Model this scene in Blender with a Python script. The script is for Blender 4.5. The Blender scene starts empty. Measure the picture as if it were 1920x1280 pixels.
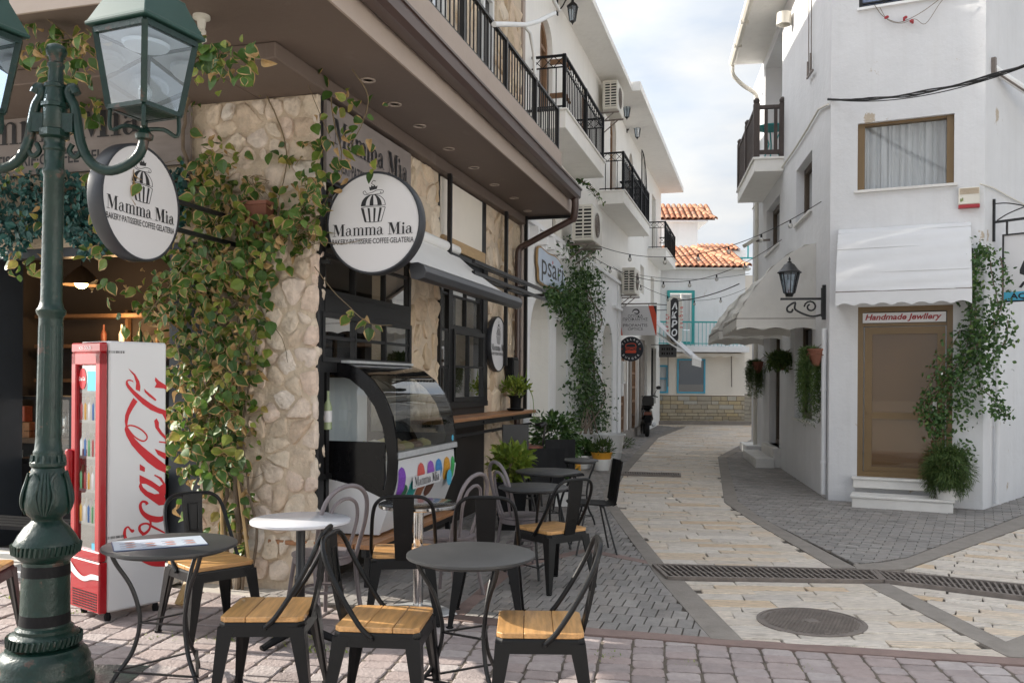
import bpy, bmesh, math, random
from mathutils import Vector, Matrix, noise as mnoise
random.seed(7)
scene = bpy.context.scene
COL = scene.collection
rad = math.radians
# ------------------------------------------------------------------ camera
F, H, PX, PY, ROLL = 1650.0, 1.6, 960.0, 714.0, rad(.4)
CR, SR = math.cos(ROLL), math.sin(ROLL)
cam = bpy.data.cameras.new('camera')
cam.sensor_width = 36; cam.lens = F / 1920 * 36
cam.shift_y = (PY - 640) / 1920
cam.clip_start = .05; cam.clip_end = 2000
camo = bpy.data.objects.new('camera', cam); COL.objects.link(camo)
camo.matrix_world = Matrix(((CR, -SR, 0, 0), (0, 0, -1, 0), (SR, CR, 0, H), (0, 0, 0, 1)))
scene.camera = camo
# ------------------------------------------------------------------ light
SUN_AZ, SUN_EL = rad(164), rad(27)     # direction to the sun, azimuth from +X
sd = Vector((math.cos(SUN_EL) * math.cos(SUN_AZ), math.cos(SUN_EL) * math.sin(SUN_AZ), math.sin(SUN_EL)))
sun = bpy.data.lights.new('sun', 'SUN'); sun.energy = 2.5; sun.angle = rad(.6); sun.color = (1, .93, .82)
suno = bpy.data.objects.new('sun', sun); COL.objects.link(suno)
suno.rotation_euler = (-sd).to_track_quat('-Z', 'Y').to_euler()
world = bpy.data.worlds.new('World'); scene.world = world; world.use_nodes = True
nt = world.node_tree; N = nt.nodes; L = nt.links
for n in list(N): N.remove(n)
out = N.new('ShaderNodeOutputWorld'); bg = N.new('ShaderNodeBackground'); bg.inputs[1].default_value = .085
sky = N.new('ShaderNodeTexSky'); sky.sky_type = 'NISHITA'; sky.sun_disc = False
sky.sun_elevation = SUN_EL; sky.sun_rotation = rad(90) - SUN_AZ
sky.air_density = 1.0; sky.dust_density = 2.0; sky.ozone_density = 1.2
tc = N.new('ShaderNodeTexCoord')
mp = N.new('ShaderNodeMapping'); mp.inputs['Scale'].default_value = (1, 1, 2.6); mp.inputs['Location'].default_value = (.3, 1.7, .2)
nz = N.new('ShaderNodeTexNoise'); nz.inputs['Scale'].default_value = 2.6; nz.inputs['Detail'].default_value = 9; nz.inputs['Roughness'].default_value = .56
nz.inputs['Distortion'].default_value = .25
rp = N.new('ShaderNodeValToRGB'); rp.color_ramp.elements[0].color = (.62, .62, .62, 1); rp.color_ramp.elements[0].position = .34; rp.color_ramp.elements[1].position = .62
nz2 = N.new('ShaderNodeTexNoise'); nz2.inputs['Scale'].default_value = 5.; nz2.inputs['Detail'].default_value = 8
cr2 = N.new('ShaderNodeValToRGB'); cr2.color_ramp.elements[0].position = .34; cr2.color_ramp.elements[1].position = .62
cr2.color_ramp.elements[0].color = (2.05, 2.3, 2.65, 1); cr2.color_ramp.elements[1].color = (3.05, 3.05, 3.0, 1)
mx = N.new('ShaderNodeMix'); mx.data_type = 'RGBA'
L.new(tc.outputs['Generated'], mp.inputs['Vector']); L.new(mp.outputs[0], nz.inputs['Vector']); L.new(mp.outputs[0], nz2.inputs['Vector'])
L.new(nz.outputs[0], rp.inputs[0]); L.new(rp.outputs[0], mx.inputs[0]); L.new(nz2.outputs[0], cr2.inputs[0])
# thin cloud scatters sunlight forward: broad glow round the hidden sun
dt = N.new('ShaderNodeVectorMath'); dt.operation = 'DOT_PRODUCT'; L.new(tc.outputs['Generated'], dt.inputs[0]); dt.inputs[1].default_value = sd
mxz = N.new('ShaderNodeMath'); mxz.operation = 'MAXIMUM'; L.new(dt.outputs['Value'], mxz.inputs[0]); mxz.inputs[1].default_value = 0
pw = N.new('ShaderNodeMath'); pw.operation = 'POWER'; L.new(mxz.outputs[0], pw.inputs[0]); pw.inputs[1].default_value = 2
gf = N.new('ShaderNodeMath'); gf.operation = 'MULTIPLY_ADD'; L.new(pw.outputs[0], gf.inputs[0]); gf.inputs[1].default_value = 3.4; gf.inputs[2].default_value = 1
sc_c = N.new('ShaderNodeVectorMath'); sc_c.operation = 'SCALE'; L.new(cr2.outputs[0], sc_c.inputs[0]); L.new(gf.outputs[0], sc_c.inputs['Scale'])
L.new(sky.outputs[0], mx.inputs[6]); L.new(sc_c.outputs[0], mx.inputs[7]); L.new(mx.outputs[2], bg.inputs[0]); L.new(bg.outputs[0], out.inputs[0])
vs = scene.view_settings
vs.view_transform = 'Standard'; vs.look = 'None'; vs.gamma = 1; vs.use_curve_mapping = False
vs.exposure = 1.80
scene.render.engine = 'CYCLES'
scene.cycles.max_bounces = 8; scene.cycles.diffuse_bounces = 6; scene.cycles.transparent_max_bounces = 16
scene.cycles.sample_clamp_indirect = 4

# ------------------------------------------------------------------ pixel -> place helpers (measuring only)
def ray(px, py):
    a = (px - PX) / F; b = (PY - py) / F
    return Vector((a * CR - b * SR, 1.0, a * SR + b * CR))
def gz(Y): return max(0.0, .008 * (Y - 10))
def G(px, py, z=0.0):
    d = ray(px, py); t = (z - H) / d.z
    return Vector((d.x * t, t, z))
def GS(px, py):
    z = 0
    for _ in range(12): p = G(px, py, z); z = gz(p.y)
    return Vector((p.x, p.y, z))
class Frame:
    def __init__(s, o, dx):
        l = math.hypot(dx[0], dx[1]); s.o = Vector((o[0], o[1], 0)); s.u = Vector((dx[0] / l, dx[1] / l, 0)); s.w = Vector((s.u.y, -s.u.x, 0))
        s.M = Matrix.Translation(s.o) @ Matrix.Rotation(math.atan2(s.u.y, s.u.x), 4, 'Z')
    def on(s, px, py, y=0.0):          # local point on the plane local y = const
        r = ray(px, py); n = -s.w; t = (s.o.dot(n) + y) / r.dot(n)
        p = Vector((0, 0, H)) + r * t; q = p - s.o
        return Vector((q.dot(s.u), y, p.z))
    def cross(s, px, py, x=0.0):       # local point on the plane local x = const
        r = ray(px, py); t = (s.o.dot(s.u) + x) / r.dot(s.u)
        p = Vector((0, 0, H)) + r * t; q = p - s.o
        return Vector((x, q.dot(-s.w), p.z))
    def hor(s, px, py, z=0.0):
        p = G(px, py, z); q = p - s.o
        return Vector((q.dot(s.u), q.dot(-s.w), z))
    def at(s, x, y, z=0.0): return s.o + s.u * x - s.w * y + Vector((0, 0, z))
FA = Frame((-1.5447, 6.8823), (470 / F, 1))
FB = Frame((4.3043, 11.9455), (245 / F, 1))
FC = Frame((4.3043, 11.9455), (1, -762 / F))
R1 = FC.at(1.85, 0)
FD = Frame((R1.x, R1.y), (1.276, 1.289))

# ------------------------------------------------------------------ mesh builder
class MB:
    def __init__(s): s.v = []; s.f = []; s.m = []; s.r = []; s.sm = []
    def add(s, vs_, fs, m=0, r=None, sm=False):
        n = len(s.v); s.v += [tuple(p) for p in vs_]
        r = random.random() if r is None else r
        for f in fs: s.f.append(tuple(i + n for i in f)); s.m.append(m); s.r.append(r); s.sm.append(sm)
    def box(s, x0, x1, y0, y1, z0, z1, m=0, M=None, r=None):
        p = [Vector((x, y, z)) for z in (z0, z1) for y in (y0, y1) for x in (x0, x1)]
        if M is not None: p = [M @ q for q in p]
        s.add(p, [(0, 2, 3, 1), (4, 5, 7, 6), (0, 1, 5, 4), (2, 6, 7, 3), (0, 4, 6, 2), (1, 3, 7, 5)], m, r)
    def prism(s, poly, z0, z1, m=0, fn=None, r=None, sm=False):
        n = len(poly); fn = fn or (lambda a, b, c: (a, b, c))
        s.add([fn(a, b, z0) for a, b in poly] + [fn(a, b, z1) for a, b in poly],
              [tuple(range(n))[::-1], tuple(range(n, 2 * n))], m, r)
        k = len(s.v) - 2 * n
        for i in range(n):
            j = (i + 1) % n; s.f.append((k + i, k + j, k + n + j, k + n + i)); s.m.append(m); s.r.append(s.r[-1]); s.sm.append(sm)
    def poly(s, pts, m=0, r=None): s.add(pts, [tuple(range(len(pts)))], m, r)
    def tube(s, pts, r, n=8, m=0, cap=True, closed=False, sm=True, rn=None):
        pts = [Vector(p) for p in pts]; k = len(pts)
        rs = r if isinstance(r, (list, tuple)) else [r] * k
        vv = []; up = None
        for i, p in enumerate(pts):
            if closed: t = pts[(i + 1) % k] - pts[i - 1]
            else: t = pts[min(i + 1, k - 1)] - pts[max(i - 1, 0)]
            if t.length < 1e-9: t = Vector((0, 0, 1))
            t.normalize()
            if up is None:
                up = Vector((0, 0, 1)) if abs(t.z) < .9 else Vector((1, 0, 0))
            a = (up - t * up.dot(t))
            if a.length < 1e-6: a = t.orthogonal()
            a.normalize(); b = t.cross(a); up = a
            for j in range(n):
                q = 2 * math.pi * j / n; vv.append(p + (a * math.cos(q) + b * math.sin(q)) * rs[i])
        ff = []
        for i in range(k if closed else k - 1):
            i2 = (i + 1) % k
            for j in range(n):
                j2 = (j + 1) % n; ff.append((i * n + j, i * n + j2, i2 * n + j2, i2 * n + j))
        if cap and not closed:
            ff.append(tuple(range(n))[::-1]); ff.append(tuple(range((k - 1) * n, k * n)))
        s.add(vv, ff, m, rn, sm)
    def bar(s, a, b, w, h, m=0, up=(0, 0, 1)):     # rectangular bar from a to b
        a = Vector(a); b = Vector(b); t = (b - a).normalized(); u_ = Vector(up)
        x = t.cross(u_)
        if x.length < 1e-5: x = t.orthogonal()
        x.normalize(); y = x.cross(t)
        p = [q + x * sx * w / 2 + y * sy * h / 2 for q in (a, b) for sx, sy in ((-1, -1), (1, -1), (1, 1), (-1, 1))]
        s.add(p, [(3, 2, 1, 0), (4, 5, 6, 7), (0, 1, 5, 4), (1, 2, 6, 5), (2, 3, 7, 6), (3, 0, 4, 7)], m)
    def lathe(s, prof, n=24, c=(0, 0, 0), m=0, M=None, sm=True, r=None, rot=0):
        c = Vector(c); vv = []; k = len(prof)
        for rr, z in prof:
            for j in range(n):
                q = 2 * math.pi * (j + rot) / n; p = c + Vector((rr * math.cos(q), rr * math.sin(q), z)); vv.append(M @ p if M is not None else p)
        ff = [(i * n + j, i * n + (j + 1) % n, (i + 1) * n + (j + 1) % n, (i + 1) * n + j) for i in range(k - 1) for j in range(n)]
        if prof[0][0] > 1e-6: ff.append(tuple(range(n))[::-1])
        if prof[-1][0] > 1e-6: ff.append(tuple(range((k - 1) * n, k * n)))
        s.add(vv, ff, m, r, sm)
    def sphere(s, c, r, n=12, k=8, m=0, sc=(1, 1, 1), rn=None):
        c = Vector(c); vv = []
        for i in range(k + 1):
            a = math.pi * i / k
            for j in range(n):
                q = 2 * math.pi * j / n
                vv.append(c + Vector((r * math.sin(a) * math.cos(q) * sc[0], r * math.sin(a) * math.sin(q) * sc[1], -r * math.cos(a) * sc[2])))
        s.add(vv, [(i * n + j, i * n + (j + 1) % n, (i + 1) * n + (j + 1) % n, (i + 1) * n + j) for i in range(k) for j in range(n)], m, rn, True)
    def loft(s, rings, m=0, closed=True, cap=True, sm=False, r=None):
        n = len(rings[0]); vv = [p for rg in rings for p in rg]; ff = []
        for i in range(len(rings) - 1):
            for j in range(n if closed else n - 1):
                j2 = (j + 1) % n; ff.append((i * n + j, i * n + j2, (i + 1) * n + j2, (i + 1) * n + j))
        if cap and closed:
            ff.append(tuple(range(n))[::-1]); k = (len(rings) - 1) * n; ff.append(tuple(range(k, k + n)))
        s.add(vv, ff, m, r, sm)
    def join(s, o, M=None):
        n = len(s.v); s.v += [tuple(M @ Vector(p)) for p in o.v] if M is not None else o.v
        s.f += [tuple(i + n for i in f) for f in o.f]; s.m += o.m; s.r += o.r; s.sm += o.sm

I4 = Matrix.Identity(4)
W = {}
def mesh_of(mb, name, mats, bevel=0, fix=True):
    me = bpy.data.meshes.new(name); me.from_pydata(mb.v, [], mb.f)
    mats = mats if isinstance(mats, (list, tuple)) else [mats]
    for m in mats: me.materials.append(m)
    n = len(me.polygons)
    if n == len(mb.m):
        me.polygons.foreach_set('material_index', mb.m); me.polygons.foreach_set('use_smooth', mb.sm)
        at = me.attributes.new('rnd', 'FLOAT', 'FACE'); at.data.foreach_set('value', mb.r)
    if bevel or fix:
        bm = bmesh.new(); bm.from_mesh(me)
        if fix and n < 20000: bmesh.ops.recalc_face_normals(bm, faces=bm.faces)
        if bevel:
            es = [e for e in bm.edges if len(e.link_faces) == 2 and e.calc_face_angle(0) > .5]
            bmesh.ops.bevel(bm, geom=es, offset=bevel, segments=1, affect='EDGES', profile=.5)
        bm.to_mesh(me); bm.free()
    if any(mb.sm): me.set_sharp_from_angle(angle=rad(42))
    me.update(); return me
def place(o, parent=None, M=None):
    Mw = M if M is not None else (W[parent.name] if parent else I4)
    if parent: o.parent = parent; o.matrix_basis = W[parent.name].inverted() @ Mw
    else: o.matrix_basis = Mw
    W[o.name] = Mw.copy(); return o
def build(mb, name, mats, parent=None, M=None, bevel=0, fix=True):
    o = bpy.data.objects.new(name, mesh_of(mb, name, mats, bevel, fix)); COL.objects.link(o)
    return place(o, parent, M)
def inst(me, name, parent=None, M=None):
    o = bpy.data.objects.new(name, me); COL.objects.link(o); return place(o, parent, M)
def tag(o, label=None, cat=None, group=None, kind=None):
    if label: o['label'] = label
    if cat: o['category'] = cat
    if group: o['group'] = group
    if kind: o['kind'] = kind
    return o
def thing(name, label, cat, M=None, group=None):
    if M is None: M = I4
    elif not isinstance(M, Matrix): M = Matrix.Translation(Vector(M))
    o = bpy.data.objects.new(name, None); o.empty_display_size = .1; COL.objects.link(o); o.matrix_basis = M; W[o.name] = M.copy()
    return tag(o, label, cat, group)
KIDS = {}
def kids(o):
    return [c for c in bpy.data.objects if c.parent == o]
def copy_tree(o, M=None, label=None, group=None, parent=None):
    c = o.copy(); COL.objects.link(c)
    if parent: c.parent = parent
    if M is not None: c.matrix_basis = M; W[c.name] = M.copy()
    if label: c['label'] = label
    if group: c['group'] = group
    for k in kids(o): copy_tree(k, parent=c)
    return c
def TR(p, a=0.0): return Matrix.Translation(Vector(p)) @ Matrix.Rotation(a, 4, 'Z')
def basis(o, x, y, z):
    return Matrix(((x[0], y[0], z[0], o[0]), (x[1], y[1], z[1], o[1]), (x[2], y[2], z[2], o[2]), (0, 0, 0, 1)))
UP = Vector((0, 0, 1))
def arc(cx, cy, r, a0, a1, n, ry=None):
    ry = ry or r
    return [(cx + r * math.cos(rad(a0 + (a1 - a0) * i / n)), cy + ry * math.sin(rad(a0 + (a1 - a0) * i / n))) for i in range(n + 1)]
def catmull(pts, k=6):
    pts = [Vector(p) for p in pts]; o = []
    for i in range(len(pts) - 1):
        p0 = pts[max(i - 1, 0)]; p1 = pts[i]; p2 = pts[i + 1]; p3 = pts[min(i + 2, len(pts) - 1)]
        for j in range(k):
            t = j / k
            o.append(.5 * ((2 * p1) + (p2 - p0) * t + (2 * p0 - 5 * p1 + 4 * p2 - p3) * t * t + (3 * p1 - p0 - 3 * p2 + p3) * t ** 3))
    o.append(pts[-1]); return o

# ------------------------------------------------------------------ materials
def pm(name, col, rough=.6, var=.12, scale=6, bump=.0, bscale=40, metal=0, spec=.5, rnd=0.0, ramp=None, hue=None, stain=None, objrnd=0.0, coat=0.0, stretch=None, translucent=0.0, bdetail=6, streak=0.0):
    m = bpy.data.materials.new(name); m.use_nodes = True; t = m.node_tree; n = t.nodes; l = t.links
    b = n['Principled BSDF']; b.inputs['Roughness'].default_value = rough; b.inputs['Metallic'].default_value = metal
    b.inputs['Specular IOR Level'].default_value = spec; b.inputs['Coat Weight'].default_value = coat
    c = tuple(col) + (1,)
    tcn = n.new('ShaderNodeTexCoord'); vec = tcn.outputs['Object']
    if stretch:
        mpn = n.new('ShaderNodeMapping'); mpn.inputs['Scale'].default_value = stretch; l.new(vec, mpn.inputs[0]); vec = mpn.outputs[0]
    cur = None
    if ramp:
        at = n.new('ShaderNodeAttribute'); at.attribute_name = 'rnd'
        cr = n.new('ShaderNodeValToRGB'); e = cr.color_ramp.elements
        while len(e) < len(ramp): e.new(.5)
        for i, (p, cc) in enumerate(ramp): e[i].position = p; e[i].color = tuple(cc) + (1,)
        l.new(at.outputs['Fac'], cr.inputs[0]); cur = cr.outputs[0]
    if cur is None:
        rg = n.new('ShaderNodeRGB'); rg.outputs[0].default_value = c; cur = rg.outputs[0]
    if var:
        no = n.new('ShaderNodeTexNoise'); no.inputs['Scale'].default_value = scale; no.inputs['Detail'].default_value = 6; no.inputs['Roughness'].default_value = .6
        l.new(vec, no.inputs['Vector'])
        mr = n.new('ShaderNodeMapRange'); mr.inputs['From Min'].default_value = .25; mr.inputs['From Max'].default_value = .75
        mr.inputs['To Min'].default_value = 1 - var; mr.inputs['To Max'].default_value = 1 + var; l.new(no.outputs[0], mr.inputs[0])
        hs = n.new('ShaderNodeHueSaturation'); l.new(cur, hs.inputs['Color']); l.new(mr.outputs[0], hs.inputs['Value']); cur = hs.outputs[0]
    if rnd or objrnd:
        if rnd: a2 = n.new('ShaderNodeAttribute'); a2.attribute_name = 'rnd'; so = a2.outputs['Fac']; amt = rnd
        else: a2 = n.new('ShaderNodeObjectInfo'); so = a2.outputs['Random']; amt = objrnd
        mr2 = n.new('ShaderNodeMapRange'); mr2.inputs['To Min'].default_value = 1 - amt; mr2.inputs['To Max'].default_value = 1 + amt; l.new(so, mr2.inputs[0])
        hs2 = n.new('ShaderNodeHueSaturation'); l.new(cur, hs2.inputs['Color']); l.new(mr2.outputs[0], hs2.inputs['Value'])
        if hue:
            ml = n.new('ShaderNodeMath'); ml.operation = 'MULTIPLY_ADD'; l.new(so, ml.inputs[0]); ml.inputs[1].default_value = hue; ml.inputs[2].default_value = .5 - hue / 2; l.new(ml.outputs[0], hs2.inputs['Hue'])
        cur = hs2.outputs[0]
    if stain:                                       # (colour, scale, threshold, softness, stretch)
        sc, ss, th, sf, st = stain
        mp2 = n.new('ShaderNodeMapping'); mp2.inputs['Scale'].default_value = st; l.new(tcn.outputs['Object'], mp2.inputs[0])
        n2 = n.new('ShaderNodeTexNoise'); n2.inputs['Scale'].default_value = ss; n2.inputs['Detail'].default_value = 8; n2.inputs['Roughness'].default_value = .65; l.new(mp2.outputs[0], n2.inputs['Vector'])
        m2 = n.new('ShaderNodeMapRange'); m2.inputs['From Min'].default_value = th; m2.inputs['From Max'].default_value = th + sf; l.new(n2.outputs[0], m2.inputs[0])
        mxn = n.new('ShaderNodeMix'); mxn.data_type = 'RGBA'; l.new(m2.outputs[0], mxn.inputs[0]); l.new(cur, mxn.inputs[6]); mxn.inputs[7].default_value = tuple(sc) + (1,); cur = mxn.outputs[2]
    if streak:                                      # faint rain streaks and grime, long in z
        mp3 = n.new('ShaderNodeMapping'); mp3.inputs['Scale'].default_value = (5, 5, .22); l.new(tcn.outputs['Object'], mp3.inputs[0])
        n3 = n.new('ShaderNodeTexNoise'); n3.inputs['Scale'].default_value = 1.3; n3.inputs['Detail'].default_value = 9; n3.inputs['Roughness'].default_value = .7; l.new(mp3.outputs[0], n3.inputs['Vector'])
        m3 = n.new('ShaderNodeMapRange'); m3.inputs['From Min'].default_value = .50; m3.inputs['From Max'].default_value = .78; m3.inputs['To Max'].default_value = streak; l.new(n3.outputs[0], m3.inputs[0])
        mx3 = n.new('ShaderNodeMix'); mx3.data_type = 'RGBA'; l.new(m3.outputs[0], mx3.inputs[0]); l.new(cur, mx3.inputs[6]); mx3.inputs[7].default_value = (.40, .37, .33, 1); cur = mx3.outputs[2]
    l.new(cur, b.inputs['Base Color'])
    if bump:
        nb = n.new('ShaderNodeTexNoise'); nb.inputs['Scale'].default_value = bscale; nb.inputs['Detail'].default_value = bdetail; nb.inputs['Roughness'].default_value = .6; l.new(vec, nb.inputs['Vector'])
        bp = n.new('ShaderNodeBump'); bp.inputs['Strength'].default_value = min(bump, 1); bp.inputs['Distance'].default_value = .03; l.new(nb.outputs[0], bp.inputs['Height']); l.new(bp.outputs[0], b.inputs['Normal'])
    if translucent:
        tr = n.new('ShaderNodeBsdfTranslucent'); l.new(cur, tr.inputs[0]); ms = n.new('ShaderNodeMixShader'); ms.inputs[0].default_value = translucent
        l.new(b.outputs[0], ms.inputs[1]); l.new(tr.outputs[0], ms.inputs[2]); l.new(ms.outputs[0], n['Material Output'].inputs[0])
    return m
def glass(name, tint=(.9, .95, .95), refl=.08, rough=.02, opaque=0.0, body=(.02, .02, .02)):
    m = bpy.data.materials.new(name); m.use_nodes = True; t = m.node_tree; n = t.nodes; l = t.links
    for x in list(n):
        if x.type != 'OUTPUT_MATERIAL': n.remove(x)
    tr = n.new('ShaderNodeBsdfTransparent'); tr.inputs[0].default_value = tint + (1,)
    src = tr.outputs[0]
    if opaque:
        df = n.new('ShaderNodeBsdfDiffuse'); df.inputs[0].default_value = body + (1,); m0 = n.new('ShaderNodeMixShader'); m0.inputs[0].default_value = opaque
        l.new(tr.outputs[0], m0.inputs[1]); l.new(df.outputs[0], m0.inputs[2]); src = m0.outputs[0]
    gl = n.new('ShaderNodeBsdfGlossy'); gl.inputs['Roughness'].default_value = rough
    lw = n.new('ShaderNodeLayerWeight'); lw.inputs['Blend'].default_value = .25
    ma = n.new('ShaderNodeMath'); ma.operation = 'MULTIPLY_ADD'; ma.use_clamp = True; l.new(lw.outputs['Fresnel'], ma.inputs[0]); ma.inputs[1].default_value = .8; ma.inputs[2].default_value = refl
    mx_ = n.new('ShaderNodeMixShader'); l.new(ma.outputs[0], mx_.inputs[0]); l.new(src, mx_.inputs[1]); l.new(gl.outputs[0], mx_.inputs[2])
    l.new(mx_.outputs[0], n['Material Output'].inputs[0]); return m
def emis(name, col, s):
    m = bpy.data.materials.new(name); m.use_nodes = True; b = m.node_tree.nodes['Principled BSDF']
    b.inputs['Base Color'].default_value = tuple(col) + (1,); b.inputs['Emission Color'].default_value = tuple(col) + (1,); b.inputs['Emission Strength'].default_value = s; return m
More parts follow.
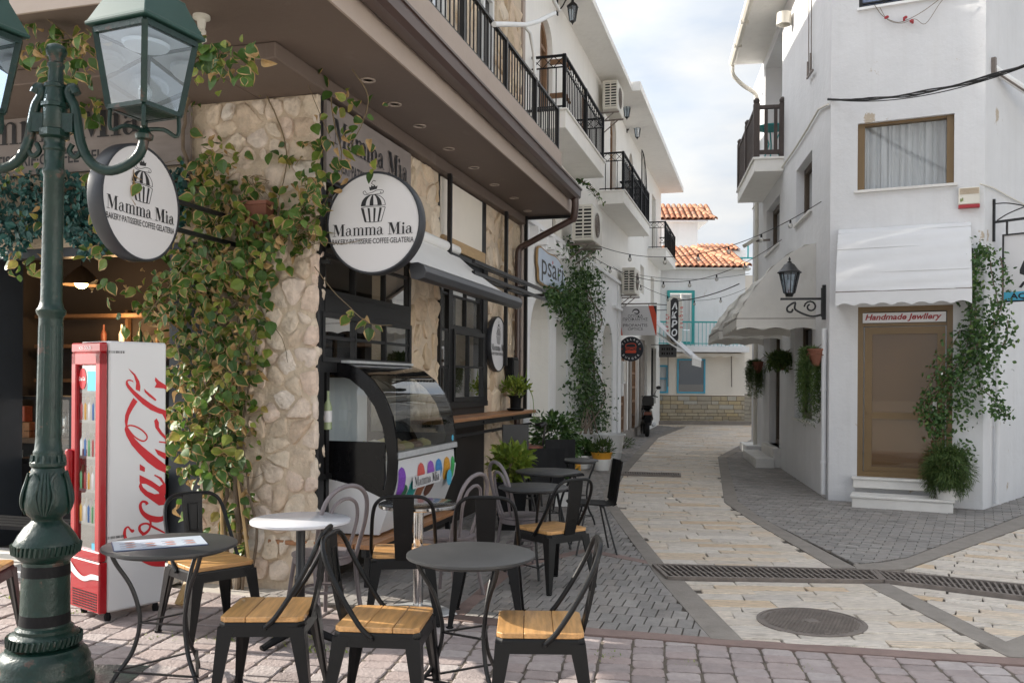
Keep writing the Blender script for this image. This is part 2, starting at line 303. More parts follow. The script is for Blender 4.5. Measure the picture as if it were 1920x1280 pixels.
MT = dict(
    plaster=pm('white_lime_plaster', (.84, .84, .84), .8, .05, 1.6, .35, 8, stain=((.52, .46, .38), 1.6, .70, .12, (1.4, 1.4, .6)), streak=.16),
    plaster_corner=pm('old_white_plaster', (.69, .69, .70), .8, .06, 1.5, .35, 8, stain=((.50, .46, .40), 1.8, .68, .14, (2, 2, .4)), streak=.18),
    plaster_warm=pm('warm_white_plaster', (.85, .83, .79), .8, .04, 1.0, .2, 10, stain=((.58, .52, .44), 1.1, .69, .2, (2, 2, .25)), streak=.16),
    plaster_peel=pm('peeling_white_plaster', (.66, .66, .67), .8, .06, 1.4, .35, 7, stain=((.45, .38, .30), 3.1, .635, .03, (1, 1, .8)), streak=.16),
    cream_wall=pm('cream_plaster', (.80, .74, .65), .8, .05, 1.5, .15, 12),
    canopy=pm('brown_grey_render', (.15, .112, .092), .7, .06, 1.2, .1, 14, stain=((.2, .165, .145), 1.2, .6, .25, (3, 3, .2))),
    fascia=pm('taupe_painted_concrete', (.40, .325, .275), .65, .06, 1.4, .12, 12, stain=((.35, .30, .27), 2.0, .66, .2, (6, 6, .12))),
    gutter=pm('dark_brown_metal', (.062, .036, .03), .32, .1, 5, metal=0, spec=.6),
    mortar=pm('beige_mortar', (.62, .51, .39), .95, .12, 6, .8, 30),
    stone=pm('rubble_stone', (.5, .4, .3), .92, .2, 13, 1, 16, ramp=[(0, (.64, .50, .38)), (.3, (.73, .62, .49)), (.6, (.69, .59, .49)), (.85, (.70, .54, .44)), (1, (.66, .62, .56))], rnd=.08, stain=((.40, .31, .23), 9, .56, .2, (1, 1, 1))),
    stone2=pm('smooth_rubble_stone', (.5, .4, .3), .9, .14, 7, .8, 18, ramp=[(0, (.56, .42, .28)), (.4, (.69, .57, .42)), (.75, (.62, .48, .35)), (1, (.69, .60, .48))], rnd=.06, stain=((.34, .25, .17), 7, .55, .2, (1, 1, .6))),
    black=pm('black_painted_steel', (.009, .009, .010), .42, .2, 9, .05, 60),
    blackm=pm('matt_black_steel', (.010, .010, .011), .55, .2, 9, .05, 60, spec=.15),
    chairm=pm('black_lacquered_sheet_steel', (.006, .006, .0065), .36, .3, 5, .06, 25, spec=.28, stain=((.035, .032, .028), 14, .66, .1, (1, 1, 1))),
    wood=pm('varnished_oak_planks', (.50, .27, .10), .4, .35, 5, .1, 30, rnd=.16, stretch=(1, 9, 9), coat=.25),
    wood2=pm('oiled_bar_wood', (.36, .17, .075), .45, .3, 5, .2, 25, rnd=.15, stretch=(1, 9, 9)),
    wood_old=pm('weathered_dark_wood', (.085, .065, .055), .8, .3, 5, .4, 30, stretch=(6, 6, 1)),
    cane=pm('bamboo_cane', (.5, .33, .15), .5, .15, 12),
    tabletop=pm('dark_grey_tabletop', (.035, .036, .038), .42, .15, 4, .03, 80),
    marble=pm('white_marble', (.58, .58, .61), .18, .07, 5, stain=((.5, .5, .54), 2.6, .6, .2, (1, 3, 1))),
    marble_step=pm('worn_marble', (.68, .66, .63), .5, .12, 3, .1, 20),
    chrome=pm('polished_steel', (.7, .7, .7), .12, 0, metal=1),
    brushed=pm('brushed_steel', (.62, .63, .64), .38, .1, 20, metal=.45),
    mauve=pm('mauve_painted_bentwood', (.17, .145, .15), .42, .1, 8),
    green=pm('green_cast_iron', (.006, .024, .018), .33, .35, 9, .25, 26, spec=.4, stain=((.07, .042, .03), 9, .60, .05, (1, 1, 1)), coat=.08),
    green_roof=pm('green_sheet_metal', (.016, .055, .045), .5, .12, 4),
    lamp_glass=glass('lantern_glass', (.74, .82, .90), .12, .02, .03, (.45, .55, .68)),  # blue tint and body colour imitate sky reflected in the panes
    cooler_glass=glass('cooler_door_glass', (.6, .65, .66), .32, .015),
    glass=glass('window_glass', (.85, .9, .9), .10, .01),
    freezer_glass=glass('freezer_glass', (.85, .9, .92), .26, .01),
    glass_clear=glass('clear_glass', (.95, .97, .97), .06, .005),
    glass_dark=glass('dark_window_glass', (.25, .26, .27), .07, .02, .75, (.012, .012, .014)),
    glass_brown=glass('tinted_door_glass', (.4, .3, .2), .045, .015, .93, (.125, .070, .030)),
    white_paint=pm('white_paint', (.78, .78, .77), .45, .03, 3),
    sign_white=pm('white_sign_face', (.66, .645, .65), .4, .015, 2),
    ink=pm('black_ink', (.015, .014, .016), .5, 0),
    ink_red=pm('red_ink', (.55, .012, .02), .45, .04, 8),
    ink_dark_red=pm('dark_red_ink', (.30, .015, .02), .5, 0),
    ink_white=pm('white_ink', (.75, .75, .75), .5, 0),
    navy_rim=pm('dark_blue_grey_rim', (.028, .03, .036), .4, .1, 5),
    red=pm('red_cooler_shell', (.36, .008, .014), .22, .08, 5, coat=.4),
    cooler_white=pm('white_cooler_side', (.66, .66, .67), .3, .02, 3, stain=((.6, .6, .58), 3, .72, .2, (1, 1, 1))),
    awning=pm('white_awning_cloth', (.72, .72, .73), .85, .04, 2, .15, 6, translucent=.12),
    awning_old=pm('dirty_white_awning_cloth', (.70, .675, .63), .85, .07, 3, .3, 5, stain=((.42, .38, .33), 1.6, .58, .3, (1, 1, .5)), translucent=.15),
    awning_grey=pm('pale_grey_awning_cloth', (.76, .75, .73), .8, .03, 4, .05, 60),
    awning_bar=pm('anthracite_awning_bar', (.04, .042, .048), .35, .05, 4),
    soil=pm('soil', (.05, .035, .025), .95, .3, 20, .5, 40),
    terracotta=pm('terracotta', (.20, .075, .045), .75, .15, 9, .1, 30),
    tile=pm('clay_roof_tile', (.5, .2, .1), .8, .2, 14, .2, 30, ramp=[(0, (.33, .12, .06)), (.35, (.46, .19, .10)), (.7, (.52, .26, .15)), (.9, (.36, .17, .11)), (1, (.56, .37, .23))], objrnd=.2, stain=((.22, .15, .10), 7, .56, .2, (1, 1, 1))),
    ashlar=pm('tan_ashlar', (.4, .33, .22), .85, .12, 10, .25, 30, ramp=[(0, (.44, .36, .24)), (.3, (.50, .43, .31)), (.55, (.38, .34, .27)), (.8, (.48, .38, .22)), (1, (.40, .39, .35))], rnd=.12),
    curtain=pm('white_net_curtain', (.62, .62, .61), .9, .14, 3, .4, 6, stretch=(5, 5, .4)),
    bronze=pm('bronze_anodised_aluminium', (.17, .105, .042), .42, .06, 5, spec=.5),
    bronze_dark=pm('dark_bronze_frame', (.075, .05, .03), .45, .1, 6),
    turq=pm('turquoise_paint', (.04, .36, .36), .5, .08, 6),
    blue=pm('sky_blue_paint', (.075, .40, .58), .5, .06, 6),
    ac=pm('cream_plastic', (.66, .63, .56), .5, .04, 4),
    wood_rail=pm('brown_grey_timber', (.075, .058, .052), .7, .25, 6, .3, 30, stretch=(5, 5, 1)),
    wood_door=pm('brown_timber_door', (.22, .115, .055), .55, .25, 5, .1, 30, stretch=(6, 6, 1)),
    concrete=pm('dark_concrete', (.25, .222, .195), .9, .2, 6, .4, 45, stain=((.14, .13, .12), 3, .6, .2, (1, 1, 1))),
    mortar_grey=pm('dark_joint_sand', (.15, .125, .10), .95, .25, 12, .6, 60),
    joint_light=pm('grey_joint_mortar', (.10, .085, .07), .95, .2, 9, .5, 60),
    paver=pm('grey_clay_paver', (.17, .165, .16), .85, .16, 11, .35, 50, ramp=[(0, (.235, .22, .205)), (.5, (.275, .255, .24)), (.8, (.255, .23, .21)), (1, (.30, .28, .26))], rnd=.05, stain=((.13, .12, .112), 2.3, .52, .3, (1, 1, 1))),
    sett=pm('pink_grey_sett', (.3, .24, .22), .85, .16, 14, .45, 40, ramp=[(0, (.29, .24, .23)), (.4, (.35, .30, .29)), (.7, (.325, .26, .245)), (1, (.38, .34, .33))], rnd=.06, stain=((.17, .14, .13), 2.2, .6, .25, (1, 1, 1))),
    sett_edge=pm('reddish_edge_strip', (.235, .165, .145), .9, .15, 8, .3, 40),
    flag=pm('riven_limestone_flag', (.5, .45, .38), .8, .30, 11, 1, 12, ramp=[(0, (.70, .61, .51)), (.3, (.76, .68, .59)), (.52, (.65, .58, .51)), (.68, (.73, .61, .48)), (.8, (.66, .50, .34)), (.9, (.74, .67, .59)), (1, (.58, .52, .46))], rnd=.07, stretch=(1, 6, 1), stain=((.30, .25, .22), 6.0, .56, .14, (.7, 7, 1))),
    iron=pm('worn_cast_iron', (.20, .17, .15), .6, .25, 9, .2, 60, metal=.3),
    recess_shade=pm('painted_recess_shade', (.01, .01, .01), .9, 0),  # near-black colour standing in for shade inside pits and vents
    ground=pm('pale_square_paving', (.42, .39, .35), .95, .15, 2, .2, 20),
    leaf=pm('ivy_leaf_green', (.055, .105, .022), .48, .25, 30, ramp=[(0, (.032, .08, .014)), (.45, (.070, .145, .024)), (.75, (.12, .20, .034)), (.92, (.24, .28, .045)), (1, (.34, .27, .07))], translucent=.3),
    leaf_dry=pm('dry_leaf_edge', (.44, .29, .13), .6, .2, 30, translucent=.25),
    leaf_teal=pm('bluish_artificial_leaf', (.02, .085, .07), .5, .2, 30, ramp=[(0, (.012, .055, .05)), (.5, (.02, .09, .08)), (1, (.05, .15, .13))], translucent=.15),
    leaf_dark=pm('glossy_dark_leaf', (.03, .07, .02), .4, .2, 30, ramp=[(0, (.022, .06, .012)), (.5, (.045, .11, .022)), (.85, (.08, .155, .035)), (1, (.13, .20, .05))], translucent=.25),
    leaf_light=pm('fresh_light_leaf', (.14, .2, .03), .5, .2, 30, ramp=[(0, (.13, .21, .03)), (.6, (.23, .31, .045)), (1, (.36, .40, .07))], translucent=.35),
    leaf_fern=pm('olive_fine_leaf', (.05, .08, .02), .6, .2, 30, ramp=[(0, (.032, .07, .012)), (.6, (.065, .115, .022)), (1, (.12, .165, .04))], translucent=.25),
    bark=pm('vine_bark', (.16, .12, .085), .85, .2, 12, .4, 40),
    twig=pm('thin_twig', (.17, .125, .07), .8, .2, 20),
    cable=pm('black_cable', (.012, .012, .012), .6, 0),
    lit=emis('warm_lamp_glow', (1, .62, .25), 6),
    bulbg=glass('bulb_glass', (.9, .9, .88), .12, .02, .35, (.7, .68, .62)),
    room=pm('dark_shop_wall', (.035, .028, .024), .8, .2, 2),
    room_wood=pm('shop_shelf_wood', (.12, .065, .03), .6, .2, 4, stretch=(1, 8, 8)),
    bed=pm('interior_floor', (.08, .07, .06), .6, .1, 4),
    yellow=pm('yellow_paint', (.68, .32, .02), .5, .04, 5),
    navy=pm('navy_paint', (.02, .04, .12), .5, .04, 5),
    seat_red=pm('rust_brown_leather', (.20, .062, .035), .45, .15, 9, .1, 40),
    scoot=pm('black_scooter_plastic', (.006, .006, .007), .15, .1, 5, spec=.22),
    rubber=pm('tyre_rubber', (.018, .018, .018), .8, .1, 10),
    red_plastic=pm('red_plastic', (.35, .02, .03), .4, 0),
    orange=pm('orange_red_print', (.62, .07, .025), .5, .1, 3),
    gold=pm('gold_trim', (.35, .22, .1), .5, .1, 5),
)
# ------------------------------------------------------------------ ground
mb = MB(); ys = [-60, 10, 60, 500]; hs = [gz(min(y, 60)) - .06 for y in ys]
mb.loft([[Vector((x, y, h)) for x in (-250, 250)] for y, h in zip(ys, hs)], closed=False)
tag(build(mb, 'ground', MT['ground']), 'grey ground under the paving of the lane', kind='structure')

def clip(poly, c):                       # convex clip polygon c (ccw)
    o = poly
    for i in range(len(c)):
        a = c[i]; b = c[(i + 1) % len(c)]; inp = o; o = []
        if not inp: return []
        def side(p): return (b[0] - a[0]) * (p[1] - a[1]) - (b[1] - a[1]) * (p[0] - a[0])
        for j in range(len(inp)):
            p = inp[j]; q = inp[j - 1]; sp = side(p); sq = side(q)
            if (sp >= 0) != (sq >= 0):
                t = sq / (sq - sp); o.append((q[0] + (p[0] - q[0]) * t, q[1] + (p[1] - q[1]) * t))
            if sp >= 0: o.append(p)
    return o
def area(p): return sum(p[i - 1][0] * p[i][1] - p[i][0] * p[i - 1][1] for i in range(len(p))) / 2
def dedupe(p, e=.004):
    o = []
    for q in p:
        if not o or math.hypot(q[0] - o[-1][0], q[1] - o[-1][1]) > e: o.append(q)
    if len(o) > 1 and math.hypot(o[0][0] - o[-1][0], o[0][1] - o[-1][1]) < e: o.pop()
    return o
def inpoly(x, y, p):
    c = False
    for i in range(len(p)):
        a = p[i]; b = p[i - 1]
        if (a[1] > y) != (b[1] > y) and x < (b[0] - a[0]) * (y - a[1]) / (b[1] - a[1]) + a[0]: c = not c
    return c
def slab(mb, poly, z0, z1, m=0):         # flat sheet following the ground's slope
    for part in (clip(poly, [(-900, -900), (900, -900), (900, 10), (-900, 10)]), clip(poly, [(-900, 10), (900, 10), (900, 900), (-900, 900)])):
        part = dedupe(part, .002)
        if len(part) > 2:
            n = len(part); mb.add([(x, y, gz(y) + z0) for x, y in part] + [(x, y, gz(y) + z1) for x, y in part],
                                  [tuple(range(n, 2 * n))] + [(i, (i + 1) % n, n + (i + 1) % n, n + i) for i in range(n)], m)
def px2(*pts): return [GS(x, y).xy.to_tuple() for x, y in pts]
def piece(mb, poly, inset, dz, tilt=0.004):
    n = len(poly); cx = sum(p[0] for p in poly) / n; cy = sum(p[1] for p in poly) / n
    tx, ty = random.uniform(-tilt, tilt), random.uniform(-tilt, tilt)
    def ring(sc_in, z):
        o = []
        for x, y in poly:
            d = math.hypot(x - cx, y - cy) or 1; k = max(0, 1 - sc_in / d)
            xx = cx + (x - cx) * k; yy = cy + (y - cy) * k
            o.append((xx, yy, gz(yy) + z + (xx - cx) * tx + (yy - cy) * ty))
        return o
    mb.loft([ring(0, -.03), ring(0, dz - inset * .45), ring(inset, dz)], cap=False)
    mb.f.append(tuple(range(len(mb.v) - n, len(mb.v)))); mb.m.append(0); mb.r.append(mb.r[-1]); mb.sm.append(False)
def pave(rootname, label, poly, ang, du, dv, joint, mat, bedmat, name, jx=None, corner=.0, jit=.0, inset=.006, lenvar=0, org=(0, 0), bond=.5, limit=300, hv=.003, dvvar=0, bedz=-.014):
    if area(poly) < 0: poly = poly[::-1]
    mb = MB(); slab(mb, poly, -.05, bedz); root = build(mb, rootname, bedmat); tag(root, label, kind='structure')
    ca, sa = math.cos(ang), math.sin(ang)
    loc = [((x - org[0]) * ca + (y - org[1]) * sa, -(x - org[0]) * sa + (y - org[1]) * ca) for x, y in poly]
    x0, x1 = min(p[0] for p in loc), max(p[0] for p in loc); y0, y1 = min(p[1] for p in loc), max(p[1] for p in loc)
    res = []; j2 = joint / 2; jx = joint / 2 if jx is None else jx / 2; y = y0 - random.random() * .02; row = 0
    while y < y1:
        h = dv * (1 + random.uniform(-dvvar, dvvar)); x = x0 - du * (bond * (row % 2) if not lenvar else random.random())
        while x < x1:
            l = du * (1 + random.uniform(-lenvar, lenvar)); c = corner
            q = [(x + jx + c, y + j2), (x + l - jx - c, y + j2), (x + l - jx, y + j2 + c), (x + l - jx, y + h - j2 - c), (x + l - jx - c, y + h - j2), (x + jx + c, y + h - j2), (x + jx, y + h - j2 - c), (x + jx, y + j2 + c)] if c else \
                [(x + jx, y + j2), (x + l - jx, y + j2), (x + l - jx, y + h - j2), (x + jx, y + h - j2)]
            if jit: q = [(a + random.uniform(-jit, jit), b + random.uniform(-jit, jit)) for a, b in q]
            p = dedupe(clip(loc, q), .006)
            if len(p) > 2 and abs(area(p)) > .12 * l * h:
                res.append([(a * ca - b * sa + org[0], a * sa + b * ca + org[1]) for a, b in p])
            x += l
        y += h; row += 1
    def vis(p):
        cx = sum(a[0] for a in p) / len(p); cy = sum(a[1] for a in p) / len(p)
        inside = cy > 1 and abs(cx / cy) < .6 and -H / cy > -(1285 - PY) / F
        return (0 if inside else 1, math.hypot(cx, cy))
    res.sort(key=vis); rest = MB()
    for i, p in enumerate(res):
        dz = random.uniform(-hv, hv)
        if i < limit:
            m1 = MB(); piece(m1, p, inset, dz); build(m1, name, mat, root, fix=False)
        else: piece(rest, p, inset, dz)
    if rest.v: tag(build(rest, name + '_field', mat, root, fix=False), kind='stuff')
    return root
wall_base = [FA.at(s, -.02).xy.to_tuple() for s in (0.0, 6, 12, 18, 23.5)]
pave('foreground_pavement', 'pink grey sett pavement in front of the tables', px2((-420, 1082), (140, 1078), (470, 1118), (700, 1150), (848, 1163), (1100, 1190), (1390, 1212), (1890, 1246), (2150, 1262), (2150, 1700), (-420, 1700)),
     rad(81), .14, .19, .014, MT['sett'], MT['mortar_grey'], 'sett', jx=.006, corner=.016, jit=.006, inset=.009, lenvar=.14, dvvar=.06, hv=.005, bedz=-.010)
mb = MB(); slab(mb, px2((700, 1137), (848, 1151), (1100, 1176), (1390, 1199), (1890, 1232), (2150, 1248), (2150, 1260), (1890, 1244), (1390, 1211), (1100, 1188), (848, 1162), (700, 1148)), -.05, .002)
st = [G(x, y).xy for x, y in ((846, 1160), (962, 1062), (1100, 1031), (1236, 1058))]
for p, q in zip(st, st[1:]):
    d_ = (q - p).normalized() * .055; n_ = Vector((-d_.y, d_.x)); slab(mb, [tuple(p - n_), tuple(q - n_), tuple(q + n_), tuple(p + n_)], -.05, .003)
tag(build(mb, 'kerb_strip', MT['sett_edge']), 'reddish edge strip between the pink setts and the lane', kind='structure')
LB_out = ((1333, 1197), (1237, 1087), (1217, 1059), (1136, 948), (1131, 924), (1150, 892), (1195, 845), (1218, 820), (1270, 801))
LB_in = ((1394, 1201), (1283, 1089), (1249, 1061), (1153, 943), (1152, 924), (1169, 892), (1211, 845), (1235, 820), (1283, 801))
RB_in = ((1412, 808), (1412, 822), (1346, 856), (1348, 871), (1358, 941), (1399, 969), (1563, 1065))
RB_out = ((1420, 808), (1420, 826), (1362, 858), (1366, 876), (1384, 940), (1420, 966), (1606, 1065))
pave('left_pavement', 'grey paver footway along the cafe and shops', wall_base[:1] + px2((470, 1116), (700, 1136), (848, 1150), (1100, 1175), (1333, 1196)) + px2(*LB_out[1:]) + wall_base[::-1],
     rad(-15.9), .105, .21, .005, MT['paver'], MT['mortar_grey'], 'paver', jx=.009, inset=.004, hv=.0025, jit=.002)
mb = MB(); slab(mb, px2(*LB_out[:2]) + px2(*LB_in[:2])[::-1], -.05, .004); slab(mb, px2(*LB_out[2:]) + px2(*LB_in[2:])[::-1], -.05, .004); slab(mb, px2(*LB_out[1:3]) + px2((1232, 1061), (1254, 1087)), -.05, .004)
tag(build(mb, 'left_road_edge', MT['concrete']), 'dark concrete edging on the cafe side of the lane', kind='structure')
mb = MB(); slab(mb, px2(*RB_in) + px2(*RB_out)[::-1], -.05, .004); slab(mb, px2((1619, 1094), (1667, 1094), (1886, 1203), (1920, 1190), (1960, 1215), (2000, 1238), (1890, 1231)), -.05, .004)
slab(mb, px2((1606, 1066), (1634, 1068), (1696, 1067), (1920, 988), (2000, 960), (2000, 940), (1920, 965), (1700, 1046), (1650, 1055), (1600, 1058)), -.05, .003)
tag(build(mb, 'right_road_edge', MT['concrete']), 'dark concrete edging on the jewellery shop side of the lane', kind='structure')
pave('stone_lane', 'pale limestone flag lane running up between the houses', px2(*LB_in[2:]) + px2((1287, 797), (1412, 797)) + px2(*RB_in), rad(-3), .55, .15, .010, MT['flag'], MT['joint_light'], 'flagstone', jit=.010, inset=.007, lenvar=.45, dvvar=.3, hv=.004)
pave('stone_lane', 'pale limestone flags around the manhole in front of the drain', px2(LB_in[1], LB_in[0], (1890, 1231), (1619, 1094)), rad(-3), .5, .16, .010, MT['flag'], MT['joint_light'], 'flagstone', jit=.010, inset=.007, lenvar=.45, dvvar=.25, hv=.004)
g0 = G(1634, 1074); g1 = G(1920, 1101); a3 = math.atan2(g1.y - g0.y, g1.x - g0.x)
pave('side_lane', 'pale limestone flags of the side lane above the drain', px2((1696, 1068), (1920, 989), (2060, 940), (2060, 1113), (1920, 1099)), a3, .5, .15, .010, MT['flag'], MT['joint_light'], 'flagstone', jit=.010, inset=.007, lenvar=.4, dvvar=.25, hv=.004)
pave('side_lane', 'pale limestone flags of the side lane below the drain', px2((1668, 1094), (1920, 1126), (2060, 1143), (2060, 1180), (1886, 1202)), a3, .5, .15, .010, MT['flag'], MT['joint_light'], 'flagstone', jit=.010, inset=.007, lenvar=.4, dvvar=.25, hv=.004)
bw = [FB.at(9.0, .0).xy.to_tuple(), FB.at(0, 0).xy.to_tuple(), FC.at(1.85, 0).xy.to_tuple(), FD.at(6, 0).xy.to_tuple()]
pave('right_pavement', 'dark grey paver footway round the white corner house', px2((1606, 1057), *RB_out[::-1][1:]) + bw + px2((2000, 938), (1920, 963), (1700, 1044)), rad(-28), .2, .1, .007, MT['paver'], MT['mortar_grey'], 'paver', inset=.004, hv=.0025)
fy0 = 30.2
mb = MB(); slab(mb, px2((1180, 797.5), (1480, 797.5)) + [(14, fy0 + .3), (2, fy0 + .3)], -.05, .003)
tag(build(mb, 'far_road', MT['flag']), 'pale stone road at the foot of the far house', kind='structure')

# drains and manhole
def grate(label, pts, nb, z=.008):
    a, b, c, d = [GS(*p) + Vector((0, 0, z)) for p in pts]     # a-b far edge, d-c near edge
    t = thing('drain_grate', label, 'drain', a)
    m = MB()
    for p, q in ((a, b), (d, c), (a, d), (b, c)): m.bar(p, q, .03, .04)
    build(m, 'grate_frame', MT['iron'], t, I4)
    m = MB(); k = Vector((0, 0, -.055)); m.poly([a + k, b + k, c + k, d + k]); build(m, 'drain_pit_shade', MT['recess_shade'], t, I4)  # the near-black sheet stands in for the shade down in the drain
    m = MB(); m.bar((a + d) / 2 - UP * .004, (b + c) / 2 - UP * .004, .012, .03); build(m, 'long_bar', MT['iron'], t, I4)
    for i in range(1, nb):
        f = i / nb; p = a.lerp(b, f); q = d.lerp(c, f); sk = (b - a) * (.35 / nb)
        m = MB(); m.bar(p - sk, q + sk, .017, .03); build(m, 'bar', MT['iron'], t, I4)
grate('long iron drain grate crossing the lane in front of the tables', ((1226, 1062), (1632, 1073), (1653, 1092), (1252, 1086)), 36)
grate('long iron drain grate crossing the side lane toward the picture edge', ((1640, 1073), (1960, 1105), (1960, 1128), (1660, 1092)), 26)
grate('short iron drain grate in the lane beside the yellow pot', ((1168, 886.5), (1275, 889.5), (1275, 894), (1166, 891.5)), 24)
mc = G(1521, 1165)
t = thing('manhole_cover', 'round rusty manhole cover set in the pale flags', 'manhole', mc)
m = MB(); m.lathe([(.355, -.03), (.355, .006), (.33, .009), (.33, .004), (0, .004)], 40); build(m, 'cover_plate', MT['iron'], t)
m = MB()
for i in range(-11, 12):
    for j in range(-11, 12):
        x, y = i * .027 + (j % 2) * .0135, j * .027
        if math.hypot(x, y) < .305 and math.hypot(x, y) > .06:
            m.box(x - .008, x + .008, y - .007, y + .007, .003, .010)
tag(build(m, 'tread_stud', MT['iron'], t), kind='stuff')
m = MB(); m.lathe([(.05, .003), (.05, .011), (0, .011)], 16); m.box(-.02, .02, -.32, -.29, .003, .012); build(m, 'lifting_boss', MT['iron'], t)
# weeds in the sett joints
m = MB()
for cx, cy, n, s in ((430, 1195, 60, .05), (512, 1178, 50, .04), (600, 1218, 60, .05), (565, 1195, 40, .04), (35, 1118, 60, .05), (760, 1210, 20, .03), (1130, 1228, 24, .03), (1195, 1196, 10, .02), (1610, 1210, 12, .02), (1500, 1250, 16, .02), (1300, 1240, 18, .02), (120, 1150, 30, .04), (300, 1195, 20, .03), (1010, 1215, 20, .03)):
    p = G(cx, cy)
    for i in range(n):
        b = p + Vector((random.gauss(0, .07), random.gauss(0, .05), 0)); a = random.random() * 6.28; l = random.uniform(.3, 1) * s
        d = Vector((math.cos(a), math.sin(a), random.uniform(.3, 1.2))).normalized(); sd_ = d.cross(UP).normalized() * l * .16
        m.add([b - sd_, b + sd_, b + d * l], [(0, 1, 2)])
tag(build(m, 'grass', MT['leaf_light'], fix=False), 'small green weeds in the joints of the setts', kind='stuff')
# ------------------------------------------------------------------ shared builders for buildings
def wall(mb, x0, x1, z0, z1, ops=(), y=0.0, depth=.25, back=False, m=0, nseg=12):
    """front face at local y (outward is -depth side given by sign of depth), openings (xa,xb,za,zb,arch)"""
    xs = sorted({x0, x1, *[o[0] for o in ops], *[o[1] for o in ops]}); zs = sorted({z0, z1, *[o[2] for o in ops], *[o[3] for o in ops]})
    yb = y + depth
    for i in range(len(xs) - 1):
        for j in range(len(zs) - 1):
            a, b, c, d = xs[i], xs[i + 1], zs[j], zs[j + 1]; mx_, mz = (a + b) / 2, (c + d) / 2
            if a >= x1 or b <= x0: continue
            if any(o[0] < mx_ < o[1] and o[2] < mz < o[3] for o in ops): continue
            mb.poly([(a, y, c), (b, y, c), (b, y, d), (a, y, d)], m, .5)
            if back: mb.poly([(a, yb, c), (b, yb, c), (b, yb, d), (a, yb, d)], m, .5)
    for o in ops:
        a, b, c, d = o[:4]; ar = len(o) > 4 and o[4]
        rz = (b - a) / 2 * (ar if ar else 1); sp = d - rz if ar else d
        mb.poly([(a, y, c), (a, yb, c), (a, yb, sp), (a, y, sp)], m, .5); mb.poly([(b, y, c), (b, yb, c), (b, yb, sp), (b, y, sp)], m, .5)
        mb.poly([(a, y, c), (b, y, c), (b, yb, c), (a, yb, c)], m, .5)
        if not ar: mb.poly([(a, y, d), (b, y, d), (b, yb, d), (a, yb, d)], m, .5)
        else:
            pts = arc((a + b) / 2, sp, (b - a) / 2, 180, 0, nseg, rz)
            for k in range(nseg):
                (xa, za), (xb, zb) = pts[k], pts[k + 1]
                mb.poly([(xa, y, za), (xb, y, zb), (xb, y, d), (xa, y, d)], m, .5)
                mb.poly([(xa, y, za), (xb, y, zb), (xb, yb, zb), (xa, yb, za)], m, .5)
            mb.poly([(a, y, sp), (a, y, d), (a, y + .0001, d)], m, .5)
def frame_rect(mb, x0, x1, z0, z1, w, y0, y1, m=0):
    mb.box(x0, x1, y0, y1, z0, z0 + w, m); mb.box(x0, x1, y0, y1, z1 - w, z1, m); mb.box(x0, x0 + w, y0, y1, z0 + w, z1 - w, m); mb.box(x1 - w, x1, y0, y1, z0 + w, z1 - w, m)
def voronoi(w, h, cw, ch, jit=.44, seed=1):
    rnd = random.Random(seed); nx, nz = max(1, round(w / cw)), max(1, round(h / ch)); cw, ch = w / nx, h / nz; S = {}; WT = {}
    for j in range(-2, nz + 2):
        for i in range(-2, nx + 2):
            S[i, j] = ((i + .5 + (.5 if j % 2 else 0) - .25 + rnd.uniform(-jit, jit)) * cw, (j + .5 + rnd.uniform(-jit, jit)) * ch); WT[i, j] = rnd.uniform(0, .30) * cw * cw
    res = []
    for (i, j), (x, z) in S.items():
        if not (-1 <= i <= nx and -1 <= j <= nz): continue
        p = [(0, 0), (w, 0), (w, h), (0, h)]
        for di in range(-2, 3):
            for dj in range(-2, 3):
                if (di or dj) and (i + di, j + dj) in S:
                    X, Z = S[i + di, j + dj]; dx, dz = X - x, Z - z; tt = .5 + max(-.25, min(.25, (WT[i, j] - WT[i + di, j + dj]) / (2 * (dx * dx + dz * dz)))); mx_, mz = x + dx * tt, z + dz * tt; o = []
                    for k in range(len(p)):
                        a, b = p[k - 1], p[k]; sa_ = (a[0] - mx_) * dx + (a[1] - mz) * dz; sb = (b[0] - mx_) * dx + (b[1] - mz) * dz
                        if (sa_ <= 0) != (sb <= 0):
                            t = sa_ / (sa_ - sb); o.append((a[0] + (b[0] - a[0]) * t, a[1] + (b[1] - a[1]) * t))
                        if sb <= 0: o.append(b)
                    p = o
                    if len(p) < 3: break
            if len(p) < 3: break
        p = dedupe(p, .012)
        if len(p) > 2 and abs(area(p)) > .18 * cw * ch: res.append(p if area(p) > 0 else p[::-1])
    return res
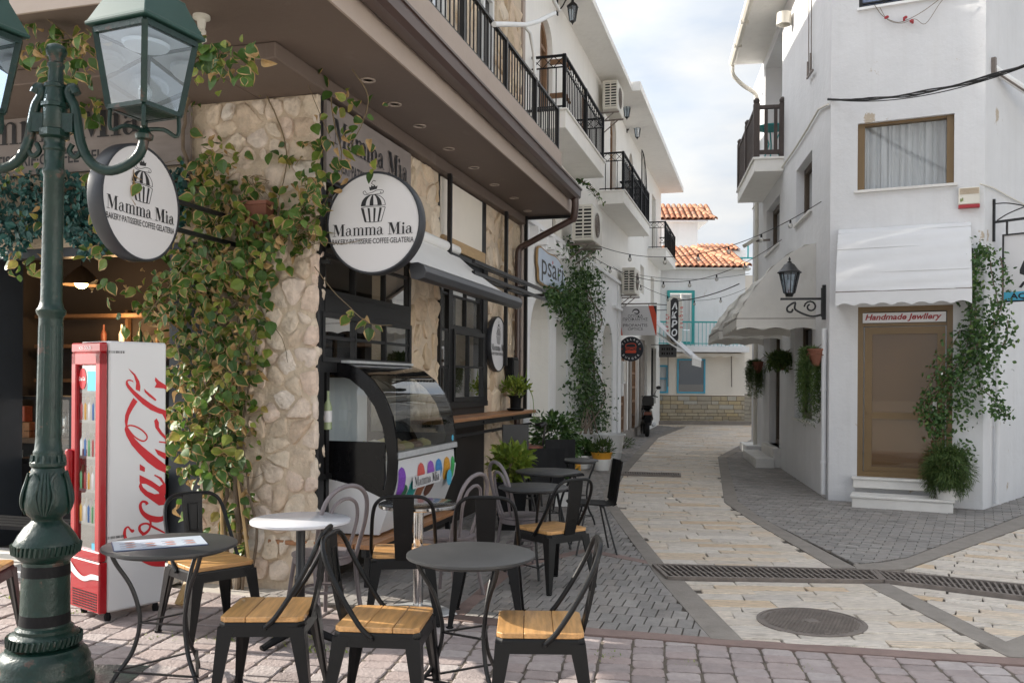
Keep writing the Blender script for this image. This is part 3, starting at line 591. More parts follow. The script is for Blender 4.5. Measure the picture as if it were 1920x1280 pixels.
def stone_mesh(poly, fn, gap, hgt, rnd):
    poly = [q for i in range(len(poly)) for a, b in ((poly[i], poly[(i + 1) % len(poly)]),) for q in ((a[0] * .78 + b[0] * .22, a[1] * .78 + b[1] * .22), (a[0] * .22 + b[0] * .78, a[1] * .22 + b[1] * .78))]
    n0 = len(poly); pts = []
    for i in range(n0):                              # split long edges so the outline can be uneven
        a, b = poly[i], poly[(i + 1) % n0]; l = math.hypot(b[0] - a[0], b[1] - a[1]); k = 2 if l > .09 else 1
        for q in range(k): pts.append((a[0] + (b[0] - a[0]) * q / k, a[1] + (b[1] - a[1]) * q / k))
    n = len(pts); cx = sum(p[0] for p in pts) / n; cy = sum(p[1] for p in pts) / n
    rr = sum(math.hypot(x - cx, y - cy) for x, y in pts) / n
    def ring(k, z, j): return [fn(cx + (x - cx) * k + rnd.uniform(-j, j), cy + (y - cy) * k + rnd.uniform(-j, j), z + rnd.uniform(-j, j)) for x, y in pts]
    k0 = max(.5, 1 - gap / rr) * rnd.uniform(.90, 1.02); m = MB(); tx, ty = rnd.uniform(-.2, .2), rnd.uniform(-.2, .2); fn0 = fn; sd_ = rnd.random() * 50
    def fn(a, b, c):
        if c <= .001: return fn0(a, b, c)
        nz_ = mnoise.noise((a * 14 + sd_, b * 14, sd_)) * .014 + mnoise.noise((a * 34, b * 34 + sd_, sd_)) * .006
        return fn0(a, b, c + (a - cx) * tx + (b - cy) * ty + nz_)
    m.loft([ring(k0 * 1.0, -.012, .003), ring(k0 * .97, hgt * .5, .004), ring(k0 * .86, hgt * .9, .004), ring(k0 * .58, hgt * 1.02, .004), ring(k0 * .28, hgt * 1.08, .003)], cap=False, sm=True, r=rnd.random())
    m.f.append(tuple(range(len(m.v) - n, len(m.v)))); m.m.append(0); m.r.append(m.r[-1]); m.sm.append(True)
    return m
def stonework(parent, M, w, h, fn, cw, ch, mat, gap=.012, hgt=.035, seed=3, skip=None):
    rnd = random.Random(seed + 50)
    for p in voronoi(w, h, cw, ch, seed=seed):
        c = (sum(a[0] for a in p) / len(p), sum(a[1] for a in p) / len(p))
        if skip and skip(*c): continue
        build(stone_mesh(p, fn, gap, hgt * rnd.uniform(.6, 1.25), rnd), 'stone', mat, parent, M)
def text_mb(body, height, width=None, shear=0, bold=0, spacing=1.0, align='CENTER'):
    c = bpy.data.curves.new('lettering', 'FONT'); c.body = body; c.size = 1; c.shear = shear; c.offset = bold; c.space_character = spacing; c.resolution_u = 3
    o = bpy.data.objects.new('lettering', c); COL.objects.link(o)
    dg = bpy.context.evaluated_depsgraph_get(); me = bpy.data.meshes.new_from_object(o.evaluated_get(dg))
    vv = [v.co.copy() for v in me.vertices]; ff = [tuple(p.vertices) for p in me.polygons]
    bpy.data.objects.remove(o); bpy.data.curves.remove(c); bpy.data.meshes.remove(me)
    if not vv: return MB()
    x0, x1 = min(v.x for v in vv), max(v.x for v in vv); k = height / .72; kx = width / (x1 - x0) if width else k
    cx = (x0 + x1) / 2 if align == 'CENTER' else x0
    m = MB(); m.add([((v.x - cx) * kx, v.y * k, 0) for v in vv], ff); return m
def put(mb, src, o, x, y, m=0, lift=.002):          # lay 2-D lettering into a frame o + x*X + y*Y
    o = Vector(o); x = Vector(x); y = Vector(y); n = x.cross(y).normalized() * lift
    k = len(mb.v); mb.v += [tuple(o + x * a + y * b + n * (1 + c)) for a, b, c in src.v]
    mb.f += [tuple(i + k for i in f) for f in src.f]; mb.m += [m] * len(src.f); mb.r += src.r; mb.sm += src.sm
def ribbon(pts, ws, k=7, z=0):
    """variable-width pen stroke in 2-D"""
    P = catmull([(p[0], p[1], w) for p, w in zip(pts, ws)], k); m = MB(); vv = []
    for i, p in enumerate(P):
        t = P[min(i + 1, len(P) - 1)] - P[max(i - 1, 0)]; l = math.hypot(t.x, t.y) or 1; nx, ny = -t.y / l * p.z / 2, t.x / l * p.z / 2
        vv += [(p.x + nx, p.y + ny, z), (p.x - nx, p.y - ny, z)]
    m.add(vv, [(2 * i, 2 * i + 1, 2 * i + 3, 2 * i + 2) for i in range(len(P) - 1)]); return m
def serif(word):
    """Bodoni-like lettering, cap height 1"""
    m = MB(); x = 0; z = [0]
    def pl(pts):
        z[0] += .12; m.add([(x + a, b, z[0]) for a, b in pts], [tuple(range(len(pts)))])
    def ar_(cx, cy, rx, ry, a0, a1, w0, w1, w2):     # swelling arc
        n = 10; vv = []; z[0] += .12
        for i in range(n + 1):
            t = i / n; a = rad(a0 + (a1 - a0) * t); w = (w0 * (1 - t) ** 2 + 2 * w1 * t * (1 - t) + w2 * t * t) / 2
            vv += [(x + cx + (rx + w) * math.cos(a), cy + (ry + w * .8) * math.sin(a), z[0]), (x + cx + (rx - w) * math.cos(a), cy + (ry - w * .8) * math.sin(a), z[0])]
        m.add(vv, [(2 * i, 2 * i + 1, 2 * i + 3, 2 * i + 2) for i in range(n)])
    for ch in word:
        if ch == 'M':
            pl([(.13, .02), (.17, .02), (.17, 1), (.13, 1)]); pl([(0, 0), (.32, 0), (.32, .04), (0, .04)]); pl([(0, .96), (.3, .96), (.3, 1), (0, 1)])
            pl([(.12, 1), (.36, 1), (.62, .26), (.51, .0)]); pl([(.51, 0), (.56, .08), (.90, 1), (.84, 1)]); pl([(.82, .02), (1.02, .02), (1.02, 1), (.82, 1)])
            pl([(.72, 0), (1.14, 0), (1.14, .04), (.72, .04)]); pl([(.86, .96), (1.14, .96), (1.14, 1), (.86, 1)]); x += 1.2
        elif ch == 'm':
            for i, sx in enumerate((.09, .46, .83)):
                pl([(sx, .02), (sx + .15, .02), (sx + .15, .56 if i else .67), (sx, .56 if i else .67)]); pl([(sx - .08, 0), (sx + .23, 0), (sx + .23, .035), (sx - .08, .035)])
            pl([(0, .63), (.2, .67), (.24, .67), (.09, .59)])
            for sx in (.24, .61): ar_(sx + .145, .50, .165, .155, 175, 0, .03, .05, .14)
            x += 1.1
        elif ch == 'a':
            pl([(.34, .07), (.49, .07), (.49, .48), (.34, .48)]); ar_(.26, .47, .16, .18, 0, 150, .15, .04, .05); m.add([(x + .12 + .06 * math.cos(k * .785), .52 + .06 * math.sin(k * .785), z[0] + .1) for k in range(8)], [tuple(range(8))])
            ar_(.22, .2, .15, .18, 75, 290, .03, .22, .04); pl([(.20, .01), (.35, .12), (.35, .06), (.24, -.01)]); pl([(.49, .12), (.49, .05), (.55, 0), (.62, .04), (.62, .07), (.55, .06)]); pl([(.2, .37), (.35, .41), (.35, .37), (.2, .34)]); x += .66
        elif ch == 'i':
            pl([(.1, .02), (.25, .02), (.25, .67), (.1, .67)]); pl([(0, 0), (.35, 0), (.35, .035), (0, .035)]); pl([(.0, .63), (.25, .67), (.25, .63), (.1, .6)])
            m.add([(x + .175 + .1 * math.cos(k * .6283), .87 + .1 * math.sin(k * .6283), 0) for k in range(10)], [tuple(range(10))]); x += .4
        else: x += .36
    return m, x
def serif_mb(word, width):
    m, w = serif(word); k = width / w
    m.v = [((a - w / 2) * k, b * k, c * .5) for a, b, c in m.v]; return m, k
def cupcake():
    """black line drawing of a striped cupcake with a crown; fits x -1..1, y -1.5..1.6"""
    m = MB(); z = [0]
    def pl(p):
        z[0] += .03; m.add([(a, b, z[0]) for a, b in p], [tuple(range(len(p)))])
    def st(p, w): m.join(ribbon(p, w if isinstance(w, list) else [w] * len(p), z=z[0] + .1))
    tw, bw_ = 1.0, .68; n = 8; e = lambda k: (k / n) * 2 - 1
    for k in (0, 2, 4, 6):                                                 # cup stripes
        a, b = e(k) , e(k + 1)
        pl([(bw_ * a + .02, -1.45), (bw_ * b - .02, -1.47), (tw * b - .03, -.35), (tw * a + .03, -.30)])
    st([(-1, -.3), (-.6, -.22), (0, -.2), (.6, -.22), (1, -.3)], .05); st([(1, -.3), (.68, -1.45)], .05); st([(-1, -.3), (-.68, -1.45)], .05); st([(-.68, -1.45), (0, -1.5), (.68, -1.45)], .05)
    for a0, a1 in ((-1, -.62), (-.3, .02), (.36, .72)):                    # dome stripes
        lft = [(a0 * math.cos(rad(t)) , -.14 + .9 * math.sin(rad(t))) for t in range(0, 85, 12)]; rgt = [(a1 * math.cos(rad(t)), -.14 + .9 * math.sin(rad(t))) for t in range(84, -1, -12)]
        pl(lft + rgt)
    st([(-1, -.14), (-.9, .25), (-.6, .6), (-.2, .74), (.2, .74), (.6, .6), (.92, .25), (1, -.14)], .05); st([(-1, -.14), (0, -.1), (1, -.14)], .04)
    st([(-.75, .82), (-.85, 1.0), (-.7, 1.1), (-.6, .98), (-.5, .88), (-.1, .95), (.3, 1.12), (.7, 1.12), (.85, .98), (.75, .84), (.6, .9), (.62, 1.0)], .045)
    st([(-.75, .82), (-.3, .76), (.3, .8), (.75, .84)], .045)
    pl([(-.28, 1.12), (.3, 1.22), (.36, 1.5), (.2, 1.42), (.1, 1.58), (-.02, 1.44), (-.16, 1.56), (-.2, 1.38), (-.36, 1.44)])
    st([(.05, 1.56), (-.14, 1.7), (.0, 1.92), (.2, 1.86)], .05)
    return m
def railing(parent, M, pts, z0, z1, step, top=.04, bal=.014, band=0, mat=None, posts=(), name='baluster'):
    """rail over a polyline pts (local x,y) with single balusters as sub-parts of a rail part"""
    mat = mat or MT['black']; m = MB()
    for a, b in zip(pts, pts[1:]):
        m.bar((*a, z1), (*b, z1), top, .03); m.bar((*a, z0 + .05), (*b, z0 + .05), .025, .02)
        if band: m.bar((*a, z1 - band), (*b, z1 - band), .02, .018)
    rail = build(m, 'handrail', mat, parent, M)
    k = MB(); k.box(-bal / 2, bal / 2, -bal / 2, bal / 2, z0, z1 - (band or 0)); me = mesh_of(k, name, mat); pk = MB(); pk.box(-.025, .025, -.025, .025, z0 - .02, z1 + .02); pme = mesh_of(pk, 'post', mat)
    for a, b in zip(pts, pts[1:]):
        a = Vector((*a, 0)); b = Vector((*b, 0)); n = max(1, round((b - a).length / step))
        for i in range(1, n): inst(me, name, rail, M @ Matrix.Translation(a.lerp(b, i / n)))
    for p in posts: inst(pme, 'post', rail, M @ Matrix.Translation((*p, 0)))
    if band:
        x = MB()
        for a, b in zip(pts, pts[1:]):
            a = Vector((*a, 0)); b = Vector((*b, 0)); n = max(1, round((b - a).length / .18))
            for i in range(n):
                p, q = a.lerp(b, i / n), a.lerp(b, (i + 1) / n)
                x.bar(p + UP * z1, q + UP * (z1 - band), .01, .01); x.bar(q + UP * z1, p + UP * (z1 - band), .01, .01)
        build(x, 'cross_band', mat, rail, M)
    return rail
# ================================================================== CAFE BUILDING (frame A: x along the lane, y to the left, street side is -y)
MA = FA.M
def PA(x, y, z): return FA.at(x, y, z)
cafe = thing('cafe_building', 'rubble stone corner cafe with brown balcony slab and black steel windows', 'building', MA)
m = MB(); m.box(.0, .10, 0.002, 1.02, -.1, 3.83); pil = build(m, 'corner_pillar', MT['mortar'], cafe)
stonework(pil, MA, 1.06, 3.83, lambda a, b, c: (.016 - c, a - .03, b), .15, .18, MT['stone'], .003, .037, 11)
stonework(pil, MA, .14, 3.83, lambda a, b, c: (a - .01, .014 - c, b), .14, .19, MT['stone'], .004, .034, 12)
for x0, x1, sd_ in ((1.9, 2.70, 21), (4.4, 5.95, 22)):
    m = MB(); m.box(x0, x1, 0.004, .4, -.1, 3.83); wp = build(m, 'stone_wall', MT['mortar'], cafe)
    stonework(wp, MA, x1 - x0, 3.83, lambda a, b, c, x0=x0: (x0 + a, .012 - c, b), .22, .36, MT['stone2'], .006, .028, sd_)
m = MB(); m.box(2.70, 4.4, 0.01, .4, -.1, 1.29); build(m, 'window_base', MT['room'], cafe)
for a_, b_ in ((2.70, 2.745), (4.2, 4.4)): m = MB(); m.box(a_, b_, .0, .3, 3.05, 3.83); build(m, 'panel_post', MT['black'], cafe)
# canopy slab, fascia, beams, gutter, kerb
m = MB(); m.box(-1.62, 6.05, -.78, 5.2, 3.95, 4.28); build(m, 'canopy_slab', MT['canopy'], cafe)
m = MB(); m.box(-1.62, 6.06, -.80, -.782, 3.93, 4.29); m.box(-1.64, -1.622, -.80, 5.2, 3.93, 4.29); m.box(6.052, 6.07, -.78, .3, 3.93, 4.29); build(m, 'fascia_board', MT['fascia'], cafe)
m = MB(); m.box(-.77, 5.95, -.10, .5, 3.832, 3.949); m.box(-.77, .02, .5, 5.1, 3.832, 3.949); build(m, 'ceiling_beam', MT['canopy'], cafe, bevel=.008)
m = MB(); prof = [(-.802, 4.28), (-.802, 4.10), (-.84, 4.075), (-.93, 4.075), (-.965, 4.11), (-.97, 4.20), (-.985, 4.205), (-.985, 4.225), (-.955, 4.225), (-.95, 4.13), (-.90, 4.10), (-.85, 4.10), (-.82, 4.13)]
m.loft([[(x, a, b) for a, b in prof] for x in (-1.7, 5.62)]); m.box(-1.7, 5.6, -.805, -.80, 4.22, 4.30); build(m, 'gutter', MT['gutter'], cafe)
m = MB(); e = [FA.on(1072, 430, -.86), FA.on(965, 470, -.08)]
m.tube(catmull([(5.54, -.90, 4.10), (5.56, -.90, 4.0), (5.60, -.88, 3.86), (5.62, -.85, 3.80)], 4), .05, 10); m.tube([(5.62, -.86, 3.82), (5.62, -.12, 3.46)], .045, 10); m.tube(catmull([(5.62, -.14, 3.47), (5.62, -.09, 3.42), (5.62, -.08, 3.3)], 4), .047, 10)
m.tube([(5.62, -.08, 3.32), (5.62, -.08, .05)], .042, 10)
for z in (.8, 2.0, 3.0): m.tube([(5.62, -.08, z), (5.62, -.08, z + .03)], .05, 10)
build(m, 'downpipe', MT['gutter'], cafe)
m = MB(); m.box(-1.62, 5.78, -.66, -.54, 4.28, 4.79); m.box(5.66, 5.78, -.54, .1, 4.28, 4.79); build(m, 'balcony_kerb', MT['fascia'], cafe, bevel=.01)
m = MB(); m.box(-1.62, 5.66, -.54, .0, 4.282, 4.30); build(m, 'balcony_floor', MT['canopy'], cafe)
rx = [FA.on(x, 100, -.6).x for x in (867, 948, 1004)] + [5.74]
railing(cafe, MA, [(-1.5, -.6), (5.74, -.6), (5.74, 0)], 4.79, 5.38, .115, .045, .013, 0, MT['black'], [(x, -.6) for x in rx])
# downlights in the soffit
k = MB(); k.lathe([(.0, .004), (.05, .004), (.062, 0), (.062, -.006), (.045, -.008), (.04, .002)], 14); lme = mesh_of(k, 'downlight', MT['fascia'])
for x, y in ((786.7, 235.8), (841.5, 278.4), (888.4, 313.9), (927, 346), (963.9, 371), (989, 395), (740, 195), (690, 150)):
    p = FA.hor(x, y, 3.95); inst(lme, 'downlight', cafe, MA @ Matrix.Translation((p.x, p.y, 3.948)))
# upper storey
m = MB(); wall(m, -.5, 6.02, 4.28, 8.0, [(2.2, 3.05, 4.3, 6.6), (4.05, 4.85, 4.95, 6.6)], .012, .3); m.poly([(-.5, .012, 4.28), (-.5, 5.2, 4.28), (-.5, 5.2, 8), (-.5, .012, 8)]); m.poly([(-.5, .012, 8), (6.02, .012, 8), (6.02, 5.2, 8), (-.5, 5.2, 8)])
m.poly([(-.5, 5.2, 4.28), (6.02, 5.2, 4.28), (6.02, 5.2, 8), (-.5, 5.2, 8)]); m.poly([(6.02, .012, 0), (6.02, 5.2, 0), (6.02, 5.2, 8), (6.02, .012, 8)])
up = build(m, 'upper_wall', MT['mortar'], cafe, fix=False)
stonework(up, MA, 5.0, 2.3, lambda a, b, c: (1.0 + a, .012 - c, 4.6 + b), .22, .36, MT['stone2'], .009, .03, 31, skip=lambda a, b: 1.1 < a < 2.15 or (2.95 < a < 3.95 and b > .25))
for x0, x1, z0, z1 in ((2.2, 3.05, 4.32, 6.6), (4.05, 4.85, 4.95, 6.6)):
    m = MB(); frame_rect(m, x0, x1, z0, z1, .07, .05, .14); m.box((x0 + x1) / 2 - .035, (x0 + x1) / 2 + .035, .06, .13, z0 + .07, z1 - .07); wn = build(m, 'window', MT['white_paint'], cafe)
    m = MB(); m.poly([(x0, .1, z0), (x1, .1, z0), (x1, .1, z1), (x0, .1, z1)]); build(m, 'pane', MT['glass_dark'], wn, MA)
    m = MB(); m.box(x0 + .02, x1 - .02, .25, .26, z0, z1); build(m, 'curtain', MT['curtain'], wn, MA)
m = MB(); m.box(6.03, 6.15, -.02, .2, 0, 8.0); build(m, 'corner_strip', MT['fascia'], cafe)
# large window beside the corner (upper fixed lights, lower sash)
def glazed(parent, x0, x1, z0, z1, cols, rows, fw, y=0.02, bar=.025, mat=None, gl=None, name='window', dp=.06):
    m = MB(); frame_rect(m, x0, x1, z0, z1, fw, y - dp / 2, y + dp / 2)
    for c in cols: m.box(c - bar / 2, c + bar / 2, y - dp * .4, y + dp * .4, z0 + fw, z1 - fw)
    for r in rows: m.box(x0 + fw, x1 - fw, y - dp * .35, y + dp * .35, r - bar / 2, r + bar / 2)
    wn = build(m, name, mat or MT['black'], parent, MA)
    xs = [x0 + fw, *cols, x1 - fw]; zs = [z0 + fw, *rows, z1 - fw]
    for a, b in zip(xs, xs[1:]):
        for c, d in zip(zs, zs[1:]):
            m = MB(); t = random.uniform(-.004, .004); m.poly([(a, y + t, c), (b, y - t, c), (b, y - t, d), (a, y + t, d)]); build(m, 'pane', gl or MT['glass'], wn, MA)
    return wn
glazed(cafe, .06, 1.88, 2.27, 3.22, (.66, 1.28), (2.6, 2.92), .05, .0)
glazed(cafe, .06, 1.88, 1.74, 2.14, (.66, 1.28), (1.94,), .04, -.01)
m = MB(); m.box(.02, .1, -.03, .1, 0, 3.82); m.box(1.82, 1.9, -.02, .1, 0, 3.3); m.box(.1, 1.82, -.035, .08, 2.142, 2.268); m.box(.1, 1.82, -.02, .08, 1.66, 1.738); m.box(.1, .16, -.0, .06, 0, 1.66); m.box(.2, .25, .0, .06, 0, 1.66); m.box(.1, 1.82, -.02, .06, 3.222, 3.3); m.box(.1, .3, 0, .05, .8, .84)
build(m, 'window_surround', MT['black'], cafe)
glazed(cafe, 2.70, 3.02, 1.36, 2.98, (), (1.75, 2.16, 2.56), .045, .0)
glazed(cafe, 3.10, 4.22, 1.36, 2.18, (3.64,), (1.76,), .05, -.02)
glazed(cafe, 3.10, 4.22, 2.18, 2.98, (3.64,), (2.56,), .05, .02)
m = MB(); m.box(3.02, 3.10, -.03, .1, 1.29, 3.0); m.box(4.22, 4.40, -.03, .1, 1.29, 3.0); m.box(2.7, 4.4, -.04, .1, 1.29, 1.355); m.box(2.70, 4.4, -.03, .1, 2.985, 3.05); build(m, 'window_surround', MT['black'], cafe)
m = MB(); m.box(2.76, 4.2, -.01, .05, 3.18, 3.81); build(m, 'blind_panel', MT['cream_wall'], cafe)
m = MB(); m.box(2.74, 4.22, -.05, .05, 3.055, 3.178); build(m, 'timber_strip', pm('pale_timber_strip', (.46, .31, .16), .6, .15, 5, stretch=(1, 8, 8)), cafe)
# shop front on the square side
m = MB(); m.box(.0, .3, 1.02, 5.2, 2.72, 3.83); build(m, 'front_header', MT['mortar'], cafe)
m = MB(); m.box(0.04, .12, 1.02, 1.10, 0, 2.72); m.box(0.04, .10, 1.28, 1.36, 0, 2.72); m.box(0.04, .09, 1.10, 1.28, 0, 2.72); m.box(.03, .3, 3.12, 3.34, 0, 2.72); m.box(.03, .14, 1.36, 5.2, 2.64, 2.72); build(m, 'door_frame', pm('slate_blue_frame', (.03, .036, .045), .4, .1, 5), cafe)
m = MB(); m.box(0, .2, 3.34, 3.8, 0, 2.72); wp = build(m, 'stone_wall', MT['mortar'], cafe)
stonework(wp, MA, .5, 2.7, lambda a, b, c: (-.002 - c, 3.34 + a, b), .18, .2, MT['stone'], .011, .04, 41)
# the room behind
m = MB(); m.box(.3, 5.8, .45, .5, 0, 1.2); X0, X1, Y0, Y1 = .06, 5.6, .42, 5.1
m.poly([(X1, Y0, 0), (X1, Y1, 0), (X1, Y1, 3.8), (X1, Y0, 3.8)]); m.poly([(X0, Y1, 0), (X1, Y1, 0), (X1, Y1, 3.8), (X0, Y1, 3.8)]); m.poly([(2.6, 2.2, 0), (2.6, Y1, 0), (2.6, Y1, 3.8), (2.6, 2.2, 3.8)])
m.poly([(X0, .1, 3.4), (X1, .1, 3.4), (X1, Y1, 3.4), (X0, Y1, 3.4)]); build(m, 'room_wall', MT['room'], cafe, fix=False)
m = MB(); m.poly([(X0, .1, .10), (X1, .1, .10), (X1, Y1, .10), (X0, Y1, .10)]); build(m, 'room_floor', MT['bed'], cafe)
m = MB(); m.box(-.12, .06, 1.1, 5.0, -.05, .10); build(m, 'door_step', MT['marble_step'], cafe, bevel=.01)
m = MB()
for z in (1.55, 1.95, 2.3): m.box(2.25, 2.55, .5, 4.9, z, z + .04)
for y in (.5, 1.6, 2.76, 3.8, 4.86): m.box(2.5, 2.56, y, y + .04, .1, 2.4)
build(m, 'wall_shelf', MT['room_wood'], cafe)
# interior things that show through the open front
t = thing('shop_counter', 'dark cafe counter inside the open front', 'counter', PA(1.0, 2.0, .1))
m = MB(); m.box(.95, 1.5, 2.35, 4.4, .1, .95); build(m, 'counter_body', MT['blackm'], t, MA); m = MB(); m.box(.9, 1.55, 2.33, 4.4, .95, 1.0); build(m, 'counter_top', MT['room_wood'], t, MA)
t = thing('glass_cabinet', 'black framed glass pastry cabinet standing behind the lamp post', 'cabinet', PA(.55, 2.0, .1))
m = MB(); a, b, y0, y1, z0, z1 = .35, .8, 2.62, 3.24, .86, 1.40
for xx in (a, b - .03):
    for yy in (y0, y1 - .03): m.box(xx, xx + .03, yy, yy + .03, z0, z1)
m.box(a, b, y0, y1, z1, z1 + .03); m.box(a, b, y0, y1, z0 - .04, z0); build(m, 'cabinet_frame', MT['black'], t, MA)
m = MB(); m.box(a - .05, b, y0 - .3, y1 + .02, .1, z0 - .04); build(m, 'cabinet_base', MT['blackm'], t, MA)
m = MB(); m.poly([(a + .015, y0, z0), (a + .015, y1, z0), (a + .015, y1, z1), (a + .015, y0, z1)]); build(m, 'pane', MT['glass'], t, MA)
m = MB(); m.box(a + .05, b - .03, y0 + .04, y1 - .04, 1.1, 1.11)
build(m, 'shelf', MT['glass_clear'], t, MA)
for i in range(8):
    m = MB(); m.sphere((.55 + random.uniform(-.1, .12), 2.68 + i * .07, 0.885 if i % 2 else 1.135), .03, 8, 5, sc=(1, 1.3, .7)); build(m, 'pastry', MT['room_wood'], t, MA)
for i, (py_, z, mt, lb) in enumerate(((3.62, .9, 'ink_red', 'red jar with dried flowers on the cafe counter'), (3.50, .95, 'white_paint', 'white canister on the cafe counter beside the jars'), (3.36, .95, 'chrome', 'steel blender jug on the cafe counter'), (3.25, .95, 'glass', 'clear glass jar on the cafe counter next to the lamp post'))):
    t = thing('jar', lb, 'jar', PA(1.05, py_, 1.0)); m = MB(); m.lathe([(.045, 0), (.05, .02), (.05, .17 + .02 * i), (.04, .2 + .02 * i)], 14); build(m, 'jar_body', MT[mt], t); m = MB(); m.lathe([(.042, .2 + .02 * i), (.042, .23 + .02 * i), (0, .24 + .02 * i)], 14); build(m, 'lid', MT['blackm'], t)
for i, (y, z) in enumerate(((3.74, 1.0), (3.86, 1.0), (3.8, 1.16))):
    m = MB(); m.box(-.05, .05, -.055, .055, 0, .15); m.box(-.052, -.0505, -.03, .03, .04, .1); o = build(m, 'snack_box', pm('printed_carton_%d' % i, ((.36, .16, .06), (.4, .28, .07), (.42, .1, .05))[i], .6, .35, 30), None, MA @ Matrix.Translation((1.0, y, z)) ); tag(o, ('orange snack carton on the counter at the front', 'yellow snack carton on the counter beside the orange one', 'red snack carton stacked on top of two others')[i], 'box')
t = thing('menu_poster', 'white menu poster with yellow lemons on the dark counter front', 'poster', MA @ Matrix.Translation((.52, 3.42, .72)))
m = MB(); m.box(-.01, 0, -.09, .13, -.2, .2); build(m, 'sheet', MT['white_paint'], t)
m = MB()
for yy, zz, r in ((.06, .12, .05), (-.06, .1, .04)): m.add([(-.012, yy + r * math.cos(k * .6), zz + r * math.sin(k * .6)) for k in range(10)], [tuple(range(10))])
build(m, 'lemon_print', pm('lemon_print', (.5, .45, .04), .6, .1, 9), t)
m = MB()
for k_ in range(4): m.box(-.0125, -.0115, -.05, .06, -.15 + k_ * .045, -.142 + k_ * .045)
build(m, 'print_line', MT['ink'], t)
t = thing('chalkboard', 'black menu board with red handwriting behind the red cooler', 'sign board', MA @ Matrix.Translation((.85, 2.86, 1.28)))
m = MB(); m.box(-.01, .01, -.14, .14, -.25, .25); build(m, 'board', MT['blackm'], t)
m = MB()
for k_, s in enumerate(('Sfec', 'Coop', 'Coop')): put(m, text_mb(s, .055, .2, .2), (-.012, 0, .17 - k_ * .12), (0, -1, 0), (0, 0, 1))
build(m, 'handwriting', MT['ink_red'], t)
t = thing('pavement_board', 'black standing board with white letters beside the cooler', 'sign board', MA @ Matrix.Translation((-.05, 1.62, 0)))
m = MB(); m.box(-.02, .02, -.3, .3, .06, .82); build(m, 'board', MT['blackm'], t)
m = MB(); put(m, text_mb('C', .1), (-.022, -.12, .62), (0, -1, 0), (0, 0, 1)); put(m, text_mb('d', .09), (-.022, -.1, .44), (0, -1, 0), (0, 0, 1)); build(m, 'lettering', MT['ink_white'], t)
t = thing('pendant_lamp', 'lit pendant lamp with a warm bulb under the cafe ceiling', 'lamp', MA @ Matrix.Translation((1.5, 3.56, 2.58)))
m = MB(); m.lathe([(.02, .2), (.06, .17), (.2, .03), (.21, 0), (.2, .005), (.05, .14)], 20); build(m, 'lamp_shade', MT['bronze_dark'], t); m = MB(); m.sphere((0, 0, .03), .07, 14, 8); build(m, 'bulb', MT['lit'], t); m = MB(); m.tube([(0, 0, .2), (0, 0, .9)], .006, 6); build(m, 'cord', MT['cable'], t)
pl = bpy.data.lights.new('lamp_light', 'POINT'); pl.energy = 8; pl.color = (1, .62, .3); pl.shadow_soft_size = .08; plo = bpy.data.objects.new('lamp_light', pl); COL.objects.link(plo); plo.location = PA(1.5, 3.56, 2.46)
pl2 = bpy.data.lights.new('shelf_light', 'POINT'); pl2.energy = 6; pl2.color = (1, .6, .28); pl2.shadow_soft_size = .1; plo = bpy.data.objects.new('shelf_light', pl2); COL.objects.link(plo); plo.location = PA(2.15, 3.6, 2.2)
k = MB(); k.lathe([(.0, 0), (.03, .0), (.034, .12), (.012, .17), (.012, .23), (0, .23)], 10)
bme = [mesh_of(k, 'bottle', MT[q]) for q in ('bronze', 'green', 'ac', 'seat_red')]
for i in range(8):
    o = inst(bme[i % 4], 'bottle', None, MA @ Matrix.Translation((2.4, 3.3 + .25 * (i % 4), 1.595 if i < 4 else 1.995)))
    tag(o, '%s bottle on the %s dark shelf inside the cafe' % (('brown', 'green', 'cream', 'rust coloured')[i % 4], 'lower' if i < 4 else 'upper'), 'bottle', 'bottles on the cafe shelf')
# ------------------------------------------------------------------ cafe signs
def board_sign(M, w, h, label, txt_w):
    t = thing('shop_sign', label, 'sign', M)
    m = MB(); m.box(-w / 2, w / 2, -h / 2, h / 2, 0, .03); build(m, 'sign_board', pm('grey_brown_board', (.25, .215, .2), .7, .12, 3, stain=((.16, .13, .115), 2, .55, .3, (.5, 3, 1))), t)
    m = MB(); s, k_ = serif_mb('Mamma Mia', txt_w); s2 = MB(); s2.v = [(a, b, .04) for a, b, c in s.v]; s2.f = s.f; s2.m = s.m; s2.r = s.r; s2.sm = s.sm
    put(m, s, (0, -.02 * h, .03), (1, 0, 0), (0, 1, 0), lift=.004); put(m, text_mb('BAKERY\u00b7PATISSERIE\u00b7COFFEE\u00b7GELATERIA', h * .17, txt_w, bold=.02), (0, -.36 * h, .03), (1, 0, 0), (0, 1, 0)); build(m, 'lettering', MT['ink'], t)
board_sign(basis(PA(.92, -.03, 3.50), FA.u, UP, FA.w), 1.72, .6, 'grey board with dark serif lettering above the corner window', 1.5)
board_sign(basis(PA(-.035, 2.6, 3.62), FA.w, UP, -FA.u), 3.0, .56, 'weathered board with dark serif lettering over the open front', 2.1)
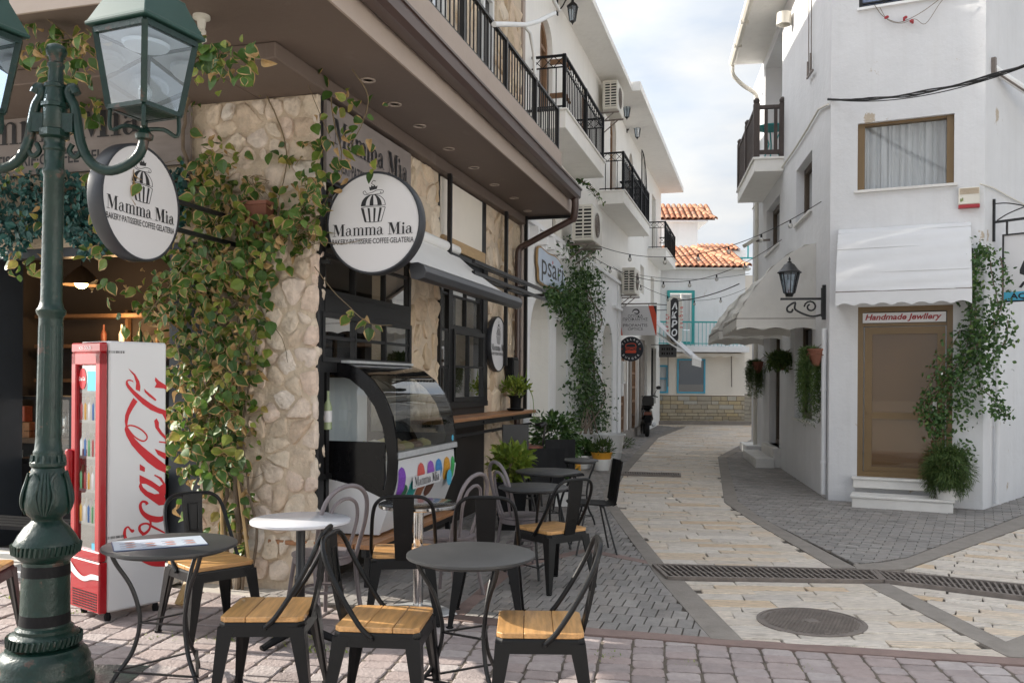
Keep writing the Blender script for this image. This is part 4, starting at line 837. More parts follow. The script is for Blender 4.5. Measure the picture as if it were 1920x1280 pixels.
def round_sign(M, R, label, th=.1, bracket=None, bm_=None):
    t = thing('round_sign', label, 'sign', M)
    m = MB(); m.lathe([(R * .955, -th), (R * .99, -th), (R, -th + .01), (R, .004), (R * .985, .012), (R * .955, .012), (R * .95, 0)], 64); build(m, 'rim', MT['navy_rim'], t)
    m = MB(); m.add([(R * .957 * math.cos(k_ * math.pi / 32), R * .957 * math.sin(k_ * math.pi / 32), .004) for k_ in range(64)], [tuple(range(64))]); m.lathe([(R * .95, -th + .004), (0, -th + .004)], 48); build(m, 'sign_face', MT['sign_white'], t)
    m = MB(); s, k_ = serif_mb('Mamma Mia', R * 1.7); put(m, s, (-.01 * R, -.24 * R, .004), (1, 0, 0), (0, 1, 0), lift=.0015); put(m, text_mb('BAKERY\u00b7PATISSERIE\u00b7COFFEE\u00b7GELATERIA', R * .105, R * 1.72, bold=.012), (-.01 * R, -.40 * R, .004), (1, 0, 0), (0, 1, 0)); build(m, 'lettering', MT['ink'], t)
    m = MB(); put(m, cupcake(), (0, .365 * R, .004), Vector((1, 0, 0)) * R * .255, Vector((0, 1, 0)) * R * .235, lift=.0015 / .06); 
    m.v = [(a, b, .0055 + (c - .0055) * .0) for a, b, c in m.v]
    build(m, 'cupcake_emblem', MT['ink'], t)
    if bracket:
        m = MB()
        for a, b in bracket: m.bar(a, b, .03, .03)
        build(m, 'bracket', MT['black'], t)
    return t
p2 = FA.cross(700, 418, 0); round_sign(basis(PA(0, p2.y, p2.z), FA.w, UP, -FA.u), .395, 'white round cupcake sign hanging over the display freezer', .1, [((-.39, -.28, -.05), (-.62, -.28, -.05)), ((-.39, .2, -.05), (-.62, .2, -.05))])
q = ray(266, 381) * (6.0 * F / 1700); round_sign(basis(Vector((0, 0, H)) + q, FA.u, UP, FA.w), .385, 'white round cupcake sign behind the green lantern', .1, [((.38, .1, -.05), (1.2, .1, -.05)), ((.38, -.1, -.05), (1.2, -.1, -.05))])
round_sign(basis(PA(4.73, -.07, 2.075), FA.u, UP, FA.w), .36, 'smaller white round cupcake sign flat on the far stone wall', .05)
# steel pergola frame by the wall
t = thing('pergola', 'thin black steel frame of posts and rails along the cafe wall', 'frame', PA(2.9, -.1, 0))
for x, z0 in ((2.76, 2.7), (4.94, 1.8), (5.95, 1.2)):
    m = MB(); m.box(x - .022, x + .022, -.13, -.086, z0, 3.83 if x < 5.5 else 3.95); build(m, 'post', MT['black'], t, MA)
for y, z in ((-.105, 2.97), (-.105, 2.82), (-.38, 2.88), (-.38, 2.76)):
    m = MB(); m.box(2.76, 5.97, y - .018, y + .018, z - .02, z + .02); build(m, 'rail', MT['black'], t, MA)
m = MB(); m.box(5.93, 5.97, -.78, -.1, 3.90, 3.94); m.box(5.93, 5.96, -.38, -.1, 2.80, 2.84); m.box(4.92, 4.95, -.38, -.1, 2.80, 2.84); build(m, 'cross_bar', MT['black'], t, MA)
# awning
t = thing('cafe_awning', 'pale grey awning with dark front bar over the cafe window', 'awning', PA(1.5, -.4, 2.5))
m = MB(); y1, z1, y2, z2 = -.06, 3.02, -.74, 2.50; n = 8
for side in (0, 1):
    pass
top = [(y1 + (y2 - y1) * i / n, z1 + (z2 - z1) * i / n - .03 * math.sin(math.pi * i / n)) for i in range(n + 1)]
m.loft([[(x, a, b) for a, b in top + [(a, b - .006) for a, b in top[::-1]]] for x in (.28, 1.2, 2.1, 3.05)]); build(m, 'awning_cloth', MT['awning_grey'], t, MA)
m = MB(); m.loft([[(x, y2 - .03 + a, z2 - .03 + b) for a, b in ((.06, .05), (.0, .055), (-.05, .03), (-.07, -.02), (-.05, -.07), (.0, -.085), (.06, -.07), (.075, 0))] for x in (.22, 3.1)]); build(m, 'front_bar', MT['awning_bar'], t, MA, bevel=.004)
m = MB(); m.tube([(.24, -.07, 3.05), (3.1, -.07, 3.05)], .055, 12); build(m, 'roller', MT['awning_grey'], t, MA)
for x in (.5, 2.8): m = MB(); m.bar((x, -.05, 2.75), (x + .1, -.42, 2.68), .03, .03); m.bar((x + .1, -.42, 2.68), (x, -.72, 2.46), .025, .025); build(m, 'folding_arm', MT['awning_bar'], t, MA)
# bar shelf
t = thing('bar_shelf', 'narrow wooden bar shelf on black brackets under the cafe window', 'shelf', PA(3.8, -.2, 1.2))
for i in range(3):
    m = MB(); m.box(1.92, 5.66, -.345 + i * .11, -.239 + i * .11, 1.165, 1.205); build(m, 'plank', MT['wood2'], t, MA, bevel=.004)
m = MB(); m.box(1.95, 5.6, -.30, -.27, 1.10, 1.16); m.box(1.95, 5.6, -.30, -.27, 1.0, 1.03)
for x in (2.2, 3.4, 4.6, 5.5): m.bar((x, -.03, .95), (x, -.3, 1.02), .02, .02); m.bar((x, -.03, 1.13), (x, -.32, 1.13), .03, .03)
build(m, 'bracket', MT['black'], t, MA)
# wall box and small wall lamp bits
t = thing('meter_box', 'black switch box on the cafe wall at the downpipe', 'box', PA(5.2, -.06, 1.7)); m = MB(); m.box(5.18, 5.46, -.14, -.03, 1.56, 1.92); build(m, 'box_body', MT['blackm'], t, MA, bevel=.01); m = MB(); m.box(5.2, 5.44, -.15, -.141, 1.6, 1.88); build(m, 'box_door', MT['black'], t, MA)
t = thing('wall_planter', 'empty terracotta wall box half hidden by the ivy on the pillar', 'planter', PA(-.1, .5, 2.9))
pz = FA.cross(483, 400, -.12); m = MB(); m.loft([[(-.02, pz.y - .10, pz.z - .1), (-.02, pz.y + .10, pz.z - .1), (-.15, pz.y + .09, pz.z - .1), (-.15, pz.y - .09, pz.z - .1)], [(-.02, pz.y - .12, pz.z + .06), (-.02, pz.y + .12, pz.z + .06), (-.19, pz.y + .115, pz.z + .06), (-.19, pz.y - .115, pz.z + .06)]]); build(m, 'planter_body', MT['terracotta'], t, MA, bevel=.006); m = MB(); frame_rect(m, pz.y - .125, pz.y + .125, -.2, -.01, .02, 0, .03); m.v = [(b2, a2, pz.z + .055 + c2) for a2, c2, b2 in m.v]; build(m, 'planter_rim', MT['terracotta'], t, MA)
t = thing('security_camera', 'cream security camera under the brown soffit beside the lantern', 'camera', MA @ Matrix.Translation(FA.hor(378, 30, 3.95)))
m = MB(); m.lathe([(.055, 0), (.055, -.02), (.03, -.03), (.022, -.09), (.03, -.1), (.03, -.14), (0, -.15)], 14); build(m, 'mount', MT['ac'], t); m = MB(); m.bar((0, 0, -.13), (-.12, .06, -.24), .085, .085); build(m, 'camera_body', MT['ac'], t, bevel=.01)
t = thing('flag_pole', 'bent white pole clamped to the balcony railing', 'pole', PA(4, -.62, 5.3))
c0 = [FA.on(x, y, -.66) for x, y in ((926, 46), (955, 46), (985, 47), (1010, 40), (1040, 25))]; m = MB(); m.tube(c0, .028, 10); build(m, 'pole_arm', MT['white_paint'], t, MA); m = MB(); m.tube([FA.on(x, y, -.64) for x, y in ((984, 50), (994, 62), (1001, 100), (1003, 140))], .022, 10); m.tube([FA.on(x, y, -.66) for x, y in ((1048, 20), (1040, 5), (1030, -25))], .026, 10); build(m, 'pole_brace', MT['white_paint'], t, MA)
# ================================================================== WHITE SHOP HOUSES on the cafe side
def lantern_small(M, label, group=None):
    t = thing('wall_lantern', label, 'lamp', M, group)       # local -y points into the street
    m = MB(); m.box(-.03, .03, -.02, 0, -.14, .14); m.tube(catmull([(0, -.02, -.08), (0, -.1, .0), (0, -.16, .1), (0, -.24, .12), (0, -.27, .06)], 4), .012, 8); build(m, 'bracket', MT['black'], t)
    m = MB(); m.lathe([(.0, .10), (.02, .08), (.03, .05), (.10, -.02), (.105, -.035), (.09, -.04)], 6, (0, -.27, 0)); m.lathe([(.05, -.27), (.03, -.29), (.012, -.31), (0, -.34)], 6, (0, -.27, 0))
    for k in range(6):
        a = math.pi / 3 * k; m.bar((.088 * math.cos(a), -.27 + .088 * math.sin(a), -.04), (.052 * math.cos(a), -.27 + .052 * math.sin(a), -.27), .01, .01)
    build(m, 'lantern_cage', MT['black'], t)
    m = MB(); m.lathe([(.082, -.04), (.047, -.268)], 6, (0, -.27, 0)); build(m, 'lantern_glass', MT['lamp_glass'], t)
    return t
def ac_unit(M, label, w=.8, d=.3, h=.55):
    t = thing('air_conditioner', label, 'air conditioner', M)   # origin at the wall, unit out along -y
    m = MB(); m.box(-w / 2, w / 2, -d - .1, -.1, 0, h); build(m, 'housing', MT['ac'], t, bevel=.015)
    m = MB(); ringp = [(.2 * math.cos(k * math.pi / 12), .2 * math.sin(k * math.pi / 12)) for k in range(24)]
    for r in (.06, .1, .14, .18, .21): m.tube([(-.08 + r * math.cos(k * math.pi / 10), -d - .112, h / 2 + r * math.sin(k * math.pi / 10)) for k in range(20)], .006, 5, closed=True)
    m.bar((-.29, -d - .112, h / 2), (.13, -d - .112, h / 2), .01, .01); m.bar((-.08, -d - .112, h / 2 - .2), (-.08, -d - .112, h / 2 + .2), .01, .01)
    build(m, 'fan_guard', MT['iron'], t)
    for sx in (-1,):                                         # louvres on the end that faces down the lane
        m = MB(); m.box(-w / 2 - .004, -w / 2 - .001, -d - .07, -.16, .05, h - .05); build(m, 'grille_shade', MT['recess_shade'], t)  # flat black sheet painted as the shade behind the slats
        k = MB(); k.box(-w / 2 - .016, -w / 2 - .005, -d - .075, -.155, -.012, .012); me = mesh_of(k, 'grille_slat', MT['ac'])
        for i in range(9): inst(me, 'grille_slat', t, W[t.name] @ Matrix.Translation((0, 0, .07 + i * (h - .14) / 8)))
        m = MB(); m.box(-w / 2 - .017, -w / 2 - .006, -d / 2 - .125, -d / 2 - .1, .05, h - .05); build(m, 'grille_post', MT['ac'], t)
    m = MB(); m.bar((-w * .35, 0, -.04), (-w * .35, -d - .12, -.04), .03, .03); m.bar((w * .35, 0, -.04), (w * .35, -d - .12, -.04), .03, .03); m.bar((-w * .35, -.01, -.3), (-w * .35, -d, -.05), .02, .02); m.bar((w * .35, -.01, -.3), (w * .35, -d, -.05), .02, .02); build(m, 'bracket', MT['iron'], t)
    return t
def arch_frame(parent, M, x0, x1, z0, z1, y, w, mat, ratio=1.0, name='window', gl=None, bars=()):
    rz = (x1 - x0) / 2 * ratio; sp = z1 - rz
    o = [(x0, z0), (x0, sp)] + arc((x0 + x1) / 2, sp, (x1 - x0) / 2, 180, 0, 12, rz)[1:-1] + [(x1, sp), (x1, z0)]
    i_ = [(x0 + w, z0), (x0 + w, sp)] + arc((x0 + x1) / 2, sp, (x1 - x0) / 2 - w, 180, 0, 12, rz - w)[1:-1] + [(x1 - w, sp), (x1 - w, z0)]
    m = MB()
    for k in range(len(o) - 1):
        a, b, c, d = o[k], o[k + 1], i_[k + 1], i_[k]
        m.loft([[(p[0], yy, p[1]) for p in (a, b, c, d)] for yy in (y - .03, y + .03)])
    for bx in bars: m.box(bx - .03, bx + .03, y - .025, y + .025, z0, z1 - .1)
    m.box(x0 + w, x1 - w, y - .02, y + .02, z0, z0 + .12); m.box(x0 + w, x1 - w, y - .02, y + .02, sp - .03, sp + .03)
    f = build(m, name, mat, parent, M); m = MB(); m.poly([(p[0], y + .012, p[1]) for p in i_]); build(m, 'pane', gl or MT['glass_dark'], f, M); return f
h1 = thing('white_shop_house', 'long white shop house with arches and iron balconies beyond the cafe', 'building', FA.M @ Matrix.Translation((6.2, 0, 0)))
m = MB()
ops = [(6.50, 7.80, .02, 2.93, 1.0), (8.22, 9.15, .02, 2.64), (12.62, 14.05, .02, 2.92, 1.0), (7.1, 7.95, 5.6, 7.4, .9), (10.35, 11.0, 5.9, 7.35, 1.0), (13.65, 14.5, 5.6, 7.75, .9), (8.0, 8.7, 4.05, 4.9), (11.0, 12.0, 3.75, 4.75)]
wall(m, 6.16, 15.0, -.1, 8.12, ops, 0, .42); m.poly([(6.16, 0, -.1), (6.16, 4, -.1), (6.16, 4, 8.1), (6.16, 0, 8.1)])
build(m, 'street_wall', MT['plaster_warm'], h1, MA, fix=False)
m = MB(); wall(m, 6.16, 15.0, -.1, 3.95, ops[:3], -.03, .031); build(m, 'ground_floor_wall', MT['plaster'], h1, MA, fix=False)
m = MB(); m.box(6.16, 13.1, -.57, .3, 8.0, 8.12); m.box(13.1, 15.0, -.75, .3, 8.02, 8.18); m.box(6.16, 15.0, .3, 5.2, 8.0, 8.1); m.box(13.1, 13.13, -.75, -.57, 7.98, 8.02); build(m, 'flat_roof', MT['plaster_warm'], h1, MA)
m = MB(); m.box(6.16, 15.0, -.09, -.03, 3.93, 4.0); m.box(13.9, 14.98, -.12, -.031, 3.3, 3.36); m.box(14.6, 15.0, -.07, -.03, -.1, 3.9); build(m, 'string_course', MT['plaster'], h1, MA)
for i in range(9):
    x = 6.5 + i * .52; m = MB(); m.box(x - .05, x + .05, -.16, -.03, 3.70, 3.90); build(m, 'corbel', MT['plaster'], h1, MA)
arch_frame(h1, MA, 6.50, 7.80, .05, 2.93, .35, .08, MT['white_paint'], 1.0, 'shop_window', MT['glass'])
m = MB(); m.box(6.5, 7.8, .36, .42, .05, 2.9); build(m, 'window_backing', MT['ac'], h1, MA)
m = MB(); frame_rect(m, 8.22, 9.15, .02, 2.64, .09, .28, .36); d = build(m, 'shop_door', MT['white_paint'], h1, MA)
m = MB(); m.poly([(8.3, .33, .1), (9.08, .33, .1), (9.08, .33, 2.56), (8.3, .33, 2.56)]); build(m, 'pane', MT['glass'], d, MA); m = MB(); m.tube([(8.42, .24, .9), (8.42, .24, 1.5)], .012, 8); build(m, 'handle', MT['chrome'], d, MA)
m = MB(); m.box(8.22, 9.15, .38, .41, .05, 2.6); build(m, 'door_backing', pm('pale_aqua_door', (.42, .52, .54), .5, .05, 3), h1, MA)
m = MB(); m.box(12.65, 14.02, .30, .36, .02, 2.9); ab = build(m, 'arch_panel', MT['white_paint'], h1, MA)
for z in (.55, 1.0, 1.5, 2.0, 2.45): m = MB(); m.box(12.65, 14.02, .285, .299, z, z + .012); build(m, 'joint_line', MT['ac'], ab, MA)
for x0, x1, z0, z1, r in ((7.1, 7.95, 5.6, 7.4, .9), (10.35, 11.0, 5.9, 7.35, 1.0), (13.65, 14.5, 5.6, 7.75, .9)):
    arch_frame(h1, MA, x0, x1, z0, z1, .12, .09, MT['wood_door'], r, 'arched_door', None, ((x0 + x1) / 2,))
for x, z in ((7.97, 6.25), (7.97, 6.8), (14.52, 6.1)):
    m = MB(); m.box(x - .22, x + .0, -.25, -.21, z - .05, z + .06); m.box(x - .2, x - .16, -.24, .0, z - .04, z + .04); m.bar((x - .1, -.23, z + .05), (x - .02, -.3, z - .1), .03, .03); build(m, 'shutter_bracket', MT['wood_door'], h1, MA)
for x0, x1, z0, z1 in ((8.0, 8.7, 4.05, 4.9), (11.0, 12.0, 3.75, 4.75)):
    m = MB(); frame_rect(m, x0, x1, z0, z1, .06, .1, .16); m.box((x0 + x1) / 2 - .03, (x0 + x1) / 2 + .03, .1, .15, z0, z1); f = build(m, 'window', MT['ac'], h1, MA); m = MB(); m.poly([(x0, .14, z0), (x1, .14, z0), (x1, .14, z1), (x0, .14, z1)]); build(m, 'pane', MT['glass_dark'], f, MA)
def balcony(parent, x0, x1, d=.55, z0=5.34, z1=5.60, rt=6.42, first=True):
    m = MB(); m.box(x0, x1, -d, .01, z0, z1); m.box(x0 - .03, x1 + .03, -d - .03, .01, z1, z1 + .03); b = build(m, 'balcony_slab', MT['plaster_warm'], parent, MA, bevel=.006)
    railing(parent, MA, [(x0 + .03, -.02), (x0 + .03, -d + .03), (x1 - .03, -d + .03), (x1 - .03, -.02)], z1 + .02, rt, .12, .04, .014, .17, MT['blackm'], [(x0 + .03, -d + .03), ((x0 + x1) / 2, -d + .03), (x1 - .03, -d + .03)])
balcony(h1, 6.5, 9.8); balcony(h1, 12.2, 14.98)
h2 = thing('far_white_house', 'white house with a brown lattice shop front farther up the lane', 'building', FA.M @ Matrix.Translation((15, 0, 0)))
m = MB(); ops = [(15.5, 16.5, .3, 2.5), (17.2, 18.6, .3, 2.6), (19.6, 20.6, .1, 2.7), (21.6, 22.9, .9, 2.7), (16.6, 17.3, 5.6, 7.6, .9), (19, 19.6, 5.8, 7.3, 1), (21.5, 22.5, 5.6, 7.5), (18.9, 19.7, 4.15, 4.95), (21.3, 22.2, 3.7, 4.9)]
wall(m, 15.0, 24.03, -.1, 8.16, ops, 0, .35); m.poly([(24.03, 0, -.1), (24.03, 5, -.1), (24.03, 5, 8.1), (24.03, 0, 8.1)]); build(m, 'street_wall', MT['plaster_warm'], h2, MA, fix=False)
m = MB(); m.box(15.0, 24.05, -.75, .3, 8.02, 8.18); m.box(15.0, 24.05, .3, 5, 8.0, 8.1); build(m, 'flat_roof', MT['plaster_warm'], h2, MA)
balcony(h2, 15.0, 16.5); balcony(h2, 20.5, 23.5)
for x0, x1, z0, z1, mt in ((15.5, 16.5, .3, 2.5, 'wood_door'), (17.2, 18.6, .3, 2.6, 'wood_door')):
    m = MB(); frame_rect(m, x0, x1, z0, z1, .08, .08, .14)
    for k_ in range(1, 5): m.box(x0 + (x1 - x0) * k_ / 5 - .03, x0 + (x1 - x0) * k_ / 5 + .03, .09, .13, z0, z1)
    for k_ in range(1, 6): m.box(x0, x1, .085, .135, z0 + (z1 - z0) * k_ / 6 - .03, z0 + (z1 - z0) * k_ / 6 + .03)
    f = build(m, 'lattice_door', MT[mt], h2, MA); m = MB(); m.poly([(x0, .13, z0), (x1, .13, z0), (x1, .13, z1), (x0, .13, z1)]); build(m, 'pane', MT['glass_dark'], f, MA)
m = MB(); m.box(15.0, 20.5, -.05, .0, -.1, .35); m.box(16.7, 17.1, -.04, 0, .35, 2.7); m.box(18.7, 19.5, -.06, 0, .35, 2.8); build(m, 'shop_plinth', MT['concrete'], h2, MA)
for x0, x1, z0, z1 in ((19.6, 20.6, .1, 2.7), (21.6, 22.9, .9, 2.7), (21.5, 22.5, 5.6, 7.5), (18.9, 19.7, 4.15, 4.95), (21.3, 22.2, 3.7, 4.9)):
    m = MB(); frame_rect(m, x0, x1, z0, z1, .07, .1, .16); f = build(m, 'window', MT['ac'] if z0 > 3 else MT['blackm'], h2, MA); m = MB(); m.poly([(x0, .14, z0), (x1, .14, z0), (x1, .14, z1), (x0, .14, z1)]); build(m, 'pane', MT['glass_dark'], f, MA)
for x0, x1, z0, z1 in ((16.6, 17.3, 5.6, 7.6), (19, 19.6, 5.8, 7.3)): arch_frame(h2, MA, x0, x1, z0, z1, .12, .09, MT['wood_door'], .9, 'arched_door', None, ((x0 + x1) / 2,))
m = MB(); pts = [(16.5, -.53, 6.45)]; m.tube([(15.3, -.5, 5.6), (15.3, -.5, 7.25)], .012, 6); cpts = catmull([(15.3, -.5, 7.25), (15.7, -.5, 7.2), (16.1, -.5, 6.9), (16.3, -.5, 6.4), (16.3, -.5, 5.7)], 5); m.tube(cpts, .012, 6)
for p in cpts[3:-4:3]: m.tube([p, (p[0], p[1], 5.7)], .008, 5)
build(m, 'iron_screen', MT['blackm'], h2, MA)
for par, x0, x1 in ((cafe, -.5, 6.1), (h1, 6.2, 12.5)):          # unseen pitched roofs, added so their ridge shades the lane wall opposite
    m = MB(); m.loft([[(x, -.3, 8.19), (x, 2.6, 10.7), (x, 5.2, 8.19)] for x in (x0, x1)]); build(m, 'shading_roof', MT['terracotta'], par, MA)
# air conditioners and wall lanterns
def acpos(px, py, x, w=.8, h=.55):
    p = FA.on(px, py, 0); return FA.M @ TR((x, 0, p.z))
ac_unit(FA.M @ TR((12.45, 0, 7.3)), 'cream air conditioner high under the eaves above the second balcony', .8, .32, .6)
ac_unit(FA.M @ TR((9.0, -.12, 4.0)), 'cream air conditioner above the ivy just behind the gutter end', .9, .36, .62)
ac_unit(FA.M @ TR((15.25, 0, 3.72)), 'cream air conditioner above the optician sign', .8, .32, .62)
ac_unit(FA.M @ TR((5.3, -.2, 4.35)), 'grey air conditioner standing on the cafe balcony behind the railing', .7, .2, .55)
for px, py, lb in ((1052, 30, 'black wall lantern beside the white bent pole'), (1162, 212, 'black wall lantern just under the air conditioner at the eaves'), (1183, 250, 'black wall lantern near the curved iron screen')):
    p = FA.on(px - 8, py, 0); lantern_small(FA.M @ TR((p.x, 0, p.z + .15)), lb)
# signs on the white houses
t = thing('shop_sign', 'pale blue shop sign with a wavy outline', 'sign', basis(PA(7.67, -.06, 3.35), FA.u, UP, FA.w))
o = [(-.95, .26), (-.8, .30), (-.3, .27), (.2, .29), (.62, .22), (.85, .1), (.95, .0), (.93, -.12), (.88, -.22), (.6, -.26), (.2, -.22), (-.3, -.25), (-.75, -.24), (-.88, -.2), (-.9, -.05), (-.97, .05)]
o = [tuple(p)[:2] for p in catmull([(a, b, 0) for a, b in o + o[:1]], 4)[:-1]]
m = MB(); m.prism([(a * 1.02, b * 1.05) for a, b in o], 0, .03); build(m, 'board', MT['gold'], t); m = MB(); m.prism([(a * .985, b * .96) for a, b in o], .03, .036); build(m, 'board_face', pm('pale_blue_board', (.52, .60, .72), .5, .05, 4), t)
m = MB(); put(m, text_mb('psari', .34, 1.5, bold=.004), (0, -.09, .036), (1, 0, 0), (0, 1, 0)); build(m, 'lettering', MT['ink'], t); m = MB(); m.add([(-.02 + .035 * math.cos(k_), .16 + .035 * math.sin(k_), .0385) for k_ in range(6)], [tuple(range(6))]); build(m, 'red_dot', MT['orange'], t)
ps = FA.cross(1155, 574, 15.1); p2_ = FA.cross(1231, 628, 15.1); w_ = abs(p2_.y - ps.y); h_ = ps.z - p2_.z
t = thing('optician_sign', 'white hanging optician sign with red corners and Greek lettering', 'sign', basis(PA(15.1, (ps.y + p2_.y) / 2, (ps.z + p2_.z) / 2), FA.w, UP, -FA.u))
m = MB(); m.box(-w_ / 2, w_ / 2, -h_ / 2, h_ / 2, -.05, 0); build(m, 'panel', MT['sign_white'], t)
m = MB(); a, b = w_ / 2, h_ / 2
m.poly([(-a, -b, .002), (-a + .17, -b, .002), (-a + .03, b, .002), (-a, b, .002)]); build(m, 'red_corner', MT['orange'], t); m = MB(); m.poly([(a, b, .002), (a - .2, b, .002), (a - .02, -b, .002), (a, -b, .002)]); build(m, 'red_corner', MT['orange'], t)
m = MB(); m.poly([(-a, -b, .003), (-a + .07, -b, .003), (-a, -b * .1, .003)]); m.poly([(a, b, .003), (a - .08, b, .003), (a, .1, .003)]); m.join(ribbon([(-.1, .2), (-.05, .26), (.03, .26), (.07, .2), (.02, .165), (-.05, .19)], [.01, .03, .035, .03, .03, .01], z=.003)); build(m, 'dark_corner', MT['ink'], t)
m = MB()
for s, y, hh, ww in (('\u039f\u03a0\u03a4\u0399\u039a\u0391', .075, .07, .36), ('\u03a0\u03a1\u039f\u03a6\u0391\u039d\u03a4\u0397\u03a3', -.005, .07, .6), ('PROFANTIS', -.15, .075, .58), ('OPTICS', -.235, .065, .36)): put(m, text_mb(s, hh, ww), (-.02, y, 0), (1, 0, 0), (0, 1, 0))
m.box(-.28, .26, -.035, -.032, .0015, .0025); build(m, 'lettering', MT['ink'], t)
m = MB(); m.bar((-a - .1, b + .05, -.02), (a, b + .05, -.02), .03, .03)
for x in (-.3, .3): m.bar((x, b, -.02), (x, b + .05, -.02), .015, .015)
build(m, 'hanger', MT['iron'], t)
pb = FA.cross(1183, 654, 15.4)
t = thing('burger_sign', 'black round hanging sign with a red burger', 'sign', basis(PA(15.4, pb.y, pb.z), FA.w, UP, -FA.u)); R = .305
m = MB(); m.lathe([(0, -.06), (R, -.06), (R, 0), (0, 0)], 40); build(m, 'disc', pm('navy_black_disc', (.012, .015, .022), .4, .1, 5), t)
m = MB()
def ring_text(s, r, a0, step, hgt, flip=False):
    for i, chh in enumerate(s):
        a = rad(a0 + (step if flip else -step) * i); g = text_mb(chh, hgt, None, bold=.02)
        X = Vector((-math.sin(a), math.cos(a), 0)) if flip else Vector((math.sin(a), -math.cos(a), 0)); Y = Vector((-math.cos(a), -math.sin(a), 0)) if flip else Vector((math.cos(a), math.sin(a), 0))
        put(m, g, Vector((r * math.cos(a), r * math.sin(a), 0)), X, Y)
ring_text('VILLAGE', .215, 150, 20, .05); ring_text('BURGER', .26, 220, 20, .05, True); build(m, 'lettering', MT['ink_white'], t)
m = MB()
for p, w2 in ((((-.13, .04), (-.12, .1), (-.05, .13), (.08, .13), (.12, .08), (.13, .035)), .02), (((-.13, .035), (0, .03), (.13, .035)), .025), (((-.13, -.0), (-.05, -.02), (.02, .005), (.08, -.02), (.13, 0)), .018)): m.join(ribbon(p, [w2] * len(p), z=.003))
m.prism([(-.13, -.10), (.11, -.10), (.13, -.08), (.13, -.035), (-.13, -.035), (-.14, -.08)], .001, .003)
for sx in (-1, 1): m.add([(sx * .225 + .018 * math.cos(k_ * 1.57), .0 + .022 * math.sin(k_ * 1.57), .003) for k_ in range(4)], [(0, 1, 2, 3)])
build(m, 'burger_emblem', MT['orange'], t)
m = MB(); m.bar((R, 0, -.03), (-R - .25, 0, -.03), .02, .02); build(m, 'bracket', MT['black'], t)
pk = FA.cross(1264.5, 610, 20.0)
t = thing('oval_sign', 'tall oval shop sign with white letters on black', 'sign', basis(PA(20.0, pk.y, 3.42), FA.w, UP, -FA.u)); a, b = .225, .72
def stad(a, b): return [(x, y + b - a) for x, y in arc(0, 0, a, 0, 180, 12)] + [(x, y - b + a) for x, y in arc(0, 0, a, 180, 360, 12)]
m = MB(); m.prism(stad(a, b), -.05, 0); build(m, 'panel', MT['ac'], t); m = MB(); m.prism(stad(a * .52, b * .9), 0, .004); build(m, 'black_field', MT['ink'], t)
m = MB()
for i, chh in enumerate('\u0391\u039a\u03a1\u039f'): put(m, text_mb(chh, .19, .17, .15, bold=.03), (0, .32 - i * .26, .005), (1, 0, 0), (0, 1, 0))
build(m, 'lettering', MT['ink_white'], t)
m = MB(); s = '\u039a\u03a1\u0395\u03a0\u0391'
for i, chh in enumerate('\u03a4\u03a3\u03a5\u03a1\u039a'[::-1]): put(m, text_mb(chh, .075, None, bold=.02), (-.17, -.3 + i * .115, 0), (0, 1, 0), (-1, 0, 0))
for i, chh in enumerate('\u0392\u0399\u039f\u03a4\u0395\u03a7'): put(m, text_mb(chh, .075, None, bold=.02), (.17, .36 - i * .115, 0), (0, -1, 0), (1, 0, 0))
ring_text('\u0391\u039b\u039b\u0391', .16, 150, 38, .07)
m.v = m.v[:]; build(m, 'red_lettering', MT['ink_red'], t)
m = MB(); m.bar((-a, .45, -.02), (-a - .6, .5, -.02), .02, .02); m.bar((-a, .3, -.02), (-a - .6, .3, -.02), .02, .02); build(m, 'bracket', MT['black'], t)
pg = FA.cross(1252, 658, 21.5); t = thing('hanging_sign', 'small grey hanging sign below the oval sign', 'sign', basis(PA(21.5, pg.y, pg.z), FA.w, UP, -FA.u)); m = MB(); m.box(-.27, .27, -.19, .19, -.03, 0); build(m, 'board', pm('grey_sign_board', (.16, .17, .18), .6, .2, 8), t); m = MB(); [m.box(-.19 + i_ * .075, -.135 + i_ * .075 - .02 * (i_ % 2), zz, zz + .07, .001, .003) for zz in (.03, -.11) for i_ in range(5)]; build(m, 'worn_print', MT['ink'], t)
m = MB(); m.bar((-1.4, .2, -.02), (.27, .2, -.02), .02, .02); build(m, 'bracket', MT['black'], t)
t = thing('awning', 'white folding-arm awning over the shop near the scooter', 'awning', PA(20, -.7, 3))
m = MB()
aw = [(-.08, 3.62), (-.5, 3.22), (-1.0, 2.74), (-1.42, 2.36)]
m.loft([[(x, a, b) for a, b in aw + [(a, b - .03) for a, b in aw[::-1]]] for x in (19.0, 22.8)]); build(m, 'awning_cloth', MT['awning'], t, MA)
m = MB(); m.box(18.98, 22.82, -1.47, -1.40, 2.28, 2.37); m.box(18.98, 22.82, -.12, -.02, 3.58, 3.7); build(m, 'front_bar', MT['white_paint'], t, MA); m = MB(); m.box(19.0, 22.8, -1.46, -1.45, 2.08, 2.28); build(m, 'valance', MT['awning_old'], t, MA)
for x in (19.05, 22.75): m = MB(); m.bar((x, -.05, 3.2), (x, -.75, 2.75), .05, .04); m.bar((x, -.75, 2.75), (x, -1.42, 2.32), .04, .04); build(m, 'folding_arm', MT['white_paint'], t, MA)
t = thing('meter_box', 'white stepped meter box on the corner of the lattice shop', 'box', PA(15.2, 0, 1.5)); m = MB(); m.box(15.1, 15.45, -.12, 0, 1.55, 2.1); m.box(15.1, 15.3, -.1, 0, 1.25, 1.549); build(m, 'box_body', MT['white_paint'], t, MA, bevel=.01); m = MB(); m.box(15.13, 15.42, -.13, -.121, 1.6, 2.05); build(m, 'box_door', MT['ac'], t, MA)

